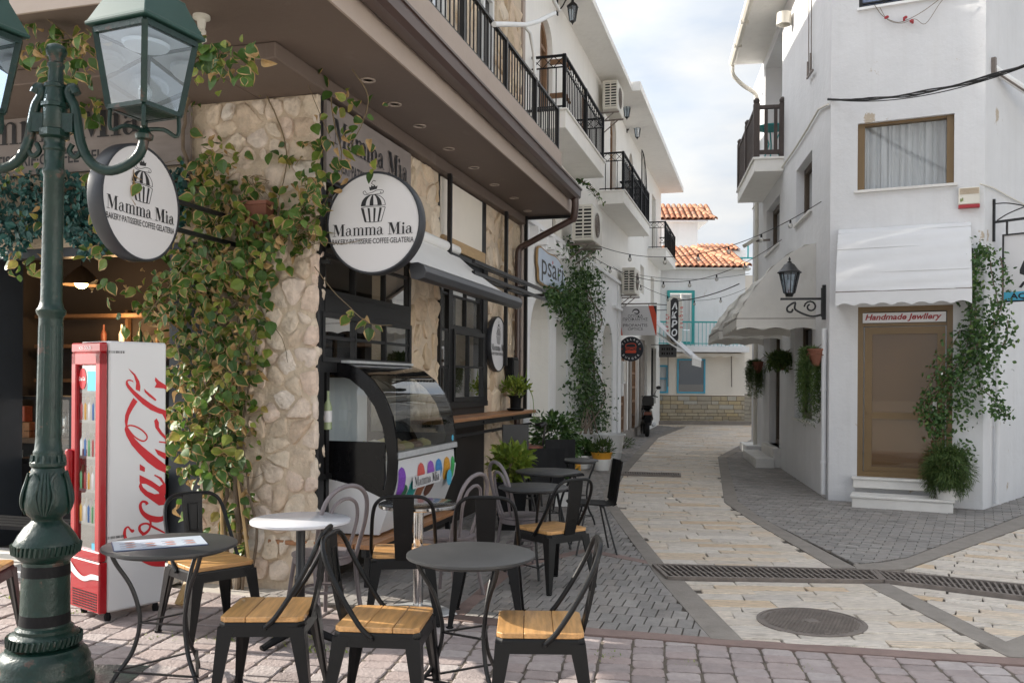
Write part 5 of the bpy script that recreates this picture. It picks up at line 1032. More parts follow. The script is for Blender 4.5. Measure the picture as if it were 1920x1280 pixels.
# ================================================================== FAR HOUSES
def FP(px, py, y=30.2):
    r = ray(px, py); return Vector((r.x * y, y, H + r.z * y))
fb = gz(30.2)
fh = thing('far_house', 'white house with turquoise balcony and tan stone base closing the lane', 'building', (6.5, 30.2, fb))
X0, X1 = 4.2, 7.98
m = MB(); wall(m, X0, X1, 1.16, 2.62, [(5.66, 6.63, 1.22, 2.40), (4.9, 5.36, 1.22, 2.18)], 30.2, .25); build(m, 'lower_wall', MT['cream_wall'], fh, I4, fix=False)
m = MB(); wall(m, X0, X1, 2.86, 5.52, [(5.30, 6.24, 2.95, 4.72)], 30.2, .25); m.poly([(X1, 30.2, -.2), (X1, 35, -.2), (X1, 35, 5.5), (X1, 30.2, 5.5)]); build(m, 'upper_wall', MT['plaster'], fh, I4, fix=False)
m = MB(); m.box(X0, X1 + .02, 30.15, 30.4, 2.62, 2.86); build(m, 'floor_band', MT['plaster'], fh, I4)
m = MB(); m.box(X0, X1, 30.18, 30.5, -.2, 1.155); bs = build(m, 'stone_base', pm('dark_joint', (.16, .13, .10), .9, .1, 10), fh, I4)
rs = random.Random(5); z = .17; r = 0
while z < 1.1:
    hh = rs.choice((.11, .13, .16)); x = 4.6 + rs.random() * .2
    while x < X1 - .02:
        l = min(rs.uniform(.2, .5), X1 - x); hz = min(hh, 1.14 - z)
        if hz > .05: m = MB(); d = rs.uniform(.012, .03); m.box(x + .008, x + l - .008, 30.18 - d, 30.2, z + .008, z + hz - .008, r=rs.random()); build(m, 'stone_block', MT['ashlar'], bs, I4, fix=False)
        x += l
    z += hh
m = MB(); m.box(X0, X1 + .1, 29.75, 30.18, -.2, fb + .12); build(m, 'stone_step', MT['concrete'], fh, I4)
m = MB(); frame_rect(m, 5.66, 6.63, 1.22, 2.40, .05, 30.16, 30.25); f = build(m, 'window', MT['blue'], fh, I4); m = MB(); m.poly([(5.7, 30.22, 1.25), (6.6, 30.22, 1.25), (6.6, 30.22, 2.38), (5.7, 30.22, 2.38)]); build(m, 'pane', MT['glass_dark'], f, I4)
m = MB(); frame_rect(m, 4.9, 5.36, 1.22, 2.18, .06, 30.16, 30.25); m.box(4.9, 5.36, 30.17, 30.24, 1.7, 1.74); f = build(m, 'window', MT['blue'], fh, I4); m = MB(); m.poly([(4.9, 30.22, 1.25), (5.32, 30.22, 1.25), (5.32, 30.22, 2.16), (4.9, 30.22, 2.16)]); build(m, 'pane', MT['curtain'], f, I4)
m = MB(); frame_rect(m, 5.30, 6.24, 2.9, 4.74, .09, 30.14, 30.25); f = build(m, 'balcony_door', MT['turq'], fh, I4)
for a, b in ((5.4, 5.75), (5.79, 6.14)):
    m = MB(); frame_rect(m, a, b, 2.95, 4.62, .06, 30.17, 30.23); lf = build(m, 'door_leaf', MT['white_paint'], f, I4); 
    m = MB(); m.poly([(a, 30.22, 3.4), (b, 30.22, 3.4), (b, 30.22, 4.6), (a, 30.22, 4.6)]); build(m, 'pane', MT['curtain'], f, I4)
    m = MB(); m.box(a + .05, b - .05, 30.19, 30.22, 3.0, 3.38); build(m, 'door_panel', MT['white_paint'], f, I4)
m = MB(); m.box(4.2, 7.95, 29.5, 30.15, 2.62, 2.80); build(m, 'balcony_slab', MT['plaster'], fh, I4)
m = MB(); mt = MT['turq']; m.bar((4.2, 29.55, 3.62), (7.9, 29.55, 3.62), .05, .05); m.bar((4.2, 29.55, 2.9), (7.9, 29.55, 2.9), .03, .03); rl = build(m, 'handrail', mt, fh, I4)
k = MB(); k.box(-.012, .012, -.012, .012, 2.82, 3.6); me = mesh_of(k, 'baluster', pm('pale_turquoise_iron', (.3, .55, .56), .5, .05, 6))
for i in range(28): inst(me, 'baluster', rl, Matrix.Translation((4.3 + i * .13, 29.55, 0)))
m = MB(); n = 24; prof = [(4.8 + 3.0 * i / n, 2.55 - .05 - .1 * (i % 2)) for i in range(n + 1)]
m.loft([[(x, 30.05, 2.62), (x, 29.75, 2.58)] + [(x, 29.72, 2.47 - .03 * math.sin(i * 1.6))] for i, x in enumerate([4.6 + 3.2 * k_ / 30 for k_ in range(31)])], closed=False); build(m, 'rolled_awning', MT['cream_wall'], fh, I4)
for x in (5.33, 7.5): m = MB(); m.bar((x, 30.1, 2.5), (x, 30.05, 1.45), .03, .03); build(m, 'awning_pole', MT['iron'], fh, I4)
# barrel tiles
def tile_mesh(l, w, h):
    m = MB(); n = 5
    for s, top in ((1, 1),):
        rr = [[(w / 2 * k_ * math.cos(math.pi * i / n), y, h * math.sin(math.pi * i / n) + z) for i in range(n + 1)] for y, k_, z in ((0, 1.0, .012), (l, .86, .0))]
        m.loft(rr, closed=False, sm=True)
        r2 = [[(w / 2 * .8 * math.cos(math.pi * i / n), 0, (h - .02) * math.sin(math.pi * i / n) + .012) for i in range(n + 1)]]
        m.loft([rr[0], r2[0]], closed=False)
    return m
tmes = []
for r_ in range(6):
    m = tile_mesh(.42, .2, .085); m.r = [(r_ + .5) / 6] * len(m.r); tmes.append(mesh_of(m, 'roof_tile', MT['tile'], fix=False))
def tiled(parent, o, ux, uy, nx, ny, w=.21, l=.34):
    """tiles climb along uy from the eave corner o"""
    ux = Vector(ux).normalized(); uy = Vector(uy).normalized(); n = ux.cross(uy).normalized()
    m = MB(); o = Vector(o); m.poly([o - n * .02, o + ux * w * nx - n * .02, o + ux * w * nx + uy * l * ny - n * .02, o + uy * l * ny - n * .02]); rf = build(m, 'roof_plane', MT['terracotta'], parent, I4, fix=False)
    for i in range(nx):
        for j in range(ny):
            inst(tmes[(i * 7 + j * 13 + (i * j) % 5) % 6], 'roof_tile', rf, basis(o + ux * w * (i + .5) + uy * l * j + n * random.uniform(0, .008), ux, uy, n))
e0 = Vector((4.9, 29.95, 5.50)); rk = thing('tiled_roof', 'orange clay tile roof above the turquoise balcony', 'roof', e0)
tiled(rk, e0, (1, 0, 0), (0, 1, .38), 15, 9); m = MB(); m.box(4.2, 8.1, 29.93, 30.3, 5.44, 5.5); build(m, 'eave_board', MT['ac'], rk, I4)
m = MB()
k = tile_mesh(.4, .24, .11); me = mesh_of(k, 'ridge_tile', MT['tile'], fix=False)
hipA, hipB = Vector((8.05, 29.95, 5.55)), Vector((6.6, 32.9, 6.66))
d = (hipB - hipA).normalized(); sx = d.cross(UP).normalized()
for i in range(9): inst(me, 'ridge_tile', rk, basis(hipA + d * .36 * i, sx, d, sx.cross(d)))
fw = thing('roof_tower', 'white rooftop room with its own little tiled roof', 'building', (5.5, 33.5, 6))
ty = 33.5; a_, b_ = FP(1236, 470, ty), FP(1308, 412, ty)
m = MB(); m.box(a_.x - 1.5, b_.x, ty, ty + 2.5, 5.0, b_.z); build(m, 'tower_wall', MT['plaster'], fw, I4)
p0 = FP(1225, 411, ty - .25); tiled(fw, (p0.x - .6, ty - .25, p0.z), (1, 0, 0), (0, 1, .62), 14, 4); m = MB(); m.box(p0.x - .6, b_.x + .35, ty - .22, ty + 2.6, p0.z - .07, p0.z - .02); build(m, 'eave_board', MT['plaster'], fw, I4)
pr = Vector((p0.x - .6 + 14 * .21, ty - .25, p0.z)); dd = Vector((-.55, 1, .62)).normalized(); sx = dd.cross(UP).normalized()
for i in range(4): inst(me, 'ridge_tile', fw, basis(pr + dd * .36 * i, sx, dd, sx.cross(dd)))
lw = thing('low_house', 'low tiled roof behind the corner house with a turquoise railing', 'building', (8.5, 36, 5)); p1 = FP(1330, 470, 36); m = MB(); m.box(p1.x - .3, p1.x + 1.5, 36.1, 38, 4.5, p1.z + .05); build(m, 'house_wall', MT['plaster'], lw, I4); tiled(lw, (p1.x - .4, 36, p1.z + .02), (1, 0, 0), (0, 1, .35), 8, 3)
m = MB(); q1, q2 = FP(1350, 483, 32.6), FP(1425, 484, 32.6); m.bar(q1, q2, .05, .05); 
for f_ in (.2, .55, .9): q = q1.lerp(q2, f_); m.bar(q, q - UP * .6, .04, .04)
m.bar(q1.lerp(q2, .7), q1.lerp(q2, .7) + UP * .6, .04, .04); build(m, 'terrace_railing', MT['turq'], lw, I4)
sw = thing('side_house', 'plain cream house with a dark stone base just past the corner house', 'building', (9, 31.5, fb))
m = MB(); m.box(7.99, 13, 31.2, 36, -.2, 5.4); build(m, 'house_wall', MT['cream_wall'], sw, I4); m = MB(); m.box(7.985, 9.5, 31.15, 31.2, -.2, 1.2); 
bb = build(m, 'stone_base', MT['concrete'], sw, I4)
z = .2
while z < 1.1:
    x = 8.0 + rs.random() * .2
    while x < 9.3: l = rs.uniform(.22, .45); m = MB(); m.box(x + .008, x + l - .008, 31.12, 31.16, z + .008, z + .13, r=.55); build(m, 'stone_block', MT['ashlar'], bb, I4, fix=False); x += l
    z += .14
# ================================================================== CORNER HOUSE ON THE RIGHT (frames B: lane side, C: chamfer, D: side lane)
MB_, MC, MD = FB.M, FC.M, FD.M
rh = thing('corner_house', 'white plastered corner house with awnings and a brown framed shop door', 'building', MC)
RB = 8.55
m = MB()                                              # lane side wall, outward is +y
opsB = [(1.22, 2.75, 1.03, 2.56), (4.36, 5.68, .40, 2.58), (1.33, 2.72, 4.22, 5.12), (4.50, 6.25, 4.22, 5.12)]
wall(m, 0, RB, -.1, 5.6, opsB, 0, -.22); wall(m, 0, 4.30, 5.6, 8.6, (), 0, -.2); m.poly([(4.30, 0, 5.6), (4.30, -2, 5.6), (4.30, -2, 8.6), (4.30, 0, 8.6)]); m.poly([(4.30, -2, 5.6), (7.0, -2, 5.6), (7.0, -2, 8.6), (4.30, -2, 8.6)])
m.poly([(6.6, 0, 5.6), (RB, 0, 5.6), (RB, 0, 8.45), (6.6, 0, 8.45)]); m.poly([(6.6, 0, 5.6), (6.6, -2, 5.6), (6.6, -2, 8.45), (6.6, 0, 8.45)]); m.poly([(RB, 0, -.1), (RB, -5, -.1), (RB, -5, 8.4), (RB, 0, 8.4)])
m.poly([(4.3, 0, 8.2), (6.6, 0, 8.2), (6.6, -2, 8.2), (4.3, -2, 8.2)]); m.poly([(4.3, 0, 8.2), (6.6, 0, 8.2), (6.6, 0, 8.45), (4.3, 0, 8.45)])
build(m, 'lane_wall', MT['plaster_corner'], rh, MB_, fix=False)
m = MB(); opsC = [(.34, 1.50, 4.18, 5.08), (.36, 1.50, .36, 2.62)]
m2 = MB(); wall(m, 0, 1.85, -.1, 8.6, opsC + [(.345, 1.49, 6.62, 7.6)], 0, .18); build(m, 'chamfer_wall', MT['plaster_peel'], rh, MC, fix=False)
m = MB(); wall(m, 0, 9, -.1, 8.6, (), 0, .2); build(m, 'side_wall', MT['plaster_peel'], rh, MD, fix=False)
m = MB(); m.poly([FB.at(-.0, 0, 8.6), FB.at(4.3, 0, 8.6), FD.at(9, -.0, 8.6), FD.at(0, 0, 8.6)]); m.poly([FB.at(4.3, 0, 8.42), FB.at(RB, 0, 8.42), FB.at(RB, -6, 8.42), FB.at(4.3, -6, 8.42)]); build(m, 'flat_roof', MT['plaster'], rh, I4, fix=False)
m = MB(); m.box(-.1, 6.95, -.1, .60, 8.42, 8.50); m.box(4.3, 7.0, -2.1, -.1, 8.42, 8.5); build(m, 'eave_slab', MT['plaster_warm'], rh, MB_)
m = MB(); m.loft([[(x, .58 + a, 8.46 + b) for a, b in ((0, .06), (0, -.03), (.04, -.075), (.09, -.075), (.13, -.03), (.13, .06), (.11, .06), (.11, -.02), (.08, -.055), (.05, -.055), (.02, -.02), (.02, .06))] for x in (-.1, 6.98)]); 
for x in (1, 2.2, 3.4, 4.6, 5.8): m.box(x, x + .03, .57, .72, 8.37, 8.53)
build(m, 'gutter', MT['ac'], rh, MB_)
m = MB(); m.tube(catmull([(6.95, .64, 8.40), (6.95, .62, 8.2), (7.05, .4, 8.0), (7.2, .12, 7.85), (7.3, .07, 7.6)], 4), .045, 8); m.tube([(7.3, .07, 7.7), (7.3, .07, .1)], .045, 8); build(m, 'downpipe', MT['ac'], rh, MB_)
m = MB(); m.tube([(-.0 + .12, .045, 2.35), (.12, .045, .08)], .035, 8)
for z in (.5, 1.5): m.tube([(.12, .045, z), (.12, .045, z + .03)], .045, 8)
build(m, 'downpipe', MT['plaster_corner'], rh, MB_)
m = MB(); m.tube([(.40, -.05, 2.4), (.40, -.05, .05)], .03, 8); build(m, 'downpipe', MT['plaster_corner'], rh, MD)
# windows on the lane side
for x0, x1, z0, z1 in opsB:
    m = MB(); frame_rect(m, x0, x1, z0, z1, .09, -.2, -.13)
    for k_ in ((x0 + x1) / 2,): m.box(k_ - .04, k_ + .04, -.19, -.14, z0, z1)
    if z0 < 1: m.box(x0, x1, -.19, -.14, 2.0, 2.06)
    f = build(m, 'window' if z0 > .5 else 'shop_door', MT['bronze_dark'], rh, MB_); m = MB(); m.poly([(x0, -.165, z0), (x1, -.165, z0), (x1, -.165, z1), (x0, -.165, z1)]); build(m, 'pane', MT['glass_dark'], f, MB_)
    if z0 > 3: m = MB(); m.box(x0 + .1, x1 - .1, -.24, -.225, z0, z1); build(m, 'curtain', MT['curtain'], f, MB_)
    if z0 > .5: m = MB(); m.box(x0 - .04, x1 + .04, -.18, .04, z0 - .04, z0 - .002); build(m, 'window_sill', MT['marble_step'], rh, MB_)
m = MB(); m.box(4.2, 5.9, -.2, .12, -.05, .40); m.box(4.1, 6.2, .12, .45, -.05, .22); build(m, 'door_step', MT['marble_step'], rh, MB_, bevel=.01)
m = MB(); m.box(6.9, 8.2, .0, .3, -.05, .25); build(m, 'wall_base', MT['plaster'], rh, MB_)
# wooden balcony
m = MB(); m.box(4.05, 6.9, -.02, .52, 5.44, 5.66); m.box(4.02, 6.93, -.02, .55, 5.66, 5.70); build(m, 'balcony_slab', MT['plaster_warm'], rh, MB_, bevel=.005)
m = MB(); zt = 6.62
for a, b in (((4.1, .0), (4.1, .48)), ((4.1, .48), (6.85, .48))):
    m.bar((*a, zt), (*b, zt), .07, .06); m.bar((*a, 5.80), (*b, 5.80), .06, .07)
rl = build(m, 'timber_rail', MT['wood_rail'], rh, MB_)
k = MB(); k.box(-.03, .03, -.02, .02, 5.82, 6.6); me = mesh_of(k, 'baluster', MT['wood_rail']); k = MB(); k.box(-.055, .055, -.055, .055, 5.70, 6.68); k.lathe([(.03, 6.68), (.055, 6.71), (.06, 6.75), (.03, 6.79), (0, 6.8)], 10); pme = mesh_of(k, 'newel_post', MT['wood_rail'])
for y in (.14, .31): inst(me, 'baluster', rl, MB_ @ TR((4.1, y, 0), rad(90)))
for i in range(1, 20):
    if i != 10: inst(me, 'baluster', rl, MB_ @ TR((4.1 + i * .1375, .48, 0)))
for p in ((4.1, .48), (5.47, .48), (6.85, .48), (4.1, .02)): inst(pme, 'newel_post', rl, MB_ @ TR((*p, 0)))
t = thing('balcony_table', 'small teal metal table on the timber balcony', 'table', MB_ @ TR((4.75, .12, 5.70)))
m = MB(); m.lathe([(0, .70), (.26, .70), (.28, .72), (.28, .735), (0, .74)], 24); build(m, 'tabletop', MT['turq'], t); m = MB()
for k_ in range(3):
    a = k_ * 2.094; m.tube([(.2 * math.cos(a), .2 * math.sin(a), .7), (.06 * math.cos(a), .06 * math.sin(a), .4), (.22 * math.cos(a), .22 * math.sin(a), 0)], .014, 6)
build(m, 'leg', MT['turq'], t)
m = MB(); m.tube([(4.25, -.06, 5.7), (4.25, -.06, 7.2)], .02, 6); build(m, 'shutter_edge', MT['wood_rail'], rh, MB_)
m = MB(); m.lathe([(0, .2), (.12, .2), (.13, .0), (.10, 0), (.09, .15)], 14, (3.2, .14, 7.75)); build(m, 'uplight', MT['ac'], rh, MB_)
m = MB(); m.tube([(1.55, .03, 9), (1.52, .03, 7.5), (1.50, .03, 6.3)], .008, 5); m.tube([(1.28, .03, 9), (1.30, .03, 7.0), (1.28, .03, 6.28)], .008, 5); m.bar((1.5, .04, 6.5), (1.5, .04, 6.25), .025, .025); m.bar((1.28, .04, 6.55), (1.28, .04, 6.25), .025, .025); m.bar((1.52, .05, 6.25), (1.05, .05, 6.22), .025, .025); build(m, 'antenna_lead', MT['iron'], rh, MB_)
# chamfer: curtained window, patterned window, alarm box
m = MB(); x0, x1, z0, z1 = opsC[0]; m.box(x0, x0 + .085, .05, .17, z0, z1); m.box(x1 - .085, x1, .05, .17, z0, z1); m.box(x0, x1, .06, .17, z1 - .03, z1); f = build(m, 'window', MT['bronze'], rh, MC)
m = MB(); m.poly([(x0, .12, z0), (x1, .12, z0), (x1, .12, z1), (x0, .12, z1)]); build(m, 'pane', glass('curtain_window_glass', (.8, .82, .84), .08, .02), f, MC)
m = MB(); n = 60; m.loft([[(x0 + (x1 - x0) * i / n, .19 + .02 * math.sin(i * 1.1) + .012 * math.sin(i * 2.7 + 1) + (.01 if zz < 4.6 else 0) * math.sin(i * .7), zz) for i in range(n + 1)] for zz in (z0, 4.5, z1)], closed=False, sm=True); build(m, 'curtain', MT['curtain'], f, MC, fix=False)
m = MB(); m.box(x0, x1, .4, .42, z0, z1); build(m, 'room_back', MT['curtain'], f, MC)
m = MB(); m.box(x0 - .04, x1 + .04, -.05, .05, z0 - .035, z0 - .002); build(m, 'window_sill', MT['marble_step'], rh, MC)
m = MB(); x0, x1, z0, z1 = .345, 1.49, 6.62, 7.6; frame_rect(m, x0, x1, z0, z1, .04, .03, .1)
for k_ in (.27, .50, .73): m.box(x0 + (x1 - x0) * k_ - .012, x0 + (x1 - x0) * k_ + .012, .03, .07, z0, z1)
m.box(x0, x1, .03, .07, z0 + .06, z0 + .08); f = build(m, 'window', MT['black'], rh, MC); m = MB(); m.box(x0, x1, .1, .12, z0, z1); build(m, 'patterned_curtain', pm('blue_patterned_cloth', (.25, .3, .45), .7, .7, 24), f, MC); m = MB(); m.box(x0 - .02, x1 + .02, -.04, .03, z0 - .035, z0 - .002); build(m, 'window_sill', MT['plaster'], rh, MC)
p = FC.on(1817, 371, -.04); t = thing('alarm_box', 'cream alarm siren box with a red lower edge', 'alarm', MC @ TR((p.x, 0, p.z)))
m = MB(); m.box(-.12, .12, -.07, 0, -.085, .13); build(m, 'housing', MT['ac'], t, bevel=.008); m = MB(); m.box(-.121, .121, -.072, 0, -.13, -.087); build(m, 'red_lens', MT['red_plastic'], t, bevel=.004)
m = MB()
for i in range(6): m.box(-.11, .11, -.074, -.0705, .045 + i * .013, .05 + i * .013)
build(m, 'louvre', MT['gold'], t); m = MB(); m.box(-.1, -.085, -.0725, -.0706, -.05, -.01); m.box(-.08, -.068, -.0725, -.0706, -.04, 0.0); build(m, 'emblem', MT['leaf_light'], t)
# shop door
x0, x1, z0, z1 = opsC[1]
m = MB(); frame_rect(m, x0, x1, z0, z1, .07, .0, .12); m.box(x0 + .07, x1 - .07, .02, .1, 2.36, 2.40); dr = build(m, 'door_frame', MT['bronze'], rh, MC)
m = MB(); a, b = x0 + .085, x1 - .085; frame_rect(m, a, b, .40, 2.35, .095, .02, .08); m.box(a + .095, b - .095, .025, .075, 1.13, 1.22); m.box(a + .03, a + .045, -.01, .02, 1.2, 1.22); lf = build(m, 'door_leaf', MT['bronze'], rh, MC)
m = MB(); m.poly([(a, .05, .45), (b, .05, .45), (b, .05, 1.15), (a, .05, 1.15)]); build(m, 'pane', MT['glass_brown'], lf, MC); m = MB(); m.poly([(a, .048, 1.2), (b, .05, 1.2), (b, .05, 2.3), (a, .048, 2.3)]); build(m, 'pane', MT['glass_brown'], lf, MC)
m = MB(); m.box(b - .05, b - .03, -.012, .02, 1.72, 1.76); build(m, 'door_handle', MT['chrome'], lf, MC)
m = MB(); m.box(1.27, 1.36, .044, .0465, 1.25, 1.37); build(m, 'paper_notice', MT['white_paint'], lf, MC)
m = MB(); m.box(x0 + .07, x1 - .07, .06, .09, 2.40, 2.56); m.box(x0 + .07, x1 - .07, .08, .12, 2.56, 2.62); build(m, 'door_transom', MT['bronze_dark'], dr, MC)
t = thing('door_sign', 'white strip sign with dark red handwriting over the shop door', 'sign', MC @ TR((.92, -.012, 2.47))); m = MB(); m.box(-.50, .50, -.0, .03, -.065, .065); build(m, 'sign_board', MT['sign_white'], t)
m = MB(); put(m, text_mb('Handmade Jewllery', .075, .92, .25, bold=.03), (-.01, 0, -.025), (1, 0, 0), (0, 0, 1)); build(m, 'lettering', MT['ink_dark_red'], t)
m = MB(); m.box(.32, 1.52, -.14, .1, .22, .33); m.box(.30, 1.54, -.16, .1, .331, .36); build(m, 'door_step', MT['marble_step'], rh, MC, bevel=.006)
m = MB(); m.box(.33, 1.50, -.52, -.141, -.05, .13); m.box(.31, 1.52, -.54, -.141, .131, .165); build(m, 'lower_step', MT['marble_step'], rh, MC, bevel=.006)
# awning above the door
t = thing('door_awning', 'white scalloped canvas awning over the jewellery shop door', 'awning', MC @ TR((.9, 0, 3.0)))
def hood(t, M, x0, x1, prof, out, valance, cloth, name='awning_cloth', sag=.012, nr=14, ribs=()):
    """prof: (outward, z) from wall down to the front edge; closed end panels; scalloped valance"""
    m = MB(); P = catmull([(a, b, 0) for a, b in prof], 5); xs = [x0 + (x1 - x0) * i / nr for i in range(nr + 1)]
    def q(x, p, i):
        e = sag * math.sin(i * 1.7 + x * 3) * .5; return (x, out * (p.x + e), p.y + e)
    m.loft([[q(x, p, i) for i, p in enumerate(P)] for x in xs], closed=False, sm=True)
    lo = P[-1]
    nv = 40; vx = [x0 + (x1 - x0) * i / nv for i in range(nv + 1)]
    m.loft([[(x, out * lo.x, lo.y) for x in vx], [(x, out * (lo.x + .012), lo.y - valance + valance * .22 * abs(math.sin((x - x0) / (x1 - x0) * math.pi * 7))) for x in vx]], closed=False, sm=True)
    for x in (x0, x1):
        pts = [(x, out * p.x, p.y) for p in P] + [(x, out * .0, lo.y)]
        for k_ in range(1, len(pts) - 2): m.add([pts[-1], pts[k_ - 1], pts[k_]], [(0, 1, 2)])
        m.add([pts[-1], pts[-3], pts[-2]], [(0, 1, 2)])
        ys = [out * lo.x * i / 12 for i in range(13)]
        m.loft([[(x, y, lo.y) for y in ys], [(x, y, lo.y - valance + valance * .22 * abs(math.sin(i / 12 * math.pi * 3))) for i, y in enumerate(ys)]], closed=False)
    o = build(m, name, cloth, t, M, fix=False)
    r = MB()
    for i in ribs:
        p = P[i]; r.tube([(x0, out * (p.x + .001), p.y + .001), (x1, out * (p.x + .001), p.y + .0)], .004, 6)
    if ribs: build(r, 'seam', cloth, t, M)
    r = MB()
    for x in (x0 + .01, x1 - .01): r.tube([(x, out * .0, lo.y), (x, out * lo.x, lo.y)], .012, 6)
    r.tube([(x0, out * (lo.x - .01), lo.y), (x1, out * (lo.x - .01), lo.y)], .012, 6); build(r, 'awning_frame', MT['iron'], t, M)
hood(t, MC, .115, 1.69, [(.0, 3.66), (.10, 3.64), (.22, 3.50), (.33, 3.26), (.44, 2.98), (.50, 2.78)], -1, .19, MT['awning'], ribs=(7, 13, 19))
for lb, a, b, x in (('dirty white hooded awning over the basket window on the lane', 0.98, 3.2, 0), ('dirty white hooded awning over the shop door farther up the lane', 4.1, 6.6, 0)):
    t = thing('window_awning', lb, 'awning', MB_ @ TR(((a + b) / 2, 0, 3)))
    hood(t, MB_, a, b, [(0, 3.66), (.28, 3.56), (.62, 3.30), (.9, 2.95), (1.08, 2.66), (1.13, 2.55)], 1, .17, MT['awning_old'], sag=.03, ribs=(7, 13, 19))
# wall lantern on its scroll bracket
cl = FB.cross(1480, 540, .27); o_ = cl.y
t = thing('wall_lantern', 'black wall lantern on a long scroll bracket at the corner house', 'lamp', MB_ @ TR((.27, 0, 2.72)))
m = MB(); m.box(-.03, .03, 0, .045, -.24, .24); m.box(-.022, .022, .045, .06, -.2, .2); m.bar((0, .04, .05), (0, o_ + .12, .05), .03, .03)
m.tube(catmull([(0, .05, -.17), (0, .2, -.19), (0, .4, -.1), (0, o_ - .08, .0), (0, o_ + .02, -.06), (0, o_ + .02, -.12), (0, o_ - .03, -.13), (0, o_ - .05, -.09)], 5), .014, 6)
m.tube([(0, .2 + .085 * math.cos(k_ * .5) * (1 - k_ * .04), -.06 + .085 * math.sin(k_ * .5) * (1 - k_ * .04)) for k_ in range(16)], .013, 6); build(m, 'scroll_bracket', MT['black'], t)
m = MB(); c = (0, o_, .08); m.lathe([(.02, 0), (.05, .0), (.055, .03), (.075, .05)], 8, c); m.lathe([(.165, .33), (.165, .345), (.12, .38), (.07, .45), (.03, .475), (.03, .49), (.012, .50), (.018, .53), (0, .56)], 8, c)
for k_ in range(8):
    a = k_ * math.pi / 4; m.bar((.075 * math.cos(a), o_ + .075 * math.sin(a), .13), (.14 * math.cos(a), o_ + .14 * math.sin(a), .415), .012, .012)
build(m, 'lantern_cage', MT['black'], t); m = MB(); m.lathe([(.07, .05), (.135, .335)], 8, c); build(m, 'lantern_glass', MT['lamp_glass'], t); m = MB(); m.sphere((0, o_, .25), .05, 10, 8, sc=(1, 1, 1.5)); build(m, 'bulb', MT['white_paint'], t)
# AQUA sign
sx = .33; e = [FD.cross(x, y, sx) for x, y in ((1880, 440), (1880, 567))]; za, zb = e[0].z, e[1].z; ya = e[0].y
t = thing('hanging_sign', 'hanging white sign with a black figure on a scroll bracket at the side wall', 'sign', MD @ TR((sx, 0, za)))
BAS = basis((0, 0, 0), (0, -1, 0), (0, 0, 1), (-1, 0, 0)); wd = .62
MS = MD @ basis((sx, ya, zb), (0, -1, 0), (0, 0, 1), (-1, 0, 0)); hh = za - zb
m = MB(); m.box(0, wd, 0, hh, -.015, .0); build(m, 'panel', MT['sign_white'], t, MS); m = MB(); frame_rect(m, 0, wd, 0, hh, .018, -.02, .02); m.v = [(a, c, b) for a, b, c in m.v]; build(m, 'frame', MT['black'], t, MS)
m = MB(); m.box(.018, wd - .018, .018, .13, .0, .003); build(m, 'blue_band', MT['blue'], t, MS); m = MB(); put(m, text_mb('AQUA', .07, .38, bold=.03, align='LEFT'), (.09, .04, .004), (1, 0, 0), (0, 1, 0)); build(m, 'lettering', MT['ink'], t, MS)
m = MB(); k_ = hh / .86
m.prism([(.24, .48), (.33, .60), (.52, .60), (.58, .5), (.52, .35), (.38, .25), (.2, .33), (.2, .38)], .001, .004, fn=lambda a, b, c: (a, b * k_ + .02, c)); m.prism([(.25, .55), (.4, .72), (.5, .78), (.55, .7), (.45, .6), (.3, .52)], .001, .005, fn=lambda a, b, c: (a, b * k_ + .06, c))
m.prism([(.19, .18), (.24, .25), (.55, .22), (.55, .2), (.26, .22), (.22, .17)], .001, .004, fn=lambda a, b, c: (a, b * k_, c)); build(m, 'figure_emblem', MT['ink'], t, MS)
zt = FD.on(1868, 420, 0).z
m = MB(); m.box(sx - .015, sx + .015, -.03, 0, zt - .25, zt + .3); m.bar((sx, -.02, zt), (sx, -.9, zt + .02), .03, .03); m.tube(catmull([(sx, -.03, zt + .24), (sx, -.2, zt + .22), (sx, -.5, zt + .12), (sx, -.8, zt + .03)], 5), .008, 5); m.tube(catmull([(sx, -.05, zt + .02), (sx, -.2, zt + .1), (sx, -.42, zt + .16), (sx, -.5, zt + .1), (sx, -.44, zt + .05), (sx, -.4, zt + .09)], 5), .008, 5)
m.bar((sx, ya - .05, zt), (sx, ya - .05, za), .02, .02); m.bar((sx, -.75, zt), (sx, -.75, za), .02, .02); build(m, 'bracket', MT['black'], t, MD)
t = thing('wall_pole', 'white steel tube leaning out from the side wall', 'pole', MD @ TR((.26, 0, 5.69))); m = MB(); m.tube([(.26, 0, 5.69), (.55, -.05, 5.64), (2.2, -.5, 5.3)], .05, 10); build(m, 'tube', MT['plaster'], t, MD); m = MB(); m.tube([(.26, -.06, 5.60), (2.2, -.58, 5.2)], .014, 6); m.box(.22, .28, -.05, 0, 5.6, 5.8); build(m, 'wall_fixing', MT['iron'], t, MD)
t = thing('floodlight', 'grey floodlight fixed to the lane wall of the corner house', 'lamp', MB_ @ TR((6.6, 0, 3.9))); fl = FB.on(1412, 452, .35); m = MB(); m.bar((fl.x, .02, fl.z + .02), (fl.x, .3, fl.z), .04, .04); build(m, 'arm', MT['iron'], t, MB_); m = MB(); m.bar((fl.x, .28, fl.z + .06), (fl.x - .05, .52, fl.z - .1), .2, .07); build(m, 'lamp_head', MT['ac'], t, MB_)
t = thing('wall_speaker', 'small grey box on the wall corner in the vine', 'box', MC @ TR((1.7, 0, 3.2))); m = MB(); p = FC.on(1826, 470, -.06); m.box(p.x - .06, p.x + .1, -.1, 0, p.z - .05, p.z + .06); build(m, 'box_body', MT['brushed'], t, MC, bevel=.006); m = MB(); m.box(p.x - .05, p.x - .01, -.104, -.1, p.z - .04, p.z + .03); build(m, 'lens', MT['ink'], t, MC)
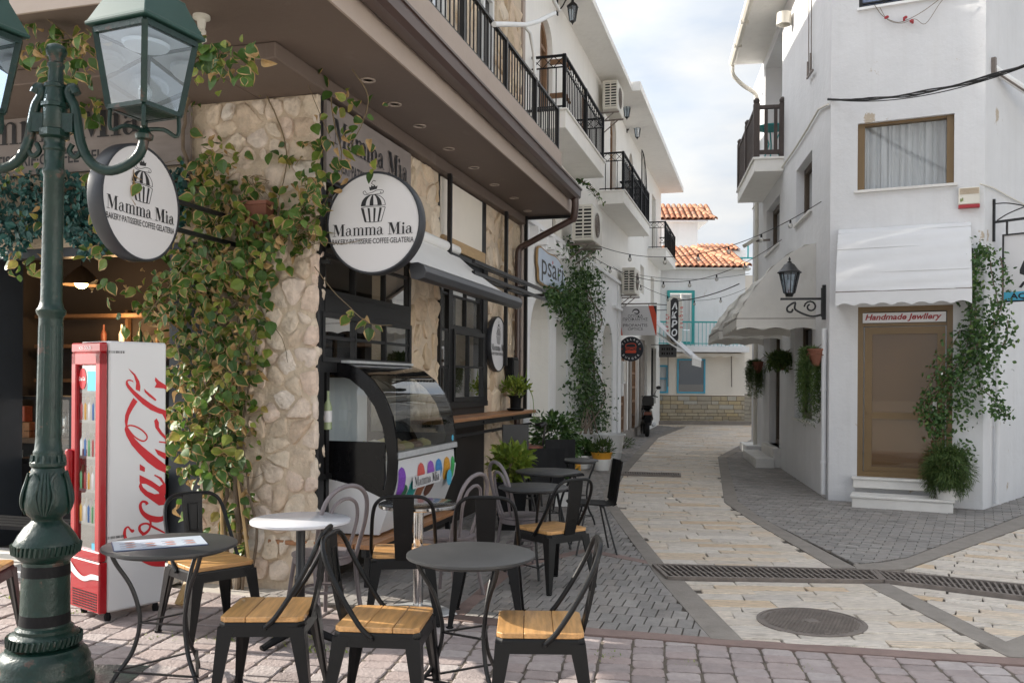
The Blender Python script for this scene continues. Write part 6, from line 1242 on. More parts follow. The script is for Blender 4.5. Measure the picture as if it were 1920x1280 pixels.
# ------------------------------------------------------------------ cables and string lights
def sagline(a, b, sag, n=24):
    a, b = Vector(a), Vector(b); return [a.lerp(b, i / n) - UP * sag * 4 * (i / n) * (1 - i / n) for i in range(n + 1)]
bm_ = MB(); bm_.lathe([(0, .0), (.012, 0), (.016, -.03), (.016, -.05), (.0, -.05)], 8); sock = mesh_of(bm_, 'socket', MT['cable']); bm_ = MB(); bm_.sphere((0, 0, -.085), .034, 10, 8, sc=(1, 1, 1.15)); gl_ = mesh_of(bm_, 'bulb', MT['bulbg'])
def lights(label, a, b, sag, ts, r=.006):
    t = thing('string_light', label, 'string light', a); pts = sagline(a, b, sag); m = MB(); m.tube(pts, r, 5); build(m, 'wire', MT['cable'], t, I4)
    for f in ts:
        i = f * 24; k = int(i); p = pts[k].lerp(pts[min(k + 1, 24)], i - k); o = inst(gl_, 'bulb', t, Matrix.Translation(p)); inst(sock, 'socket', o, Matrix.Translation(p))
pa = FA.on(1085, 445, -.12); pb_ = FB.on(1540, 378, .05); pa = FA.at(pa.x, pa.y, pa.z); pb_ = FB.at(pb_.x, pb_.y, pb_.z)
lights('upper string of bare bulbs from the ivy to the corner house', pa, pb_, .55, (.06, .26, .42, .56, .68, .8, .9))
pa2 = FA.on(1112, 482, -.10); pb2 = FB.on(1466, 449, .06); lights('lower string of bare bulbs across the lane', FA.at(pa2.x, pa2.y, pa2.z), FB.at(pb2.x, pb2.y, pb2.z), .62, (.1, .26, .4, .54, .68, .82))
pa3 = FA.on(1150, 500, -.1); pb3 = FB.on(1400, 540, .1); lights('farthest thin string of bulbs by the oval sign', FA.at(pa3.x, pa3.y, pa3.z), FB.at(pb3.x, pb3.y, pb3.z), .5, (.2, .4, .6, .8), .005)
def cable(label, pts, r, n=6):
    t = MB(); t.tube(pts, r, n); tag(build(t, 'cable', MT['cable']), label, 'cable')
k0 = FB.at(.06, .03, 5.47)
far_ = Vector((0, 0, H)) + ray(1990, 98) * 8.2
m = MB()
for j in range(4):
    pts = sagline(k0, far_, .13 + .008 * j, 30); m.tube([p + Vector((0, .009 * math.sin(i * .8 + j * 1.57), .009 * math.cos(i * .8 + j * 1.57))) for i, p in enumerate(pts)], .008, 6)
m.tube(sagline(k0, far_, .18, 30), .006, 5); tag(build(m, 'cable_bundle', MT['cable']), 'twisted bundle of black cables anchored at the house corner', 'cable')
pts = [FB.on(x, y, .03) for x, y in ((1553, 196), (1535, 205), (1515, 240), (1490, 280), (1462, 320), (1436, 350), (1420, 378), (1411, 392))]; m = MB(); m.tube(pts, .016, 6); tag(build(m, 'wall_cable', MT['ac'], None, MB_), 'pale cable bundle clipped diagonally down the lane wall', 'cable')
c1 = FA.at(18.5, -.9, 3.85); c2 = FB.on(1386, 532, .2); cable('thick black cable from the oval sign across to the corner house', sagline(c1, FB.at(c2.x, c2.y, c2.z), .1), .013)
cable('thin black wire high over the lane near the far roof', sagline(FA.at(16, -.1, 4.35), FB.at(8.3, .1, 4.1), .15), .005)
pts = [FD.on(x, y, -.03) for x, y in ((1838, 345), (1862, 352), (1890, 368), (1930, 388))]; m = MB(); m.tube(pts, .012, 6); tag(build(m, 'wall_cable', MT['ac'], None, MD), 'short pale cable along the side wall above the hanging sign', 'cable')

# ------------------------------------------------------------------ house behind the viewer, added to bounce sunlight, visible only in reflections
MQ = basis((10.5, -15, 0), (0, 1, 0), (1, 0, 0), UP)
sq_ = thing('sun_bounce_house', 'added white house behind the viewer that bounces sunlight at the cafe', 'building', MQ)
m = MB(); opq = [(2 + i * 3.4, 3.1 + i * 3.4, z, z + 1.5) for i in range(4) for z in (1.0, 4.2)]; wall(m, 0, 16, -.1, 7.2, opq, 0, .25); m.poly([(0, 0, -.1), (0, 6, -.1), (0, 6, 7.2), (0, 0, 7.2)]); m.poly([(16, 0, -.1), (16, 6, -.1), (16, 6, 7.2), (16, 0, 7.2)]); build(m, 'house_wall', MT['plaster'], sq_, MQ, fix=False)
m = MB(); m.loft([[(x, -.4, 7.15), (x, 3, 9.0), (x, 6.4, 7.15)] for x in (-.3, 16.3)]); build(m, 'roof', MT['terracotta'], sq_, MQ)
for a, b, c, d in opq:
    m = MB(); frame_rect(m, a, b, c, d, .08, .1, .18); m.box((a + b) / 2 - .03, (a + b) / 2 + .03, .1, .17, c, d); f = build(m, 'window', MT['blue'], sq_, MQ); m = MB(); m.poly([(a, .15, c), (b, .15, c), (b, .15, d), (a, .15, d)]); build(m, 'pane', MT['glass_dark'], f, MQ)
# ================================================================== STREET LAMP
ps = 1650 / 4.574
def zy(y): return 1.6 - (y - 708) / ps
lp = Vector((-2.423, 4.574, 0))
lamp = thing('street_lamp', 'dark green cast iron street lamp with two lanterns on curled arms', 'street lamp', Matrix.Translation(lp) @ Matrix.Rotation(rad(.75), 4, 'Y'))
prof = [(87, 1290), (87, 1272), (84, 1266), (85, 1258), (84, 1248), (79, 1240), (80, 1233), (76, 1226), (74, 1220), (68, 1216), (66, 1211), (58, 1208)]
m = MB(); m.lathe([(a / ps, zy(b)) for a, b in prof], 40); m.box(-.3, .42, -.32, .32, -.02, .012); build(m, 'base_plinth', MT['green'], lamp, bevel=0)
prof = [(46, 1212), (58, 1207), (62, 1200), (62, 1190), (58, 1184), (50, 1180), (50, 1174), (44, 1170), (43, 1164), (41, 1070), (40, 1050), (47, 1044), (55, 1036), (57, 1026), (56, 1016), (52, 1008), (49, 1002), (46, 998), (38, 986), (30, 979), (26, 974), (27, 969), (34, 963), (39, 953), (41, 940), (39, 922), (34, 902), (30, 884), (27, 876), (31, 872), (31, 866), (27, 862), (26, 850)]
m = MB(); m.lathe([(a / ps, zy(b)) for a, b in prof], 36); build(m, 'cast_base', MT['green'], lamp)
m = MB()                                                     # leaf relief and beading
for k_ in range(40):
    a = k_ * 2 * math.pi / 40; m.tube([((.155) * math.cos(a), .155 * math.sin(a), zy(1034)), (.160 * math.cos(a + .05), .160 * math.sin(a + .05), zy(1017))], .010, 5)
    m.tube([(.172 * math.cos(a), .172 * math.sin(a), zy(1203)), (.173 * math.cos(a + .07), .173 * math.sin(a + .07), zy(1187))], .009, 5)
for k_ in range(4):
    a = k_ * math.pi / 2 + .35; c, s_ = math.cos(a), math.sin(a); tn = Vector((-s_, c, 0))
    for side in (-1, -.5, 0, .5, 1):
        pts = [Vector((c * r, s_ * r, zy(y))) + tn * side * w for r, y, w in ((.098, 962, .012), (.113, 945, .034), (.110, 925, .045), (.094, 900, .03), (.082, 884, .05 * abs(side)))]
        m.tube(catmull(pts, 3), [.006 + .004 * math.sin(math.pi * i / 12) for i in range(13)], 6)
for k_ in range(14):
    a = k_ * 2 * math.pi / 14; m.tube([(.080 * math.cos(a), .080 * math.sin(a), zy(868)), (.074 * math.cos(a), .074 * math.sin(a), zy(852))], .008, 5)
tag(build(m, 'cast_relief', MT['green'], lamp), kind='stuff')
for y0, y1 in ((1076, 1056), (1166, 1146)): m = MB(); m.lathe([((40.8 + (y0 - 1050) * .02) / ps + .002, zy(y0)), ((40.4 + (y1 - 1050) * .02) / ps + .002, zy(y1))], 36); build(m, 'black_tape', MT['blackm'], lamp, fix=False)
prof = [(25, 852), (26, 846), (23.5, 842), (22, 820), (20.5, 600), (21, 594), (25, 588), (26, 582), (22, 577), (20, 570), (18.5, 562), (17.5, 330), (20, 326), (20, 320), (17.5, 316), (17, 285), (20, 282), (20, 277), (18, 274), (18, 262), (21, 258), (21, 200), (20, 190), (18, 168), (20, 166), (20, 160), (14, 157), (12, 130), (15, 125), (15, 121), (12, 118), (13, 108), (17, 104), (19, 97), (16, 88), (9, 84), (0, 83)]
m = MB(); m.lathe([(a / ps, zy(b)) for a, b in prof], 28)
for k_ in range(12):
    a = k_ * math.pi / 6; m.tube([(.0565 * math.cos(a), .0565 * math.sin(a), zy(815)), (.0535 * math.cos(a), .0535 * math.sin(a), zy(612))], .006, 5)
build(m, 'shaft', MT['green'], lamp)
m = MB(); m.lathe([(.055, zy(262)), (.075, zy(258)), (.075, zy(246)), (.055, zy(242))], 8); m.lathe([(.055, zy(205)), (.07, zy(203)), (.07, zy(196)), (.055, zy(194))], 8)
for sx in (-1, 1): m.box(sx * .05, sx * .105, -.03, .03, zy(250), zy(215))
build(m, 'collar', MT['green'], lamp)
def lx(x): return (x - 102) / ps
for sx in (1, -1):
    pts = [(sx * lx(x) * 1.0, 0, zy(y)) for x, y in ((141, 176), (134, 164), (126, 172), (130, 185), (138, 200), (144, 230), (150, 262), (162, 292), (182, 312), (210, 318), (240, 306), (260, 288), (268, 268), (270, 248))]
    m = MB(); m.tube(catmull(pts, 4), .026, 10); m.tube(catmull([(sx * lx(x), 0, zy(y)) for x, y in ((146, 262), (152, 280), (142, 294), (130, 284), (136, 270))], 4), .014, 8)
    m.lathe([(.02, zy(262)), (.042, zy(258)), (.046, zy(250)), (.03, zy(244)), (.022, zy(236))], 14, (sx * lx(270), 0, 0))
    build(m, 'arm', MT['green'], lamp)
    o_ = Vector((sx * lx(270), 0, 0)); lant = MB(); rot = rad(66)
    def sq(hw, y, dz=0): return [o_ + Vector((hw * math.sqrt(2) * math.cos(rot + rad(45) + i * math.pi / 2), hw * math.sqrt(2) * math.sin(rot + rad(45) + i * math.pi / 2), zy(y - 6) + dz)) for i in range(4)]
    t0, t1, e0_, r0 = .122, .170, .206, .132                 # half widths: glass foot, glass top, eave, roof top
    for i in range(4):
        a, b = sq(t0, 212)[i], sq(t1, 72)[i]; lant.bar(a, b, .03, .03); lant.bar(sq(t0, 212)[i], sq(t0, 212)[(i + 1) % 4], .026, .022); lant.bar(sq(t1, 74)[i], sq(t1, 74)[(i + 1) % 4], .03, .03)
        c = sq(t0 * .95, 212)[i]; lant.tube(catmull([c, o_ + (c - o_) * .98 + Vector((0, 0, -.05)), Vector((o_.x + (c.x - o_.x) * .55, (c.y) * .55, zy(236))), Vector((o_.x, 0, zy(240)))], 4), .011, 6)
    lant.loft([sq(t0 * .9, 214), sq(t0 * .35, 222)]); lt = build(lant, 'lantern', MT['green'], lamp)
    m = MB(); m.loft([sq(e0_, 66), sq(e0_ * 1.01, 60), sq(e0_ * .97, 58), sq(r0 * 1.02, 2), sq(r0 * 1.02, -2), sq(r0 * .7, -4), sq(r0 * .62, -22), sq(r0 * .2, -40)]); build(m, 'lantern_roof', MT['green_roof'], lt, bevel=.004)
    for i in range(4):
        m = MB(); j = (i + 1) % 4; m.poly([sq(t0, 209)[i], sq(t0, 209)[j], sq(t1, 76)[j], sq(t1, 76)[i]]); build(m, 'pane', MT['lamp_glass'], lt, fix=False)
    m = MB(); m.loft([sq(t1 * .93, 78), sq(t1 * .93, 76)]); m.lathe([(0, zy(88)), (.11, zy(86)), (.12, zy(80)), (.1, zy(78))], 20, o_); build(m, 'reflector', MT['white_paint'], lt)
    m = MB(); m.lathe([(.02, zy(212)), (.03, zy(200)), (.03, zy(190)), (.0, zy(190))], 12, o_); m.sphere(o_ + Vector((0, 0, zy(172))), .035, 14, 10, sc=(1, 1, 1.6)); build(m, 'bulb', MT['bulbg'], lt)

# ================================================================== DRINKS COOLER
a, b, c = GS(193, 1168), GS(310, 1143), GS(138, 1149)
su = (b - a).normalized(); fu = (c - a).normalized(); dep = (b - a).length; wid = (c - a).length
MF = basis(a, su, fu, UP)                                   # x back along the white side, y along the red front, z up
ck = thing('drinks_cooler', 'tall red and white drinks cooler with white script along its side', 'refrigerator', MF)
ck['label'] = 'tall red drinks cooler with red script on its white side'
Hc = 1.845
m = MB(); m.box(.03, dep, .0, wid, .06, Hc); build(m, 'cabinet', MT['cooler_white'], ck, bevel=.012)
m = MB(); m.box(-.022, .029, 0, wid, .30, Hc - .002); 
front = MB(); frame_rect(front, 0, wid, .40, Hc - .01, .065, -.03, .02); front.box(0, wid, -.03, .02, Hc - .16, Hc - .075); front.v = [(b2, a2, c2) for a2, b2, c2 in front.v]; dr = build(front, 'door', MT['red'], ck, bevel=.008)
m = MB(); m.box(-.028, .029, 0, wid, .06, .395); build(m, 'red_base', MT['red'], ck, bevel=.008)
m = MB(); m.poly([(-.006, .065, .46), (-.006, wid - .065, .46), (-.006, wid - .065, Hc - .16), (-.006, .065, Hc - .16)]); build(m, 'glass', MT['cooler_glass'], dr)
m = MB(); m.box(-.075, -.03, wid - .045, wid - .005, .82, 1.12); build(m, 'handle', MT['red'], dr, bevel=.01)
m = MB(); m.box(.03, .035, .04, wid - .04, .42, Hc - .1); build(m, 'interior_back', pm('cooler_interior', (.35, .38, .38), .5, .2, 6), ck)
m = MB()
for z in (.62, .84, 1.06, 1.3, 1.5): m.box(.0, .03, .05, wid - .05, z, z + .02)
build(m, 'shelf', MT['white_paint'], ck)
bk = []
for col in ((.3, .02, .02), (.08, .25, .1), (.02, .1, .3), (.6, .6, .6), (.5, .25, .02)):
    k = MB(); k.lathe([(0, 0), (.022, 0), (.023, .1), (.012, .13), (.01, .155), (0, .155)], 8); bk.append(mesh_of(k, 'bottle', pm('drink_bottle', col, .3, .2, 12)))
for si, z in enumerate((.64, .86, 1.08, 1.32)):
    for i in range(5): o = inst(bk[(si * 2 + i) % 5], 'bottle', None, MF @ Matrix.Translation((.012, .085 + i * .053, z))); tag(o, '%s drink bottle on the %s shelf inside the red cooler' % (('red', 'green', 'blue', 'white', 'orange')[(si * 2 + i) % 5], ('lowest', 'second lowest', 'middle', 'highest')[si]), 'bottle', 'bottles in the red cooler')
m = MB(); e = [( .18 * 0 - .0315, wid - .115 + .05 * math.cos(k_ * .2094), Hc - .25 + .07 * math.sin(k_ * .2094)) for k_ in range(30)]; m.add([(-.0085, y, z) for x, y, z in e], [tuple(range(30))]); build(m, 'round_sticker', MT['ink_red'], dr)
m = MB(); put(m, text_mb('Coca-Cola', .026, .085, .25, bold=.02), (-.0095, wid - .115, Hc - .262), (0, -1, 0), (0, 0, 1)); build(m, 'sticker_lettering', MT['ink_white'], dr)
m = MB(); m.poly([(-.009, .08, Hc - .33), (-.009, .21, Hc - .33), (-.009, .21, Hc - .2), (-.009, .08, Hc - .2)]); m.poly([(-.009, .075, .465), (-.009, .14, .465), (-.009, .14, .51), (-.009, .075, .51)]); build(m, 'blue_sticker', MT['blue'], dr)
m = MB(); put(m, text_mb('ICE COLD', .02, .16), (-.032, wid / 2, Hc - .055), (0, -1, 0), (0, 0, 1)); build(m, 'lettering', MT['ink_white'], dr)
m = MB(); P_ = ribbon([(0, 0), (.1, -.05), (.2, -.07), (.3, -.045), (wid, -.04)], [.055, .04, .03, .035, .03]); put(m, P_, (-.0305, wid, .34), (0, -1, 0), (0, 0, 1)); build(m, 'white_wave', MT['ink_white'], ck)
m = MB()
for i in range(16):
    for j in range(7): m.box(-.0305, -.0285, .03 + i * (wid - .06) / 16, .042 + i * (wid - .06) / 16, .08 + j * .017, .088 + j * .017)
tag(build(m, 'vent_shade', MT['recess_shade'], ck), kind='stuff')  # small black boxes stand in for the shade inside vent openings
m = MB()
for x in (.05, dep - .05):
    for y in (.04, wid - .04): m.lathe([(.02, 0), (.024, .03), (.015, .06)], 8, (x, y, 0))
build(m, 'foot', MT['blackm'], ck)
# script lettering on the side panel, traced as pen strokes in the panel's own plane
SF = Frame((a.x, a.y), (su.x, su.y))
def sq_(px, py): q = SF.on(px, py, -.0); return (q.x, q.z)
p1 = lambda p: sq_(220 + p[0] / 4.48, 680 + p[1] / 4.48)
p2q = lambda p: sq_(220 + p[0] / 4.48, 870 + p[1] / 4.48)
SW = 1 / 4.48 / F * 5.95
shapes = [(p1, q) for q in (
    [(92, 45), (118, 68), (150, 95), (185, 155), (194, 200), (190, 240), (155, 225), (154, 210), (158, 170), (140, 110), (112, 75)],
    [(135, 168), (125, 156), (100, 150), (86, 157), (95, 180), (140, 230), (210, 290), (280, 340), (340, 375), (430, 400), (430, 437), (350, 425), (280, 395), (210, 345), (130, 265), (85, 210), (70, 180), (72, 155), (85, 141), (105, 139), (132, 150)],
    [(320, 120), (350, 150), (430, 190), (430, 225), (390, 215), (312, 208), (330, 175), (316, 150)],
    [(225, 215), (245, 235), (310, 290), (330, 310), (320, 320), (265, 280), (230, 245)],
    [(135, 293), (170, 325), (130, 385), (100, 440), (88, 490), (84, 530), (105, 575), (150, 640), (200, 690), (260, 740), (330, 795), (430, 855), (430, 922), (330, 890), (250, 830), (180, 760), (120, 690), (75, 610), (60, 560), (68, 530), (62, 490), (65, 440), (85, 385), (110, 335)],
    [(312, 720), (350, 735), (430, 757), (430, 808), (380, 795), (340, 770)], [(310, 485), (330, 465), (350, 500), (350, 540), (375, 580), (430, 615), (430, 645), (360, 600), (320, 545)], [(370, 415), (430, 425), (430, 490), (400, 470)])]
shapes += [(p2q, q) for q in ([(188, -3), (232, 26), (231, 65), (188, 48)],
    [(186, 88), (230, 110), (290, 140), (355, 185), (383, 165), (350, 120), (308, 94), (316, 85), (370, 110), (430, 165), (430, 240), (402, 252), (398, 270), (430, 290), (430, 340), (390, 340), (350, 345), (300, 310), (230, 260), (190, 215), (180, 185), (190, 155), (186, 140)])]
rib = [(p2q, [(252, 338), (240, 318), (210, 314), (193, 345), (208, 398), (255, 440), (320, 462), (380, 455), (420, 415)], [30, 22, 20, 26, 32, 44, 52, 42, 30]), (p2q, [(215, 582), (190, 556), (188, 522), (210, 502), (250, 497), (275, 515), (265, 550), (235, 578), (205, 588)], [26, 24, 22, 18, 16, 18, 22, 26, 26]), (p2q, [(275, 512), (330, 540), (400, 575)], [18, 18, 12]), (p2q, [(245, 430), (275, 470), (282, 510)], [16, 20, 16]),
    (p2q, [(138, 548), (126, 560), (108, 546), (90, 526), (68, 540), (60, 575), (66, 615), (105, 695), (190, 775), (300, 822), (430, 828)], [18, 26, 16, 15, 20, 26, 28, 36, 46, 62, 60]), (p1, [(75, 535), (110, 525), (160, 537), (210, 567), (245, 605), (248, 636), (222, 656), (183, 645), (140, 615), (103, 572), (82, 540)], [13] * 11), (p1, [(350, 662), (430, 672)], [12, 12])]
m = MB()
for f_, q in shapes: m.add([(*f_(p), 0) for p in q], [tuple(range(len(q)))])
for f_, q, ws in rib: m.join(ribbon([f_(p) for p in q], [w * SW for w in ws], 6))
k = MB(); k.v = [(min(x, dep - .004), -.0016 - .000004 * (n_ % 97), z) for n_, (x, z, _) in enumerate(m.v)]; k.f, k.m, k.r, k.sm = m.f, m.m, m.r, m.sm
w = MB(); q = [p2q(p) for p in ((203, 162), (240, 165), (300, 198), (345, 232), (352, 246), (312, 250), (255, 227), (215, 193))]; w.add([(x, -.0026, z) for x, z in q], [tuple(range(len(q)))]); build(w, 'letter_counter', MT['cooler_white'], ck, fix=False)
build(k, 'script_lettering', MT['ink_red'], ck, fix=False)
m = MB()
for cx, cy in ((204, 657), (202, 1006)):
    x, z = sq_(cx, cy)
    for i in range(14): m.box(x + i * .008, x + i * .008 + random.choice((.002, .004, .005)), -.002, -.001, z - .016, z)
build(m, 'barcode_label', MT['ink'], ck)

# ================================================================== DISPLAY FREEZER
PX_ = lambda x, y: (lambda q: (q.y, q.z))(FA.cross(x, y, .34))
arcp = [(-.02, 1.745), (.10, 1.735), (.22, 1.69), (.34, 1.60), (.44, 1.47), (.51, 1.31), (.545, 1.13), (.555, .98), (.548, .80), (.53, .72)]
fz = thing('display_freezer', 'curved glass ice cream display freezer with printed ice pops on its front', 'freezer', FA.M @ TR((1.05, -.2, .3)))
fx0, fx1 = .34, 1.76
side = [(-d, z) for d, z in arcp]; back = [(.42, .72), (.42, 1.745)]
full = side + back
def panel(m, x, poly, t_, mi=0): m.loft([[(x, a, b) for a, b in poly], [(x + t_, a, b) for a, b in poly]], m=mi)
for x, t_ in ((fx0, .03), (fx1 - .03, .03)):
    m = MB(); inner = [(-d * .86 + .01, .98 + (z - .98) * .86 if z > .98 else z) for d, z in arcp if z >= .97]
    rim_in = [(-(d - .085) if d > .1 else -d * .3, min(z - .085, 1.635) if z > 1.1 else z) for d, z in arcp]
    for k_ in range(len(side) - 1):
        q = [side[k_], side[k_ + 1], rim_in[k_ + 1], rim_in[k_]]; panel(m, x, q, t_)
    panel(m, x, [(.42, .86), (.42, 1.10), (-.452, 1.10), (-.445, .98), (-.448, .80), (-.43, .72), (-.53, .72), (-.50, .62), (-.2, .74)], t_); panel(m, x, [(.42, 1.10), (.42, 1.745), (.34, 1.745), (.34, 1.10)], t_ * .97)
    panel(m, x, [(.34, 1.745), (.34, 1.64), (-.03, 1.645), (.02, 1.745)], t_ * .96)
    build(m, 'end_frame', MT['scoot'], fz, MA, fix=True)
    m = MB(); m.add([(x + .012, a, b) for a, b in rim_in[:-1] + [(-.43, 1.08), (.36, 1.08), (.36, 1.66)]], [tuple(range(len(rim_in) + 2))]); build(m, 'end_glass', MT['glass'], fz, MA)
m = MB(); g = [(-d, z) for d, z in arcp if z > .97]; gg = [(q.x, q.y) for q in catmull([(a, b, 0) for a, b in g[1:]], 4)]
m.loft([[(x, a, b) for a, b in gg] for x in (fx0 + .03, fx1 - .03)], closed=False, sm=True); build(m, 'curved_glass', MT['freezer_glass'], fz, MA)
m = MB(); m.box(fx0 + .03, fx1 - .03, -.12, .42, 1.738, 1.76); m.loft([[(x, -.555 - a, .99 + b) for a, b in ((-.02, .03), (.010, .025), (.012, -.022), (-.02, -.026))] for x in (fx0 + .02, fx1 - .005)]); build(m, 'chrome_trim', MT['brushed'], fz, MA)
m = MB(); m.loft([[(x, a, b) for a, b in ((-.54, .95), (-.55, .80), (-.535, .70), (-.50, .62), (-.40, .36), (.42, .36), (.42, .95))] for x in (fx0 + .03, fx1 - .0)]); build(m, 'front_body', MT['cooler_white'], fz, MA)
m = MB(); m.loft([[(x, a, b) for a, b in ((-.498, .619), (-.40, .35), (.42, .35), (.42, .859), (-.2, .739))] for x in (fx0 + .001, fx0 + .03)]); build(m, 'side_skirt', MT['cooler_white'], fz, MA)
m = MB(); m.box(fx0 + .05, fx1 - .05, -.48, .4, .96, .99); build(m, 'tub_lid', MT['brushed'], fz, MA); m = MB(); m.box(fx0 + .04, fx1 - .04, .36, .40, .99, 1.62); m.box(fx0 + .04, fx1 - .04, -.08, .36, 1.70, 1.73); build(m, 'white_liner', MT['cooler_white'], fz, MA)
for i in range(6):
    for j in range(2):
        m = MB(); m.lathe([(.0, .0), (.085, 0), (.085, .03), (.06, .05), (0, .07)], 12, (fx0 + .18 + i * .21, -.28 + j * .3, .992)); build(m, 'gelato_tub', pm('gelato', random.choice(((.5, .35, .2), (.55, .5, .4), (.4, .12, .1), (.2, .1, .05), (.5, .42, .15))), .6, .15, 20), fz, MA)
# printed pops on the front (flat print)
FY = -.553
def yprof(z):
    P_ = ((.95, -.54), (.80, -.55), (.70, -.535), (.62, -.50), (.36, -.40))
    for (z1, y1), (z0, y0) in zip(P_, P_[1:]):
        if z >= z0: return y0 + (y1 - y0) * (z - z0) / (z1 - z0)
    return -.4
def pop(px, py, rx, rz, mt):
    q = FA.on(px, 870, FY); q.z = py; m = MB(); n = 14; pop.k = getattr(pop, 'k', 0) + 1; vv = []
    for k_ in range(n + 1):
        u_ = -1 + 2 * k_ / n; zz = min(max(q.z + rz * u_, .40), .938); hw = rx * (1 - abs(u_) ** 2.6) ** .5
        for sgn in (-1, 1): vv.append((min(max(q.x + sgn * hw, fx0 + .04), fx1 - .008), yprof(zz) - .0015 - pop.k * .0003, zz))
    m.add(vv, [(2 * i, 2 * i + 1, 2 * i + 3, 2 * i + 2) for i in range(n)]); build(m, 'printed_pop', mt, fz, MA, fix=False)
cols = dict(p=(.20, .06, .42), g=(.05, .36, .10), c=(.58, .10, .08), v=(.28, .10, .45), b=(.05, .22, .50), o=(.58, .28, .03), d=(.03, .14, .06), t=(.02, .30, .28), k=(.12, .05, .03), n=(.30, .12, .06))
pmts = {k_: pm('printed_pop_' + k_, v, .45, .3, 60) for k_, v in cols.items()}
for px, py, rx, rz, k_ in ((739, .76, .05, .12, 'g'), (760, .66, .10, .085, 'd'), (778, .665, .09, .10, 't'), (795, .665, .09, .11, 'n'), (812, .67, .10, .10, 'k'), (754, .77, .085, .125, 'p'), (790, .78, .085, .115, 'c'), (808, .785, .085, .11, 'v'), (823, .785, .085, .11, 'b'), (838, .785, .085, .11, 'o'), (849, .77, .05, .12, 'g')): pop(px, py, rx, rz, pmts[k_])
m = MB(); q0, q1 = FA.on(772, 880, FY), FA.on(823, 880, FY); m.box(q0.x, q1.x, FY - .014, FY - .011, .69, .79); build(m, 'print_panel', MT['sign_white'], fz, MA)
m = MB(); s_, k_ = serif_mb('Mamma Mia', (q1.x - q0.x) * .9); put(m, s_, ((q0.x + q1.x) / 2, FY - .0145, .708), (1, 0, 0), (0, 0, 1), lift=.0008); build(m, 'lettering', MT['ink'], fz, MA)
q = FA.on(840, 880, FY); m = MB(); m.add([(q.x + .07 * math.cos(k_ * .393), FY - .0135, .70 + .075 * math.sin(k_ * .393)) for k_ in range(16)], [tuple(range(16))]); build(m, 'blue_sticker', MT['blue'], fz, MA)
m = MB(); m.add([(1.66 + .03 * math.cos(k_ * .52), -.553, 1.06 + .03 * math.sin(k_ * .52)) for k_ in range(12)], [tuple(range(12))]); build(m, 'round_sticker', MT['blue'], fz, MA)
t = thing('freezer_platform', 'low wooden platform on black legs under the display freezer', 'platform', FA.M @ TR((1.1, -.1, 0)))
for i in range(6): m = MB(); m.box(-.02, 1.9, -.50 + i * .15, -.36 + i * .15, .30, .335); build(m, 'plank', MT['wood2'], t, MA, bevel=.003)
m = MB(); m.box(-.02, 1.9, -.46, -.42, .24, .30)
for x in (.05, .95, 1.85): m.box(x - .02, x + .02, -.46, -.42, 0, .24)
build(m, 'platform_frame', MT['black'], t, MA)
t = thing('bottle', 'pale green bottle standing on the ledge behind the freezer', 'bottle', PA(.22, -.0, 1.2)); m = MB(); m.lathe([(0, 0), (.035, 0), (.036, .18), (.014, .25), (.014, .31), (0, .31)], 14); build(m, 'bottle_body', pm('pale_green_glass', (.30, .36, .2), .2, .1, 5), t); m = MB(); m.lathe([(.037, .06), (.037, .15)], 14); build(m, 'bottle_label', MT['sign_white'], t)

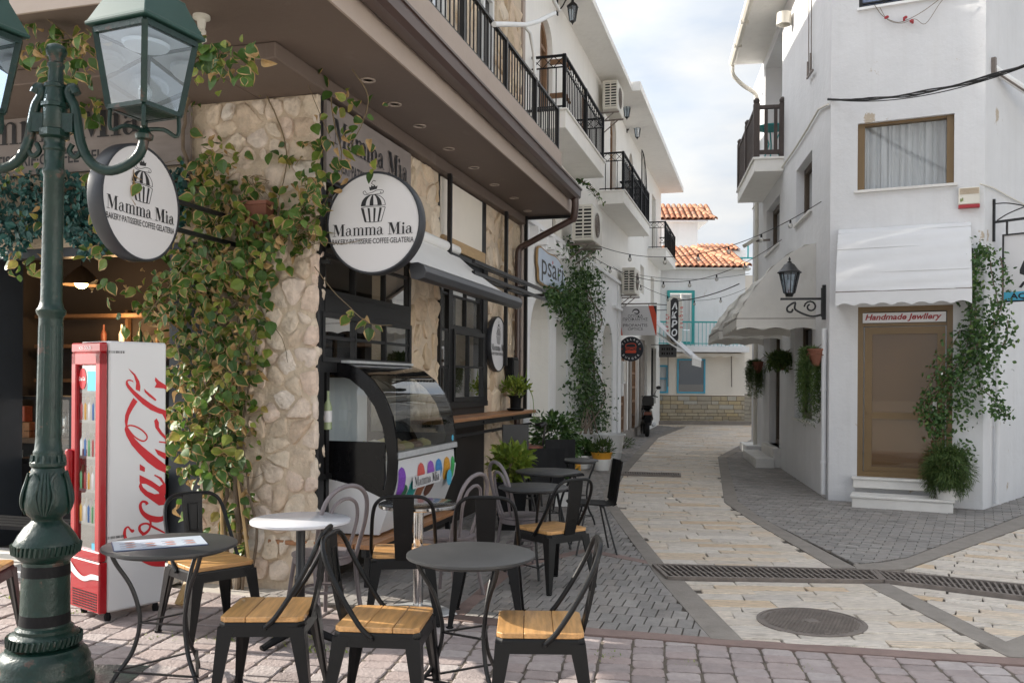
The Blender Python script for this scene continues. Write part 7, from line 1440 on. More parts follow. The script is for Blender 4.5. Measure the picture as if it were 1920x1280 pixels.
# ================================================================== CHAIRS AND TABLES
def metal_chair_parts():
    root = thing('metal_chair', 'x', 'chair', I4)          # front is +y, origin on the ground under the seat centre
    S = .20
    cuts = (-S, -.06, .075, S)
    for i in range(3):
        m = MB(); x0, x1 = cuts[i] + .0012, cuts[i + 1] - .0012
        if i == 0: poly = [(x0 + .025, -S), (x1, -S), (x1, S), (x0 + .025, S), (x0, S - .025), (x0, -S + .025)]
        elif i == 2: poly = [(x0, -S), (x1 - .025, -S), (x1, -S + .025), (x1, S - .025), (x1 - .025, S), (x0, S)]
        else: poly = [(x0, -S), (x1, -S), (x1, S), (x0, S)]
        m.prism([(-b_, a_) for a_, b_ in poly], .437, .462); build(m, 'seat_plank', MT['wood'], root, bevel=.003)
    m = MB()
    def rr(h, z, c=.03): return [(x, y, z) for x, y in ((h - c, -h), (h, -h + c), (h, h - c), (h - c, h), (-h + c, h), (-h, h - c), (-h, -h + c), (-h + c, -h))]
    m.loft([rr(.2, .436), rr(.203, .425), rr(.207, .37), rr(.197, .37), rr(.19, .425)], cap=False); m.poly(rr(.19, .43)); build(m, 'apron', MT['chairm'], root)
    for sx in (-1, 1):
        for sy in (-1, 1):
            m = MB(); t0_, t1_ = Vector((sx * .205, sy * .205, .415)), Vector((sx * .245, sy * .255 if sy < 0 else sy * .235, 0)); rings = []
            for f in (0, .08, .3, .6, .9, 1):
                p = t0_.lerp(t1_, f); w = (.085 if f < .05 else .075) * (1 - f) + .030 * f; th = .012
                rings.append([p, p + Vector((-sx * w, 0, 0)), p + Vector((-sx * w, -sy * th, 0)), p + Vector((-sx * (w * .35 + th), -sy * (w * .35 + th), 0)), p + Vector((-sx * th, -sy * w, 0)), p + Vector((0, -sy * w, 0))])
            m.loft(rings); m.bar(t1_ + Vector((-sx * .015, -sy * .015, 0)), t1_ + Vector((-sx * .015, -sy * .015, .012)), .034, .034); l = build(m, 'leg', MT['chairm'], root)
    m = MB(); pts = []
    half = [(-.208, -.02, .415), (-.213, -.075, .47), (-.207, -.16, .60), (-.198, -.225, .72), (-.178, -.258, .80), (-.13, -.274, .842), (-.06, -.278, .852)]
    pts = half + [(-x, y, z) for x, y, z in half[::-1]]; m.tube(catmull(pts, 5), .0125, 8)
    for sx in (-1, 1): m.lathe([(0, 0), (.012, .0), (.012, .012), (0, .014)], 8, (sx * .213, -.02, .405))
    build(m, 'back_frame', MT['chairm'], root)
    m = MB(); rings = []
    for f in (0, .15, .3, .5, .7, .85, .95, 1):
        z = .425 + .425 * f; y = -.205 - .072 * f - .012 * math.sin(math.pi * f); w = .052 + .018 * f; d_ = .012
        rings.append([(-w, y - .004, z), (-w * .92, y + d_, z), (w * .92, y + d_, z), (w, y - .004, z), (w * .9, y - .002, z), (-w * .9, y - .002, z)])
    m.loft(rings); build(m, 'back_splat', MT['chairm'], root)
    m = MB(); R_ = [(-.028, -.253 + .018, .62), (.028, -.253 + .018, .62), (.034, -.278 + .018, .79), (-.034, -.278 + .018, .79)]
    for p, q in zip(R_, R_[1:] + R_[:1]): m.bar(p, q, .008, .008)
    build(m, 'pressed_rib', MT['chairm'], root)
    return root
mc0 = metal_chair_parts(); first = [True]
def chair_at(px, py, head, label, z=.45, src=None):
    p = G(px, py, z); M = TR((p.x, p.y, 0), rad(head - 90))
    copy_tree(mc0 if src is None else src, M, label, 'black metal chairs with wooden seats' if src is None else src['grp'])
for px, py, hd, lb in (
    (395, 1052, -46, 'black metal chair with wooden seat between the cooler and the menu table'),
    (508, 1141, 182, 'black metal chair seen side on between the menu table and the front grey table'),
    (724, 1159, -5, 'black metal chair in front of the grey table, its wooden seat toward the viewer'),
    (1012, 1169, 179, 'black metal chair at the right of the front grey table, facing it'),
    (757, 1032, 96, 'black metal chair with its back to us at the steel table'),
    (915, 1034, 88, 'black metal chair behind the front grey table, back turned to us'),
    (1035, 989, 128, 'black metal chair with a wooden seat by the lane, at the farther grey table'),
    (-62, 1066, 10, 'black metal chair cut off at the edge of the picture beside the lamp post')):
    chair_at(px, py, hd, lb)
for k_ in [mc0] + []:
    for ch_ in kids(mc0): bpy.data.objects.remove(ch_)
    bpy.data.objects.remove(mc0)
def wood_chair():
    root = thing('bentwood_chair', 'x', 'chair', I4); root['grp'] = 'mauve bentwood chairs'
    m = MB(); m.lathe([(0, .440), (.19, .440), (.205, .448), (.205, .46), (.19, .466), (.16, .462), (0, .458)], 32); build(m, 'seat', MT['mauve'], root); m = MB(); m.lathe([(.16, .40), (.19, .40), (.19, .44), (.16, .44)], 28); build(m, 'seat_ring', MT['mauve'], root)
    for sx in (-1, 1):
        m = MB(); m.tube(catmull([(sx * .13, .13, .43), (sx * .15, .16, .2), (sx * .165, .185, 0)], 4), .014, 8); build(m, 'leg', MT['mauve'], root)
        m = MB(); m.tube(catmull([(sx * .165, -.12, .45), (sx * .165, -.16, .2), (sx * .17, -.21, 0)], 4), .015, 8); build(m, 'leg', MT['mauve'], root)
    h = [(-.165, -.13, .42), (-.178, -.165, .55), (-.19, -.205, .70), (-.168, -.235, .82), (-.10, -.255, .895), (0, -.262, .92)]; m = MB(); m.tube(catmull(h + [(-x, y, z) for x, y, z in h[:-1][::-1]], 5), .015, 9); build(m, 'back_hoop', MT['mauve'], root)
    h = [(-.075, -.15, .46), (-.10, -.18, .58), (-.115, -.205, .70), (-.09, -.225, .79), (-.04, -.235, .828), (0, -.237, .835)]; m = MB(); m.tube(catmull(h + [(-x, y, z) for x, y, z in h[:-1][::-1]], 5), .012, 8); build(m, 'inner_hoop', MT['mauve'], root)
    m = MB(); m.tube([(.135 * math.cos(k_ * .2618), .135 * math.sin(k_ * .2618), .22) for k_ in range(24)], .010, 6, closed=True); build(m, 'stretcher_ring', MT['mauve'], root)
    return root
bw = wood_chair()
for px, py, hd, lb in ((606, 1036, 140, 'mauve bentwood chair behind the white marble table'), (840, 1002, 150, 'mauve bentwood chair beside the printed freezer front'), (980, 966, 25, 'mauve bentwood chair next to the rust topped bar stool')): chair_at(px, py, hd, lb, .455, bw)
def shell_chair():
    root = thing('shell_chair', 'x', 'chair', I4); root['grp'] = 'black plywood shell chairs'
    prof = [(.22, .435), (.19, .452), (.08, .452), (-.08, .44), (-.16, .445), (-.20, .48), (-.215, .55), (-.235, .7), (-.26, .86)]
    P = catmull([(a, b, 0) for a, b in prof], 4); m = MB()
    def ring(off):
        o = []
        for i, p in enumerate(P):
            f = i / (len(P) - 1); w = .20 - .02 * math.sin(f * 3.1) - (.035 * max(0, 1 - abs(f - .52) / .12)); t = P[min(i + 1, len(P) - 1)] - P[max(0, i - 1)]; n_ = Vector((-t.y, t.x, 0)).normalized() * off
            o.append([Vector((w * s_, p.x + n_.x + .02 * (abs(s_) ** 2) * (f > .6), p.y + n_.y + .012 * s_ * s_ * (f < .5))) for s_ in (-1, -.5, 0, .5, 1)])
        return o
    A_, B_ = ring(0), ring(-.011); m.loft([[*x, *y[::-1]] for x, y in zip(A_, B_)], sm=False); build(m, 'shell', MT['blackm'], root)
    for sx in (-1, 1):
        for y, y2 in ((.12, .19), (-.12, -.19)): m = MB(); m.tube([(sx * .09, y * .7, .43), (sx * .185, y2, 0)], .009, 7); build(m, 'leg', MT['black'], root)
    m = MB(); m.bar((-.1, .08, .43), (.1, .08, .43), .02, .015); m.bar((-.1, -.08, .43), (.1, -.08, .43), .02, .015); build(m, 'leg_bracket', MT['black'], root)
    return root
sc_ = shell_chair()
for px, py, hd, lb in ((1112, 944, 186, 'black shell chair standing side on next to the pale flags'), (1028, 916, -88, 'black shell chair behind the farther grey table'), (1058, 888, -80, 'black shell chair farthest up the lane near the yellow pot')): chair_at(px, py, hd, lb, .45, sc_)
for r_ in (bw, sc_):
    for ch_ in kids(r_): bpy.data.objects.remove(ch_)
    bpy.data.objects.remove(r_)
def bistro(px, py, z, R, label, rot=0, mat='tabletop', n=3):
    p = G(px, py, z); t = thing('bistro_table', label, 'table', TR((p.x, p.y, 0), rad(rot)), 'dark bistro tables')
    m = MB(); m.lathe([(0, z - .02), (R - .02, z - .02), (R, z - .016), (R, z - .004), (R - .008, z), (0, z)], 56); build(m, 'tabletop', MT[mat], t)
    for k_ in range(n):
        a = 2 * math.pi * k_ / n; pr = [(R * .86, z - .025), (R * .78, z - .09), (R * .58, z - .20), (R * .46, z - .32), (R * .44, z - .42), (R * .54, z - .55), (R * .76, .08), (R * .84, .03), (R * .86, .0)]
        m = MB(); m.tube(catmull([(r_ * math.cos(a), r_ * math.sin(a), zz) for r_, zz in pr], 4), .011, 8); build(m, 'leg', MT['black'], t)
    for r_, zz in ((R * .45, z - .40), (R * .80, .10)):
        m = MB(); c = [(r_ * math.cos(2 * math.pi * k_ / n), r_ * math.sin(2 * math.pi * k_ / n), zz) for k_ in range(n)]
        for q, w in zip(c, c[1:] + c[:1]): m.bar(q, w, .016, .007)
        build(m, 'strut', MT['black'], t)
    m = MB(); m.tube([(R * .86 * math.cos(k_ * .196), R * .86 * math.sin(k_ * .196), z - .027) for k_ in range(32)], .009, 6, closed=True); build(m, 'top_ring', MT['black'], t)
    return p
pT1 = bistro(320, 1018, .74, .335, 'dark round bistro table with a menu lying on it', 200)
bistro(883, 1036, .73, .325, 'dark grey bistro table in front, set among three wooden seats', 60)
bistro(1000, 911, .73, .29, 'dark bistro table behind the front group, beside the bentwood chair', 40)
bistro(1028, 882, .73, .32, 'dark bistro table in front of the black shell chairs', 80)
bistro(1085, 861, .73, .22, 'small dark bistro table farthest up the lane', 10)
t = thing('menu_card', 'printed menu card lying on the dark bistro table', 'menu', TR((pT1.x - .05, pT1.y - .02, .7415), rad(27)))
m = MB(); m.box(-.22, .22, -.13, .13, 0, .006); build(m, 'card', pm('menu_paper', (.42, .47, .54), .35, .05, 8), t); m = MB(); m.box(-.225, .225, -.135, .135, -.001, .002); build(m, 'cover', MT['navy'], t)
m = MB()
for i in range(9):
    x, y = -.14 + (i % 4) * .095, -.07 + (i // 4) * .065; m.add([(x + .026 * math.cos(k_ * .7), y + .014 * math.sin(k_ * .7), .0065) for k_ in range(9)], [tuple(range(9))])
build(m, 'food_picture', pm('food_print', (.38, .12, .06), .4, .6, 40), t)
m = MB()
for i in range(12): x, y = -.19 + (i % 4) * .1, -.1 + (i // 4) * .066; m.box(x, x + .06, y - .003, y + .001, .0061, .0066)
build(m, 'print_line', MT['navy'], t)
p = G(564, 972, .75); t = thing('marble_table', 'round white marble table on a black column by the stone pillar', 'table', (p.x, p.y, 0))
m = MB(); m.lathe([(0, .725), (.29, .725), (.302, .732), (.302, .745), (.296, .75), (0, .75)], 56); build(m, 'tabletop', MT['marble'], t); m = MB(); m.lathe([(.028, .05), (.028, .35), (.036, .36), (.036, .40), (.028, .41), (.028, .70), (.1, .715), (.1, .724)], 16); build(m, 'column', MT['black'], t)
for k_ in range(3): a = k_ * 2.094 + 1.9; m = MB(); m.tube([(.02 * math.cos(a), .02 * math.sin(a), .09), (.16 * math.cos(a), .16 * math.sin(a), .05), (.27 * math.cos(a), .27 * math.sin(a), .015)], [.03, .026, .02], 8); build(m, 'foot', MT['blackm'], t)
p = G(785, 944, .75); t = thing('steel_table', 'round polished steel table on a chrome column in front of the freezer', 'table', (p.x, p.y, 0))
m = MB(); m.lathe([(0, .73), (.27, .73), (.275, .735), (.275, .752), (.268, .756), (0, .752)], 56); build(m, 'tabletop', pm('scuffed_steel', (.42, .42, .43), .16, .1, 30, metal=1), t); m = MB(); m.lathe([(.035, .03), (.035, .72), (.08, .73)], 20); build(m, 'column', MT['chrome'], t)
m = MB(); m.loft([[(sx * h, sy * h, z) for sx, sy in ((-1, -1), (1, -1), (1, 1), (-1, 1))] for h, z in ((.20, 0), (.20, .012), (.17, .035), (.05, .05))]); build(m, 'foot_plate', MT['brushed'], t, TR((p.x, p.y, 0), .6), bevel=.006)
# bar stools
p = FA.at(3.75, -.62); t = thing('bar_stool', 'black high backed bar stool at the wooden bar shelf', 'stool', TR(p, rad(190)))
m = MB(); m.box(-.17, .17, -.17, .17, .74, .78); build(m, 'seat', MT['seat_red'], t, bevel=.015); m = MB(); m.loft([[(-.16, -.17 - .03 * f, z), (-.155, -.15 - .03 * f, z), (.155, -.15 - .03 * f, z), (.16, -.17 - .03 * f, z)] for f, z in ((0, .70), (.5, .9), (1, 1.08))]); build(m, 'backrest', MT['black'], t)
for sx in (-1, 1):
    for sy in (-1, 1): m = MB(); m.bar((sx * .14, sy * .14, .74), (sx * .2, sy * .2, 0), .035, .035); build(m, 'leg', MT['black'], t)
m = MB()
for a, b in (((-.18, -.18), (.18, -.18)), ((.18, -.18), (.18, .18)), ((.18, .18), (-.18, .18)), ((-.18, .18), (-.18, -.18))): m.bar((*a, .25), (*b, .25), .02, .02)
build(m, 'foot_rail', MT['black'], t); m = MB(); m.box(-.16, .16, -.16, .16, .70, .74); build(m, 'seat_frame', MT['black'], t)
p = FA.at(4.75, -.5); t = thing('bar_stool', 'black bar stool with a curved top rail by the far end of the bar shelf', 'stool', TR(p, rad(100)))
m = MB(); m.lathe([(0, .73), (.16, .73), (.17, .75), (.16, .77), (0, .775)], 20); build(m, 'seat', MT['seat_red'], t); m = MB(); m.bar((0, -.16, .72), (0, -.20, 1.05), .05, .02); m.tube(catmull([(-.14, -.1, 1.03), (-.08, -.18, 1.05), (0, -.2, 1.05), (.08, -.18, 1.05), (.14, -.1, 1.03)], 3), .022, 8); build(m, 'backrest', MT['black'], t)
for k_ in range(4): a = k_ * 1.57 + .78; m = MB(); m.tube([(.11 * math.cos(a), .11 * math.sin(a), .73), (.19 * math.cos(a), .19 * math.sin(a), 0)], .013, 7); build(m, 'leg', MT['black'], t)
m = MB(); m.tube([(.155 * math.cos(k_ * .262), .155 * math.sin(k_ * .262), .28) for k_ in range(24)], .009, 6, closed=True); build(m, 'foot_ring', MT['black'], t)
p = G(970, 832, .76); t = thing('bar_stool', 'round bar stool with a rust brown seat in front of the leafy plant', 'stool', (p.x, p.y, 0))
m = MB(); m.lathe([(0, .72), (.16, .72), (.185, .735), (.19, .755), (.17, .775), (0, .785)], 28); build(m, 'seat', MT['seat_red'], t)
for k_ in range(4): a = k_ * 1.57 + .5; m = MB(); m.tube(catmull([(.1 * math.cos(a), .1 * math.sin(a), .72), (.07 * math.cos(a), .07 * math.sin(a), .5), (.12 * math.cos(a), .12 * math.sin(a), .25), (.2 * math.cos(a), .2 * math.sin(a), 0)], 4), .012, 7); build(m, 'leg', MT['black'], t)
m = MB(); m.tube([(.13 * math.cos(k_ * .262), .13 * math.sin(k_ * .262), .22) for k_ in range(24)], .009, 6, closed=True); m.tube([(.085 * math.cos(k_ * .262), .085 * math.sin(k_ * .262), .42) for k_ in range(24)], .008, 6, closed=True); build(m, 'foot_ring', MT['black'], t)
# bench and step at the left edge
t = thing('bench', 'black slatted bench behind the lamp post', 'bench', MA @ TR((-.35, 2.3, 0)))
for i in range(4): m = MB(); m.box(-.6 + i * .11, -.51 + i * .11, 2.0, 3.2, .40, .43); build(m, 'slat', MT['blackm'], t, MA)
for y in (2.1, 3.1): m = MB(); m.box(-.58, -.54, y, y + .04, 0, .4); m.box(-.24, -.2, y, y + .04, 0, .4); m.box(-.58, -.2, y, y + .04, .34, .40); build(m, 'leg', MT['black'], t, MA)
m = MB(); m.box(-.5, -.12, 1.1, 4.5, -.03, .05); tag(build(m, 'marble_step', MT['marble_step'], None, MA, bevel=.01), 'worn white marble step under the bench at the cafe front', 'step')
# timber offcuts leaning behind the chair
p = G(350, 1135); m = MB(); m.bar((p.x - .04, p.y - .05, .02), (p.x + .05, p.y + .12, .34), .05, .03); m.bar((p.x - .0, p.y - .05, .02), (p.x + .08, p.y + .12, .30), .04, .03); tag(build(m, 'timber_wedge', MT['cane']), 'pair of raw timber slats leaning beside the cooler', 'timber')
# ================================================================== SCOOTER
p = G(1214, 819, .11); sc0 = thing('scooter', 'black scooter parked against the shop wall seen from behind', 'scooter', TR((p.x, p.y + .0, gz(p.y)), rad(84)))
def wheel(x, r=.24):
    m = MB(); prof = [(r - .09, -.045), (r - .02, -.055), (r, -.02), (r, .02), (r - .02, .055), (r - .09, .045)]; n = 24; vv = []
    for rr_, yy in prof:
        for k_ in range(n): vv.append((x + rr_ * math.cos(2 * math.pi * k_ / n), yy, r + rr_ * math.sin(2 * math.pi * k_ / n)))
    m.add(vv, [(i * n + j, i * n + (j + 1) % n, (i + 1) * n + (j + 1) % n, (i + 1) * n + j) for i in range(5) for j in range(n)], sm=True); w = build(m, 'wheel', MT['rubber'], sc0)
    m = MB(); m.add([(x + .15 * math.cos(2 * math.pi * k_ / 20), 0, r + .15 * math.sin(2 * math.pi * k_ / 20)) for k_ in range(20)], [tuple(range(20))]); build(m, 'rim', MT['brushed'], w)
wheel(.2); wheel(1.38)
m = MB(); m.loft([[(x, y * w, z0 + (z1 - z0) * f) for y, f in ((-1, .15), (-.8, .7), (-.4, 1), (.4, 1), (.8, .7), (1, .15), (.6, 0), (-.6, 0))] for x, w, z0, z1 in ((-.06, .09, .62, .72), (.05, .14, .48, .78), (.3, .17, .42, .80), (.6, .17, .36, .79), (.78, .13, .32, .6), (.9, .15, .26, .34), (1.1, .16, .26, .34), (1.2, .19, .3, .75), (1.28, .17, .45, .98), (1.3, .1, .7, 1.02))], sm=True); build(m, 'body', MT['scoot'], sc0)
m = MB(); m.loft([[(x, y * w, z) for y, z in ((-1, z0), (-.8, z0 + .06), (0, z0 + .08), (.8, z0 + .06), (1, z0))] for x, w, z0 in ((-.02, .11, .76), (.2, .15, .78), (.45, .16, .76), (.68, .12, .76))], sm=True); build(m, 'saddle', MT['blackm'], sc0)
m = MB(); m.loft([[(x, y, z) for y, z in ((-.15, .84), (-.16, 1.05), (-.1, 1.12), (.1, 1.12), (.16, 1.05), (.15, .84))] for x in (-.22, .08)], sm=False); build(m, 'top_box', MT['scoot'], sc0, bevel=.02)
m = MB(); m.box(-.085, -.06, -.1, .1, .6, .68); build(m, 'tail_light', MT['seat_red'], sc0); m = MB(); m.box(-.10, -.09, -.09, .09, .4, .52); m.box(-.09, .1, -.06, .06, .42, .6); build(m, 'rear_mudguard', MT['blackm'], sc0)
m = MB(); m.tube(catmull([(1.2, -.34, 1.06), (1.25, -.2, 1.1), (1.28, 0, 1.06), (1.25, .2, 1.1), (1.2, .34, 1.06)], 4), .016, 8); m.tube([(1.28, 0, 1.06), (1.36, 0, .5)], .03, 8); build(m, 'handlebar', MT['blackm'], sc0)
for sy in (-1, 1): m = MB(); m.tube([(1.24, sy * .22, 1.1), (1.2, sy * .33, 1.3)], .007, 6); m.sphere((1.2, sy * .36, 1.33), .065, 12, 8, sc=(.3, 1.1, .8)); build(m, 'mirror', MT['black'], sc0)
m = MB(); m.lathe([(0, 0), (.07, .01), (.08, .05), (.05, .09), (0, .1)], 14, M=Matrix.Translation((1.27, 0, 1.02)) @ Matrix.Rotation(rad(90), 4, 'Y')); build(m, 'headlight', MT['scoot'], sc0); m = MB(); m.tube([(.3, -.15, .3), (0, -.17, .34), (-.12, -.17, .36)], [.03, .05, .05], 8); build(m, 'exhaust', MT['brushed'], sc0)
# ================================================================== PLANTS
def leaf_mesh(l, w, rim=False, fold=.12, curl=.1, mats=None, n=5):
    """one leaf lying in x (length) / y, pointing +x, normal +z; material 1 is the dry rim"""
    m = MB(); t = [i / n for i in range(n + 1)]
    def wd(f): return w * math.sin(math.pi * min(1, f * .93 + .035) ** .75) * .5
    def P(f, s, k=1.0):
        y = wd(f) * s * k; return (l * f, y, fold * abs(y) - curl * l * (f - .3) ** 2)
    mid = [P(f, 0) for f in t]
    for s in (-1, 1):
        inn = [P(f, s, min(.97, random.uniform(.70, 1.12) - .45 * max(0, f - .3)) if rim else 1.0) for f in t]; k = len(m.v); vv = mid + inn
        m.add(vv, [(i, i + 1, n + 2 + i, n + 1 + i) if s > 0 else (i, n + 1 + i, n + 2 + i, i + 1) for i in range(n)], 0, .5)
        if rim:
            ou = [P(f, s, 1.0 + random.uniform(-.06, .06)) for f in t]; ou = [(x, y, z + random.uniform(-.004, .006)) for x, y, z in ou]
            m.add(inn + ou, [(i, i + 1, n + 2 + i, n + 1 + i) if s > 0 else (i, n + 1 + i, n + 2 + i, i + 1) for i in range(n)], 1, .5)
    return m
def orient(p, d, nrm, s=1.0):
    d = Vector(d).normalized(); n = Vector(nrm); n = (n - d * n.dot(d))
    if n.length < 1e-4: n = d.orthogonal()
    n.normalize(); y = n.cross(d); return basis(p, d * s, y * s, n * s)
def rv(): return Vector((random.gauss(0, 1), random.gauss(0, 1), random.gauss(0, 1))).normalized()
class Leaves:
    """leaves of one plant: the first `keep` (nearest) as single parts, the rest joined"""
    def __init__(s, mats, variants, name='leaf'): s.mats = mats; s.var = variants; s.items = []; s.name = name
    def add(s, M, v=None): s.items.append((M, random.randrange(len(s.var)) if v is None else v))
    def build(s, parent, keep=0, big=None):
        if keep:
            mes = []
            for v in s.var:
                row = []
                for q in range(5):
                    mm = MB(); mm.join(v); mm.r = [(q + .5) / 5 if random.random() < 1 else .5] * len(v.r); row.append(mesh_of(mm, s.name, s.mats, fix=False))
                mes.append(row)
        key = (lambda it: (it[0].translation - Vector((0, 0, H))).length) if big is None else big
        s.items.sort(key=key); rest = MB()
        for i, (M, v) in enumerate(s.items):
            if i < keep: inst(mes[v][random.randrange(5)], s.name, parent, M)
            else:
                src = s.var[v]; k = len(rest.v); rest.v += [tuple(M @ Vector(p)) for p in src.v]; rest.f += [tuple(a + k for a in f) for f in src.f]; rest.m += src.m; rest.r += [random.random()] * len(src.f); rest.sm += src.sm
        if rest.v: tag(build(rest, 'foliage', s.mats, parent, I4, fix=False), kind='stuff')
VARI = [leaf_mesh(.11, .092, True), leaf_mesh(.10, .088, True, .3, .3), leaf_mesh(.115, .085, True, -.2, .4), leaf_mesh(.105, .09, False, .15, .2), leaf_mesh(.095, .08, False, .25, .3), leaf_mesh(.085, .066, True, .5, .7)]
DRY = [leaf_mesh(.09, .05, True, .9, 1.0), leaf_mesh(.08, .045, True, 1.1, -1.2)]
DRY[0].m = [1] * len(DRY[0].m); DRY[1].m = [1] * len(DRY[1].m)
VV = VARI + DRY
def pick():
    r = random.random(); return random.choice((0, 1, 2)) if r < .42 else random.choice((3, 4)) if r < .74 else 5 if r < .85 else random.choice((6, 7))
ivy = thing('climbing_ivy', 'big variegated climber with dry leaf edges covering the stone pillar', 'plant', FA.at(-.25, .45, 0))
LV = Leaves([MT['leaf'], MT['leaf_dry']], VV)
stems = MB()
def fpt(px, py, dep): q = FA.cross(px, py, -dep); return FA.at(q.x, q.y, q.z)
blobs = [(395, 300, 46, 40, 34), (375, 365, 56, 56, 70), (425, 415, 80, 62, 105), (480, 350, 40, 30, 16), (395, 490, 95, 62, 130), (345, 545, 82, 55, 95), (305, 590, 52, 42, 45), (450, 500, 75, 62, 80), (500, 455, 62, 60, 65), (545, 415, 46, 44, 40), (585, 350, 32, 42, 34), (575, 430, 30, 46, 28), (425, 595, 82, 60, 105), (385, 660, 72, 55, 85), (430, 710, 62, 62, 80), (365, 745, 62, 48, 70), (425, 790, 62, 48, 70), (375, 830, 62, 48, 65), (440, 860, 42, 40, 34), (345, 800, 42, 40, 38), (395, 890, 50, 36, 34), (462, 640, 36, 50, 34), (345, 690, 40, 40, 34),
         (390, 120, 56, 30, 30), (430, 95, 46, 22, 18), (365, 90, 26, 24, 10), (450, 140, 40, 20, 10), (360, 165, 26, 40, 14), (500, 120, 46, 22, 12), (470, 150, 30, 30, 10), (600, 60, 20, 30, 6), (585, 120, 30, 30, 7), (640, 180, 40, 24, 7), (690, 200, 30, 26, 4), (660, 265, 46, 40, 10), (700, 290, 26, 26, 4), (640, 300, 30, 40, 9), (610, 255, 26, 40, 7), (300, 700, 50, 20, 10), (265, 715, 30, 12, 5), (330, 640, 36, 30, 14), (490, 880, 26, 12, 5), (470, 930, 16, 40, 6), (440, 960, 30, 50, 14), (450, 1040, 24, 30, 8), (345, 940, 30, 40, 8), (660, 590, 18, 10, 3), (690, 605, 18, 12, 4), (585, 275, 20, 20, 6), (540, 290, 30, 20, 8),
         (60, 55, 56, 20, 14), (80, 95, 50, 24, 16), (115, 80, 40, 22, 12), (150, 75, 34, 18, 10), (100, 130, 34, 30, 16), (30, 20, 30, 16, 6), (150, 120, 34, 30, 14), (165, 150, 26, 46, 22), (180, 190, 26, 46, 18), (30, 330, 40, 40, 10), (40, 490, 30, 20, 8), (70, 500, 24, 22, 8), (60, 420, 50, 60, 12), (190, 400, 40, 40, 10), (190, 480, 36, 36, 12), (205, 540, 26, 26, 9), (170, 330, 30, 30, 8), (240, 340, 26, 40, 8), (265, 325, 24, 20, 9)]
for cx, cy, rx, ry, n in blobs:
    for _ in range(int(n * (1.5 if n > 30 else 1.4))):
        u, v = random.gauss(0, .52), random.gauss(0, .52)
        px, py = cx + rx * u * 1.1, cy + ry * v * 1.1; core = 1 if n > 30 else .4
        dep = random.uniform(.02, .36) * core * (1.2 - min(1, u * u + v * v)) + .04 + (.25 if cx < 300 else 0) * random.random()
        if cx > 595 and 100 < cy < 330: dep = random.uniform(.05, .25)
        if cy < 145 and cx < 480: dep = random.uniform(1.3, 1.55)
        if 240 < cx < 310 and cy > 650: dep = random.uniform(.45, .62)
        if 470 < py < 960 and px > 520 - max(0, py - 500) * .10 and cx < 560: continue
        p = fpt(px, py, dep)
        out_ = -FA.u * random.uniform(.5, 1.2) + UP * random.uniform(.0, .7) + rv() * .55; d = (rv() * .9 - UP * random.uniform(.3, 1.2) - FA.u * .15)
        LV.add(orient(p, d, out_, random.uniform(.5, 1.08)), pick())
# a spray of yellow leaves hanging before the left round sign
for px, py in ((248, 330), (236, 345), (228, 358), (240, 362), (262, 345), (218, 368), (250, 318)):
    LV.add(orient(fpt(px, py, 1.36), -UP + rv() * .6, -FA.u + rv() * .4, .9), random.choice((0, 1, 6)))
def stem(pts, r0, r1=None, dep=.12, mb_=None, n=6):
    P_ = [fpt(p[0], p[1], p[2] if len(p) > 2 else dep) for p in pts]; Q = catmull(P_, 5); r1 = r1 or r0 * .5
    Q = [q + rv() * r0 * .35 for q in Q]; (mb_ or stems).tube(Q, [r0 + (r1 - r0) * i / (len(Q) - 1) for i in range(len(Q))], n)
tr = MB()
for pts, r in ((((445, 1105), (448, 1000), (440, 900), (430, 800), (440, 700), (415, 600), (400, 480), (375, 380), (345, 280), (352, 200), (385, 130)), .026), (((432, 1108), (420, 980), (425, 900), (400, 820), (390, 700), (430, 600), (470, 520), (520, 420)), .018), (((470, 1090), (482, 1000), (470, 940), (462, 880), (455, 800), (470, 690), (460, 600)), .013), (((455, 1105), (462, 980), (445, 880), (410, 780), (360, 720)), .012)): stem(pts, r, r * .5, .10, tr, 8)
build(tr, 'trunk', MT['bark'], ivy, I4)
for pts, r in ((((335, 230, .1), (360, 170, .2), (400, 120, .3), (450, 90, .4)), .008), (((470, 120, .1), (500, 180, .05), (530, 250, .04), (537, 310, .04), (520, 380, .06)), .007), (((590, 500, .1), (620, 540, .2), (650, 570, .3), (690, 605, .35), (735, 610, .4)), .004), (((560, 470, .08), (600, 455, .3), (640, 457, .5), (680, 450, .55)), .004), (((0, 5, 1.5), (60, 20, 1.5), (120, 60, 1.45), (190, 110, 1.4), (280, 160, 1.2)), .006), (((330, 140, 1.2), (380, 105, 1.4), (440, 105, 1.4), (480, 140, 1.2)), .006), (((640, 40, .3), (600, 90, .25), (575, 140, .2), (590, 190, .2), (620, 260, .1)), .005), (((660, 130, .2), (690, 180, .15), (680, 230, .1), (660, 270, .08), (640, 330, .06)), .005), (((330, 640, .3), (335, 680, .45), (300, 695, .5), (262, 712, .55)), .005), (((435, 560, .2), (520, 620, .1), (540, 680, .06)), .004), (((620, 180, .1), (628, 240, .05), (640, 300, .05), (600, 400, .08)), .006), (((230, 345, .5), (270, 320, .45), (330, 300, .25)), .004), (((360, 480, .3), (300, 560, .35), (260, 610, .4)), .006), (((430, 880, .1), (470, 895, .1), (495, 885, .12)), .003)): stem(pts, r, r * .5)
for _ in range(70):
    cx, cy, rx, ry, n = random.choice(blobs[:22]); stem([(cx + rx * random.uniform(-.7, .7), cy + ry * random.uniform(-.7, .7), random.uniform(.1, .3)) for _ in range(4)], .0035)
tag(build(stems, 'branch', MT['twig'], ivy, I4), kind='stuff')
m = MB()
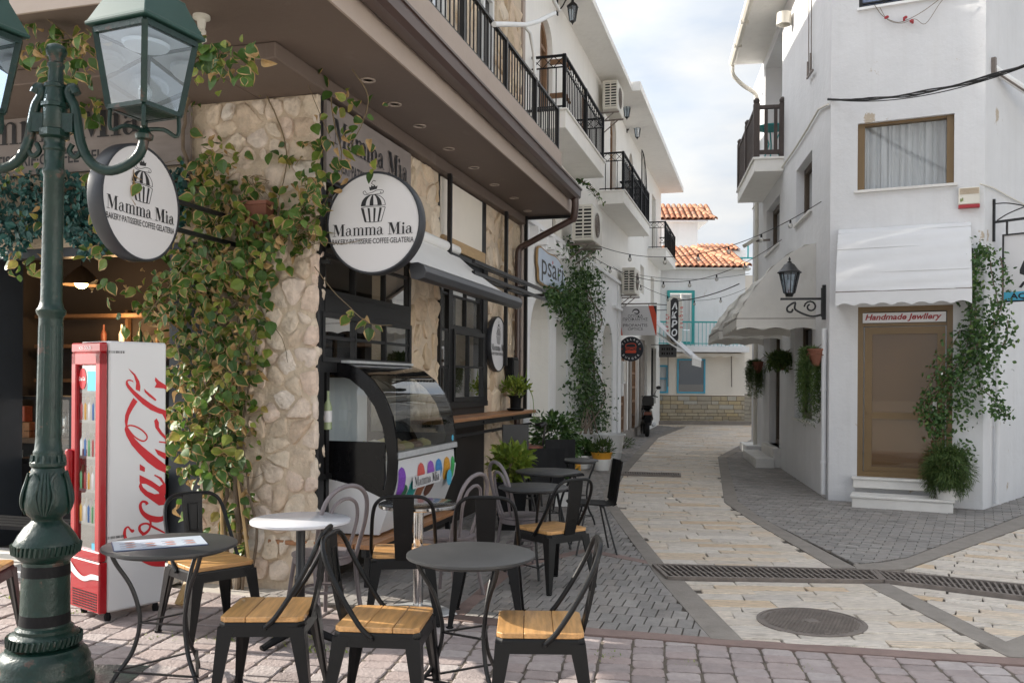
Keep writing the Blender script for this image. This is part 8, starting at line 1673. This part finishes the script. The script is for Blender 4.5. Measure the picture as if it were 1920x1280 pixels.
for pts in (((418, 1110, .16), (411, 690, .1)), ((475, 1115, .18), (440, 850, .08))): m.tube([fpt(*p) for p in pts], .013, 8)
build(m, 'support_cane', MT['cane'], ivy, I4)
LV.build(ivy, 300)
# bluish artificial garland over the open shop front
gar = thing('garland', 'bluish green artificial foliage hanging over the open cafe front', 'plant', FA.at(-.1, 2.2, 2.7))
TV = [leaf_mesh(.06, .045, False, .2, .2, n=3), leaf_mesh(.05, .035, False, .3, .4, n=3)]; LG = Leaves([MT['leaf_teal']], TV)
for _ in range(2600):
    px = random.uniform(-60, 345); top = 318 + 12 * math.sin(px * .05); bot = 455 + 28 * math.sin(px * .04 + 1) - (60 if px > 260 else 0)
    py = top + (bot - top) * random.random() ** .8; p = fpt(px, py, random.uniform(.04, .3)); LG.add(orient(p, -UP * .6 + rv(), -FA.u + UP * .3 + rv() * .6, random.uniform(.7, 1.3)))
LG.build(gar, 0)
m = MB(); m.tube([FA.at(-.1, y, 3.2) for y in (1.0, 2, 3, 4, 4.8)], .02, 6); build(m, 'support_rail', MT['bark'], gar, I4)
# climber with small leaves on the white house
SV = [leaf_mesh(.075, .045, False, .2, .2, n=3), leaf_mesh(.06, .036, False, .3, .4, n=3)]
def pot(t, r0, r1, h, mat, rim=.02, bands=(), z0=0.0, m2=None):
    m = MB(); m.lathe([(0, z0), (r0, z0), (r0 + .005, z0 + .01), (r1, z0 + h - .03), (r1 + rim, z0 + h - .028), (r1 + rim, z0 + h), (r1 - .01, z0 + h), (r1 - .02, z0 + h - .04), (0, z0 + h - .04)], 28)
    for z in bands: m.lathe([(r0 + (r1 - r0) * z, z0 + h * z - .012), (r0 + (r1 - r0) * z + .012, z0 + h * z), (r0 + (r1 - r0) * z, z0 + h * z + .012)], 28)
    build(m, 'pot', MT[mat], t)
    m = MB(); m.lathe([(r1 - .02, z0 + h - .045), (0, z0 + h - .035)], 20); build(m, 'soil', MT['soil'], t)
pv = FA.at(11.25, -.42, 0); t = thing('climbing_vine', 'dense dark green climber rising from a white pot up the white shop front', 'plant', (pv.x, pv.y, gz(pv.y)))
pot(t, .24, .31, .50, 'white_paint', .03, (.3, .62))
L2 = Leaves([MT['leaf_dark']], SV)
vb = [(1085, 470, 34, 22, 190), (1095, 520, 30, 30, 300), (1060, 560, 30, 26, 260), (1035, 550, 14, 22, 90), (1085, 570, 32, 30, 330), (1092, 620, 26, 34, 260), (1098, 680, 26, 34, 260), (1100, 730, 32, 32, 260), (1108, 775, 38, 30, 280), (1105, 640, 22, 60, 160), (1118, 740, 22, 30, 70), (1122, 790, 20, 20, 70), (1125, 560, 14, 40, 40), (1075, 600, 22, 22, 120)]
for cx, cy, rx, ry, n in vb:
    for _ in range(int(n * 2.3)):
        q = FA.on(cx + random.gauss(0, .5) * rx, cy + random.gauss(0, .5) * ry, -random.uniform(.03, .2)); p = FA.at(q.x, q.y, q.z); L2.add(orient(p, rv() - UP * .5, FA.w + UP * .4 + rv() * .7, random.uniform(.7, 1.4)))
L2.build(t, 0); m = MB()
for _ in range(9):
    P_ = [FA.on(1100 + random.gauss(0, 12), y, -.06 - .25 * (y > 760)) for y in (812, 740, 660, 600, 540)]; m.tube(catmull([FA.at(q.x, q.y, q.z) for q in P_], 5), .014, 5)
build(m, 'stem', MT['bark'], t, I4)
m = MB(); q = FA.on(1095, 370, -.2); 
def bush(t, c, r, n, mats, var, sc=(1, 1, 1), up=.4, keep=0, droop=0.0, smin=.7, smax=1.3, stem=True, stems_n=8, fill=.45):
    L_ = Leaves(mats, var); c = Vector(c)
    for _ in range(n):
        d = rv(); rr_ = random.uniform(fill, 1) * (1 + .18 * math.sin(d.x * 5 + d.y * 7 + d.z * 4)); p = c + Vector((d.x * r * sc[0], d.y * r * sc[1], d.z * r * sc[2])) * rr_
        L_.add(orient(p, d + UP * (up - droop) + rv() * .5, d + UP * .5 + rv() * .5, random.uniform(smin, smax)))
    L_.build(t, keep)
    if stem:
        m = MB()
        for _ in range(stems_n): e = c + rv() * r * .7; m.tube([(c.x, c.y, c.z - r * sc[2] * 1.05), c.lerp(e, .3) - UP * r * .2, e], .006, 5)
        build(m, 'stem', MT['twig'], t, I4)
LONG = [leaf_mesh(.085, .042, False, .2, .3, n=3), leaf_mesh(.07, .036, False, .3, .5, n=3)]
p = FA.at(5.95, -.52); t = thing('ficus', 'glossy dark leafed potted ficus behind the round stool', 'plant', (p.x, p.y, 0)); pot(t, .15, .19, .34, 'white_paint'); bush(t, (p.x, p.y, .78), .38, 1300, [MT['leaf_dark']], LONG, (1, 1, 1), 0, 0, .3, .8, 1.4)
p = FA.at(3.0, -.75); t = thing('planter_shrub', 'yellow green leafy shrub in a dark square planter beside the freezer', 'plant', (p.x, p.y, 0)); m = MB(); m.loft([[(p.x + sx * h, p.y + sy * h, z) for sx, sy in ((-1, -1), (1, -1), (1, 1), (-1, 1))] for h, z in ((.13, 0), (.18, .52), (.16, .52), (.15, .48))]); build(m, 'planter', MT['blackm'], t, I4); bush(t, (p.x, p.y, .70), .21, 620, [MT['leaf_light']], SV, (1, 1, 1), .3, 0, .2, .9, 1.5)
p = GS(1128, 881); t = thing('potted_shrub', 'small green shrub in a white pot with a yellow rim', 'plant', p); pot(t, .13, .165, .20, 'white_paint', .0); m = MB(); m.lathe([(.158, .19), (.18, .30), (.19, .30), (.19, .315), (.165, .315), (.15, .28)], 28); build(m, 'pot_rim', MT['yellow'], t); FV = [leaf_mesh(.09, .02, False, .2, .2, n=2), leaf_mesh(.07, .016, False, .2, .5, n=2)]; bush(t, (p.x, p.y, .42), .19, 620, [MT['leaf_fern']], FV, (1, 1, .8), .5)
p = GS(1094, 878); t = thing('potted_herb', 'broad leafed herb in a white pot with navy and yellow bands', 'plant', p); pot(t, .12, .15, .24, 'white_paint', .01); m = MB(); m.lathe([(.118, -.0), (.132, .10), (.126, .10)], 24); build(m, 'pot_band', MT['navy'], t); bush(t, (p.x, p.y, .38), .17, 380, [MT['leaf_dark']], SV, (1, 1, .9), .3, 0, 0, .9, 1.6)
p = GS(1055, 884); m = MB(); m.lathe([(0, 0), (.06, 0), (.08, .1), (0, .1)], 16, p); 
t = thing('yellow_planter', 'low yellow planter between the pots and the small table', 'planter', GS(1088, 884)); m = MB(); m.box(-.16, .0, -.1, .1, 0, .14); build(m, 'planter_body', MT['yellow'], t, bevel=.01); m = MB(); m.box(-.14, -.02, -.08, .08, .125, .143); build(m, 'soil', MT['soil'], t)
p = FA.at(5.05, -.22, 1.207); t = thing('shelf_plant', 'light green plant in a black pot on the bar shelf', 'plant', p); m = MB(); m.lathe([(0, 0), (.10, 0), (.12, .02), (.12, .03), (.07, .035), (.075, .16), (.10, .19), (.1, .2), (.085, .2), (.08, .17), (0, .17)], 20); build(m, 'pot', MT['blackm'], t); bush(t, (p.x, p.y, 1.52), .17, 480, [MT['leaf_light']], SV, (1.05, 1, .75), .6, 0, 0, .5, .8)
m = MB()
for k_ in range(5):
    a = k_ * 1.3; e = Vector((p.x + .14 * math.cos(a), p.y + .14 * math.sin(a), 1.78 - .05 * k_)); m.add([(p.x - .01, p.y, 1.5), (p.x + .01, p.y, 1.5), (e.x + .012, e.y, e.z - .12), tuple(e), (e.x - .012, e.y, e.z - .12)], [(0, 1, 2, 3, 4)])
pts = catmull([(p.x, p.y, 1.45), (p.x + .12, p.y - .08, 1.55), (p.x + .22, p.y - .12, 1.4), (p.x + .24, p.y - .12, 1.1)], 5)
m.tube(pts, [.012 - .01 * i / len(pts) for i in range(len(pts))], 5); build(m, 'long_leaf', MT['leaf_light'], t, I4)
p = FA.at(4.9, -.95); t = thing('spiky_plant', 'small spiky plant in a white box behind the bentwood chair', 'plant', (p.x, p.y, 0)); m = MB(); m.box(-.16, .16, -.14, .14, 0, .34); build(m, 'planter', MT['white_paint'], t, bevel=.01); m = MB()
for k_ in range(34):
    a = random.random() * 6.28; l = random.uniform(.2, .34); d = Vector((math.cos(a) * .7, math.sin(a) * .7, random.uniform(.5, 1.3))).normalized(); s_ = d.cross(UP).normalized() * .012; b = Vector((0, 0, .33)); m.add([b - s_, b + s_, b + d * l * .6 + s_, b + d * l - UP * .03, b + d * l * .6 - s_], [(0, 1, 2, 3, 4)])
build(m, 'blade', MT['leaf_dark'], t)
p = FA.at(13.9, -.3); t = thing('weed_clump', 'low green weed clump at the foot of the white shop wall', 'plant', (p.x, p.y, gz(p.y))); bush(t, (p.x, p.y, gz(p.y) + .1), .2, 200, [MT['leaf_fern']], FV, (1.3, .8, .6), .5)
# climber at the jewellery shop: bush in a pot and vine up the wall
pj = FC.at(1.44, -.38, 0); t = thing('door_shrub', 'fine leafed round shrub hanging over its pot beside the shop door', 'plant', pj)
m = MB(); m.lathe([(0, .166), (.13, .166), (.14, .30), (.15, .30), (.15, .32), (.13, .32), (0, .30)], 24); build(m, 'pot', MT['marble_step'], t)
FINE = [leaf_mesh(.055, .008, False, 0, .3, n=2), leaf_mesh(.045, .007, False, 0, .6, n=2)]
bush(t, (pj.x, pj.y, .52), .30, 11000, [MT['leaf_fern']], FINE, (.95, .95, 1.08), -.1, 0, .5, .8, 1.5, True, 10, .55)
vt = thing('wall_vine', 'loose green climbing vine on the wall corner beside the jewellery shop', 'plant', FC.at(1.62, -.2, .4))
L3 = Leaves([MT['leaf_dark']], SV)
stv = MB(); rand = random.Random(4)
def cpt(px, py, o): q = FC.on(px, py, -o); return FC.at(q.x, q.y, q.z)
trails = [((1752, 880), (1765, 820), (1770, 740), (1790, 690), (1815, 640), (1822, 560), (1828, 480)), ((1770, 760), (1800, 700), (1840, 640), (1870, 590), (1862, 520), (1850, 460)), ((1800, 700), (1850, 670), (1885, 640), (1890, 600)), ((1790, 720), (1840, 730), (1870, 760), (1888, 780)), ((1765, 800), (1740, 780), (1735, 740), (1780, 660), (1800, 620)), ((1770, 850), (1800, 850), (1815, 840)), ((1810, 640), (1830, 600), (1822, 520)), ((1815, 660), (1855, 620), (1880, 560), (1876, 480)), ((1790, 690), (1760, 730), (1740, 770))]
for tr_ in trails:
    P_ = [cpt(x, y, rand.uniform(.08, .3)) for x, y in tr_]; Q = catmull(P_, 8); stv.tube([q + rv() * .008 for q in Q], .007, 5)
    for i in range(len(Q) * 6):
        p = random.choice(Q) + rv() * random.uniform(.02, .16); L3.add(orient(p, rv() - UP * .3, FC.w + rv() * .8 + UP * .3, random.uniform(.55, 1.0)))
for cx, cy, rx, ry, n in ((1835, 690, 45, 45, 300), (1800, 760, 36, 40, 170), (1845, 630, 30, 36, 150), (1826, 560, 12, 60, 150), (1828, 490, 16, 30, 110), (1755, 790, 26, 26, 120), (1868, 590, 24, 40, 70), (1870, 770, 24, 18, 45), (1800, 850, 20, 16, 40), (1775, 700, 26, 30, 60), (1846, 470, 20, 16, 40)):
    for _ in range(int(n * 1.15)): p = cpt(cx + random.gauss(0, .55) * rx, cy + random.gauss(0, .55) * ry, random.uniform(.05, .36)); L3.add(orient(p, rv() - UP * .3, FC.w + rv() * .8 + UP * .3, random.uniform(.55, 1.0)))
L3.build(vt, 0); build(stv, 'stem', MT['bark'], vt, I4)
# hanging baskets on the lane wall
for (px, py, ln, lb, kind) in ((1530, 660, 1.05, 'terracotta wall basket with a very long trailing plant nearest the corner', 0), (1466, 672, .40, 'terracotta wall basket with bushy fern between the shop window and door', 1), (1421, 682, .75, 'terracotta wall basket with a dark trailing plant at the far end of the house', 0)):
    q = FB.on(px, py, .14); c = FB.at(q.x, q.y, q.z); t = thing('hanging_basket', lb, 'plant', c, 'wall baskets on the corner house')
    m = MB(); m.lathe([(0, -.2), (.04, -.19), (.09, -.08), (.11, .02), (.118, .02), (.118, .045), (.10, .045), (.1, .02), (0, .02)], 20)
    for k_ in range(10): m.tube([(.118 * math.cos(a), .118 * math.sin(a), -.04 + .02 * (k_ % 2)) for a in [k_ * .628 + i * .15 for i in range(4)]], .008, 5)
    build(m, 'basket', MT['terracotta'], t); m = MB(); m.bar((0, 0, .05), (-FB.w.x * -.14, -FB.w.y * -.14, .16), .012, .012); build(m, 'hook', MT['iron'], t)
    L_ = Leaves([MT['leaf_fern']], FINE if kind == 0 else FV)
    for s_ in range(110 if kind == 0 else 60):
        a = random.random() * 6.28; r_ = random.uniform(.03, .11); l = ln * random.uniform(.35, 1); b = c + Vector((math.cos(a) * r_, math.sin(a) * r_, .06)) - FB.w * (.06 if kind == 0 else 0) + FB.u * (.10 if kind == 0 else 0)
        if kind == 1: d = Vector((math.cos(a), math.sin(a), .6)); pts = [b + d * .25 * f * ln * 1.6 - UP * (.9 * f * f * l) for f in [i / 10 for i in range(11)]]
        else: pts = [b + Vector((math.cos(a) * .06 * min(1, f * 3), math.sin(a) * .06 * min(1, f * 3), .05 * math.sin(min(1, f * 3) * 3.14) - l * f)) + Vector((.02 * math.sin(f * 6 + s_), .02 * math.cos(f * 5 + s_), 0)) for f in [i / 14 for i in range(15)]]
        for p in pts:
            for _ in range(4 if kind == 0 else 4): L_.add(orient(p + rv() * .015, rv() - UP * .6, rv(), random.uniform(.8, 1.4)))
    L_.build(t, 0)
# sprig by the gutter end and red flowers under the patterned window
q = FA.on(1108, 360, -.3); c = FA.at(q.x, q.y, q.z); t = thing('hanging_sprig', 'thin leafy sprig hanging from the white balcony by the gutter end', 'plant', c); L_ = Leaves([MT['leaf_dark']], SV); m = MB()
for k_ in range(4):
    pts = catmull([c + Vector((-.25, 0, .22)), c + Vector((-.1 + .05 * k_, 0, .16 - .03 * k_)), c + Vector((.05 + .06 * k_, 0, -.06 - .05 * k_))], 6); m.tube(pts, .004, 4)
    for p in pts: L_.add(orient(p + rv() * .03, rv(), rv() + UP, 1.1))
L_.build(t, 0); build(m, 'stem', MT['twig'], t, I4)
t = thing('flower_sprig', 'thin twigs with small red flowers hanging below the patterned window', 'plant', FC.at(.9, -.05, 6.5)); m = MB()
for pts in (((1640, 10), (1655, 30), (1680, 42), (1700, 38), (1730, 22), (1760, 0)), ((1650, 15), (1665, 38), (1690, 44), (1715, 36), (1735, 45), (1760, 10), (1775, -10))): m.tube(catmull([cpt(x, y, .06) for x, y in pts], 5), .004, 4)
build(m, 'twig', MT['twig'], t, I4); m = MB()
for x, y in ((1662, 33), (1697, 35), (1711, 40)):
    for _ in range(6): m.sphere(cpt(x, y, .07) + rv() * .02, .018, 6, 4)
build(m, 'flower', MT['red_plastic'], t, I4)
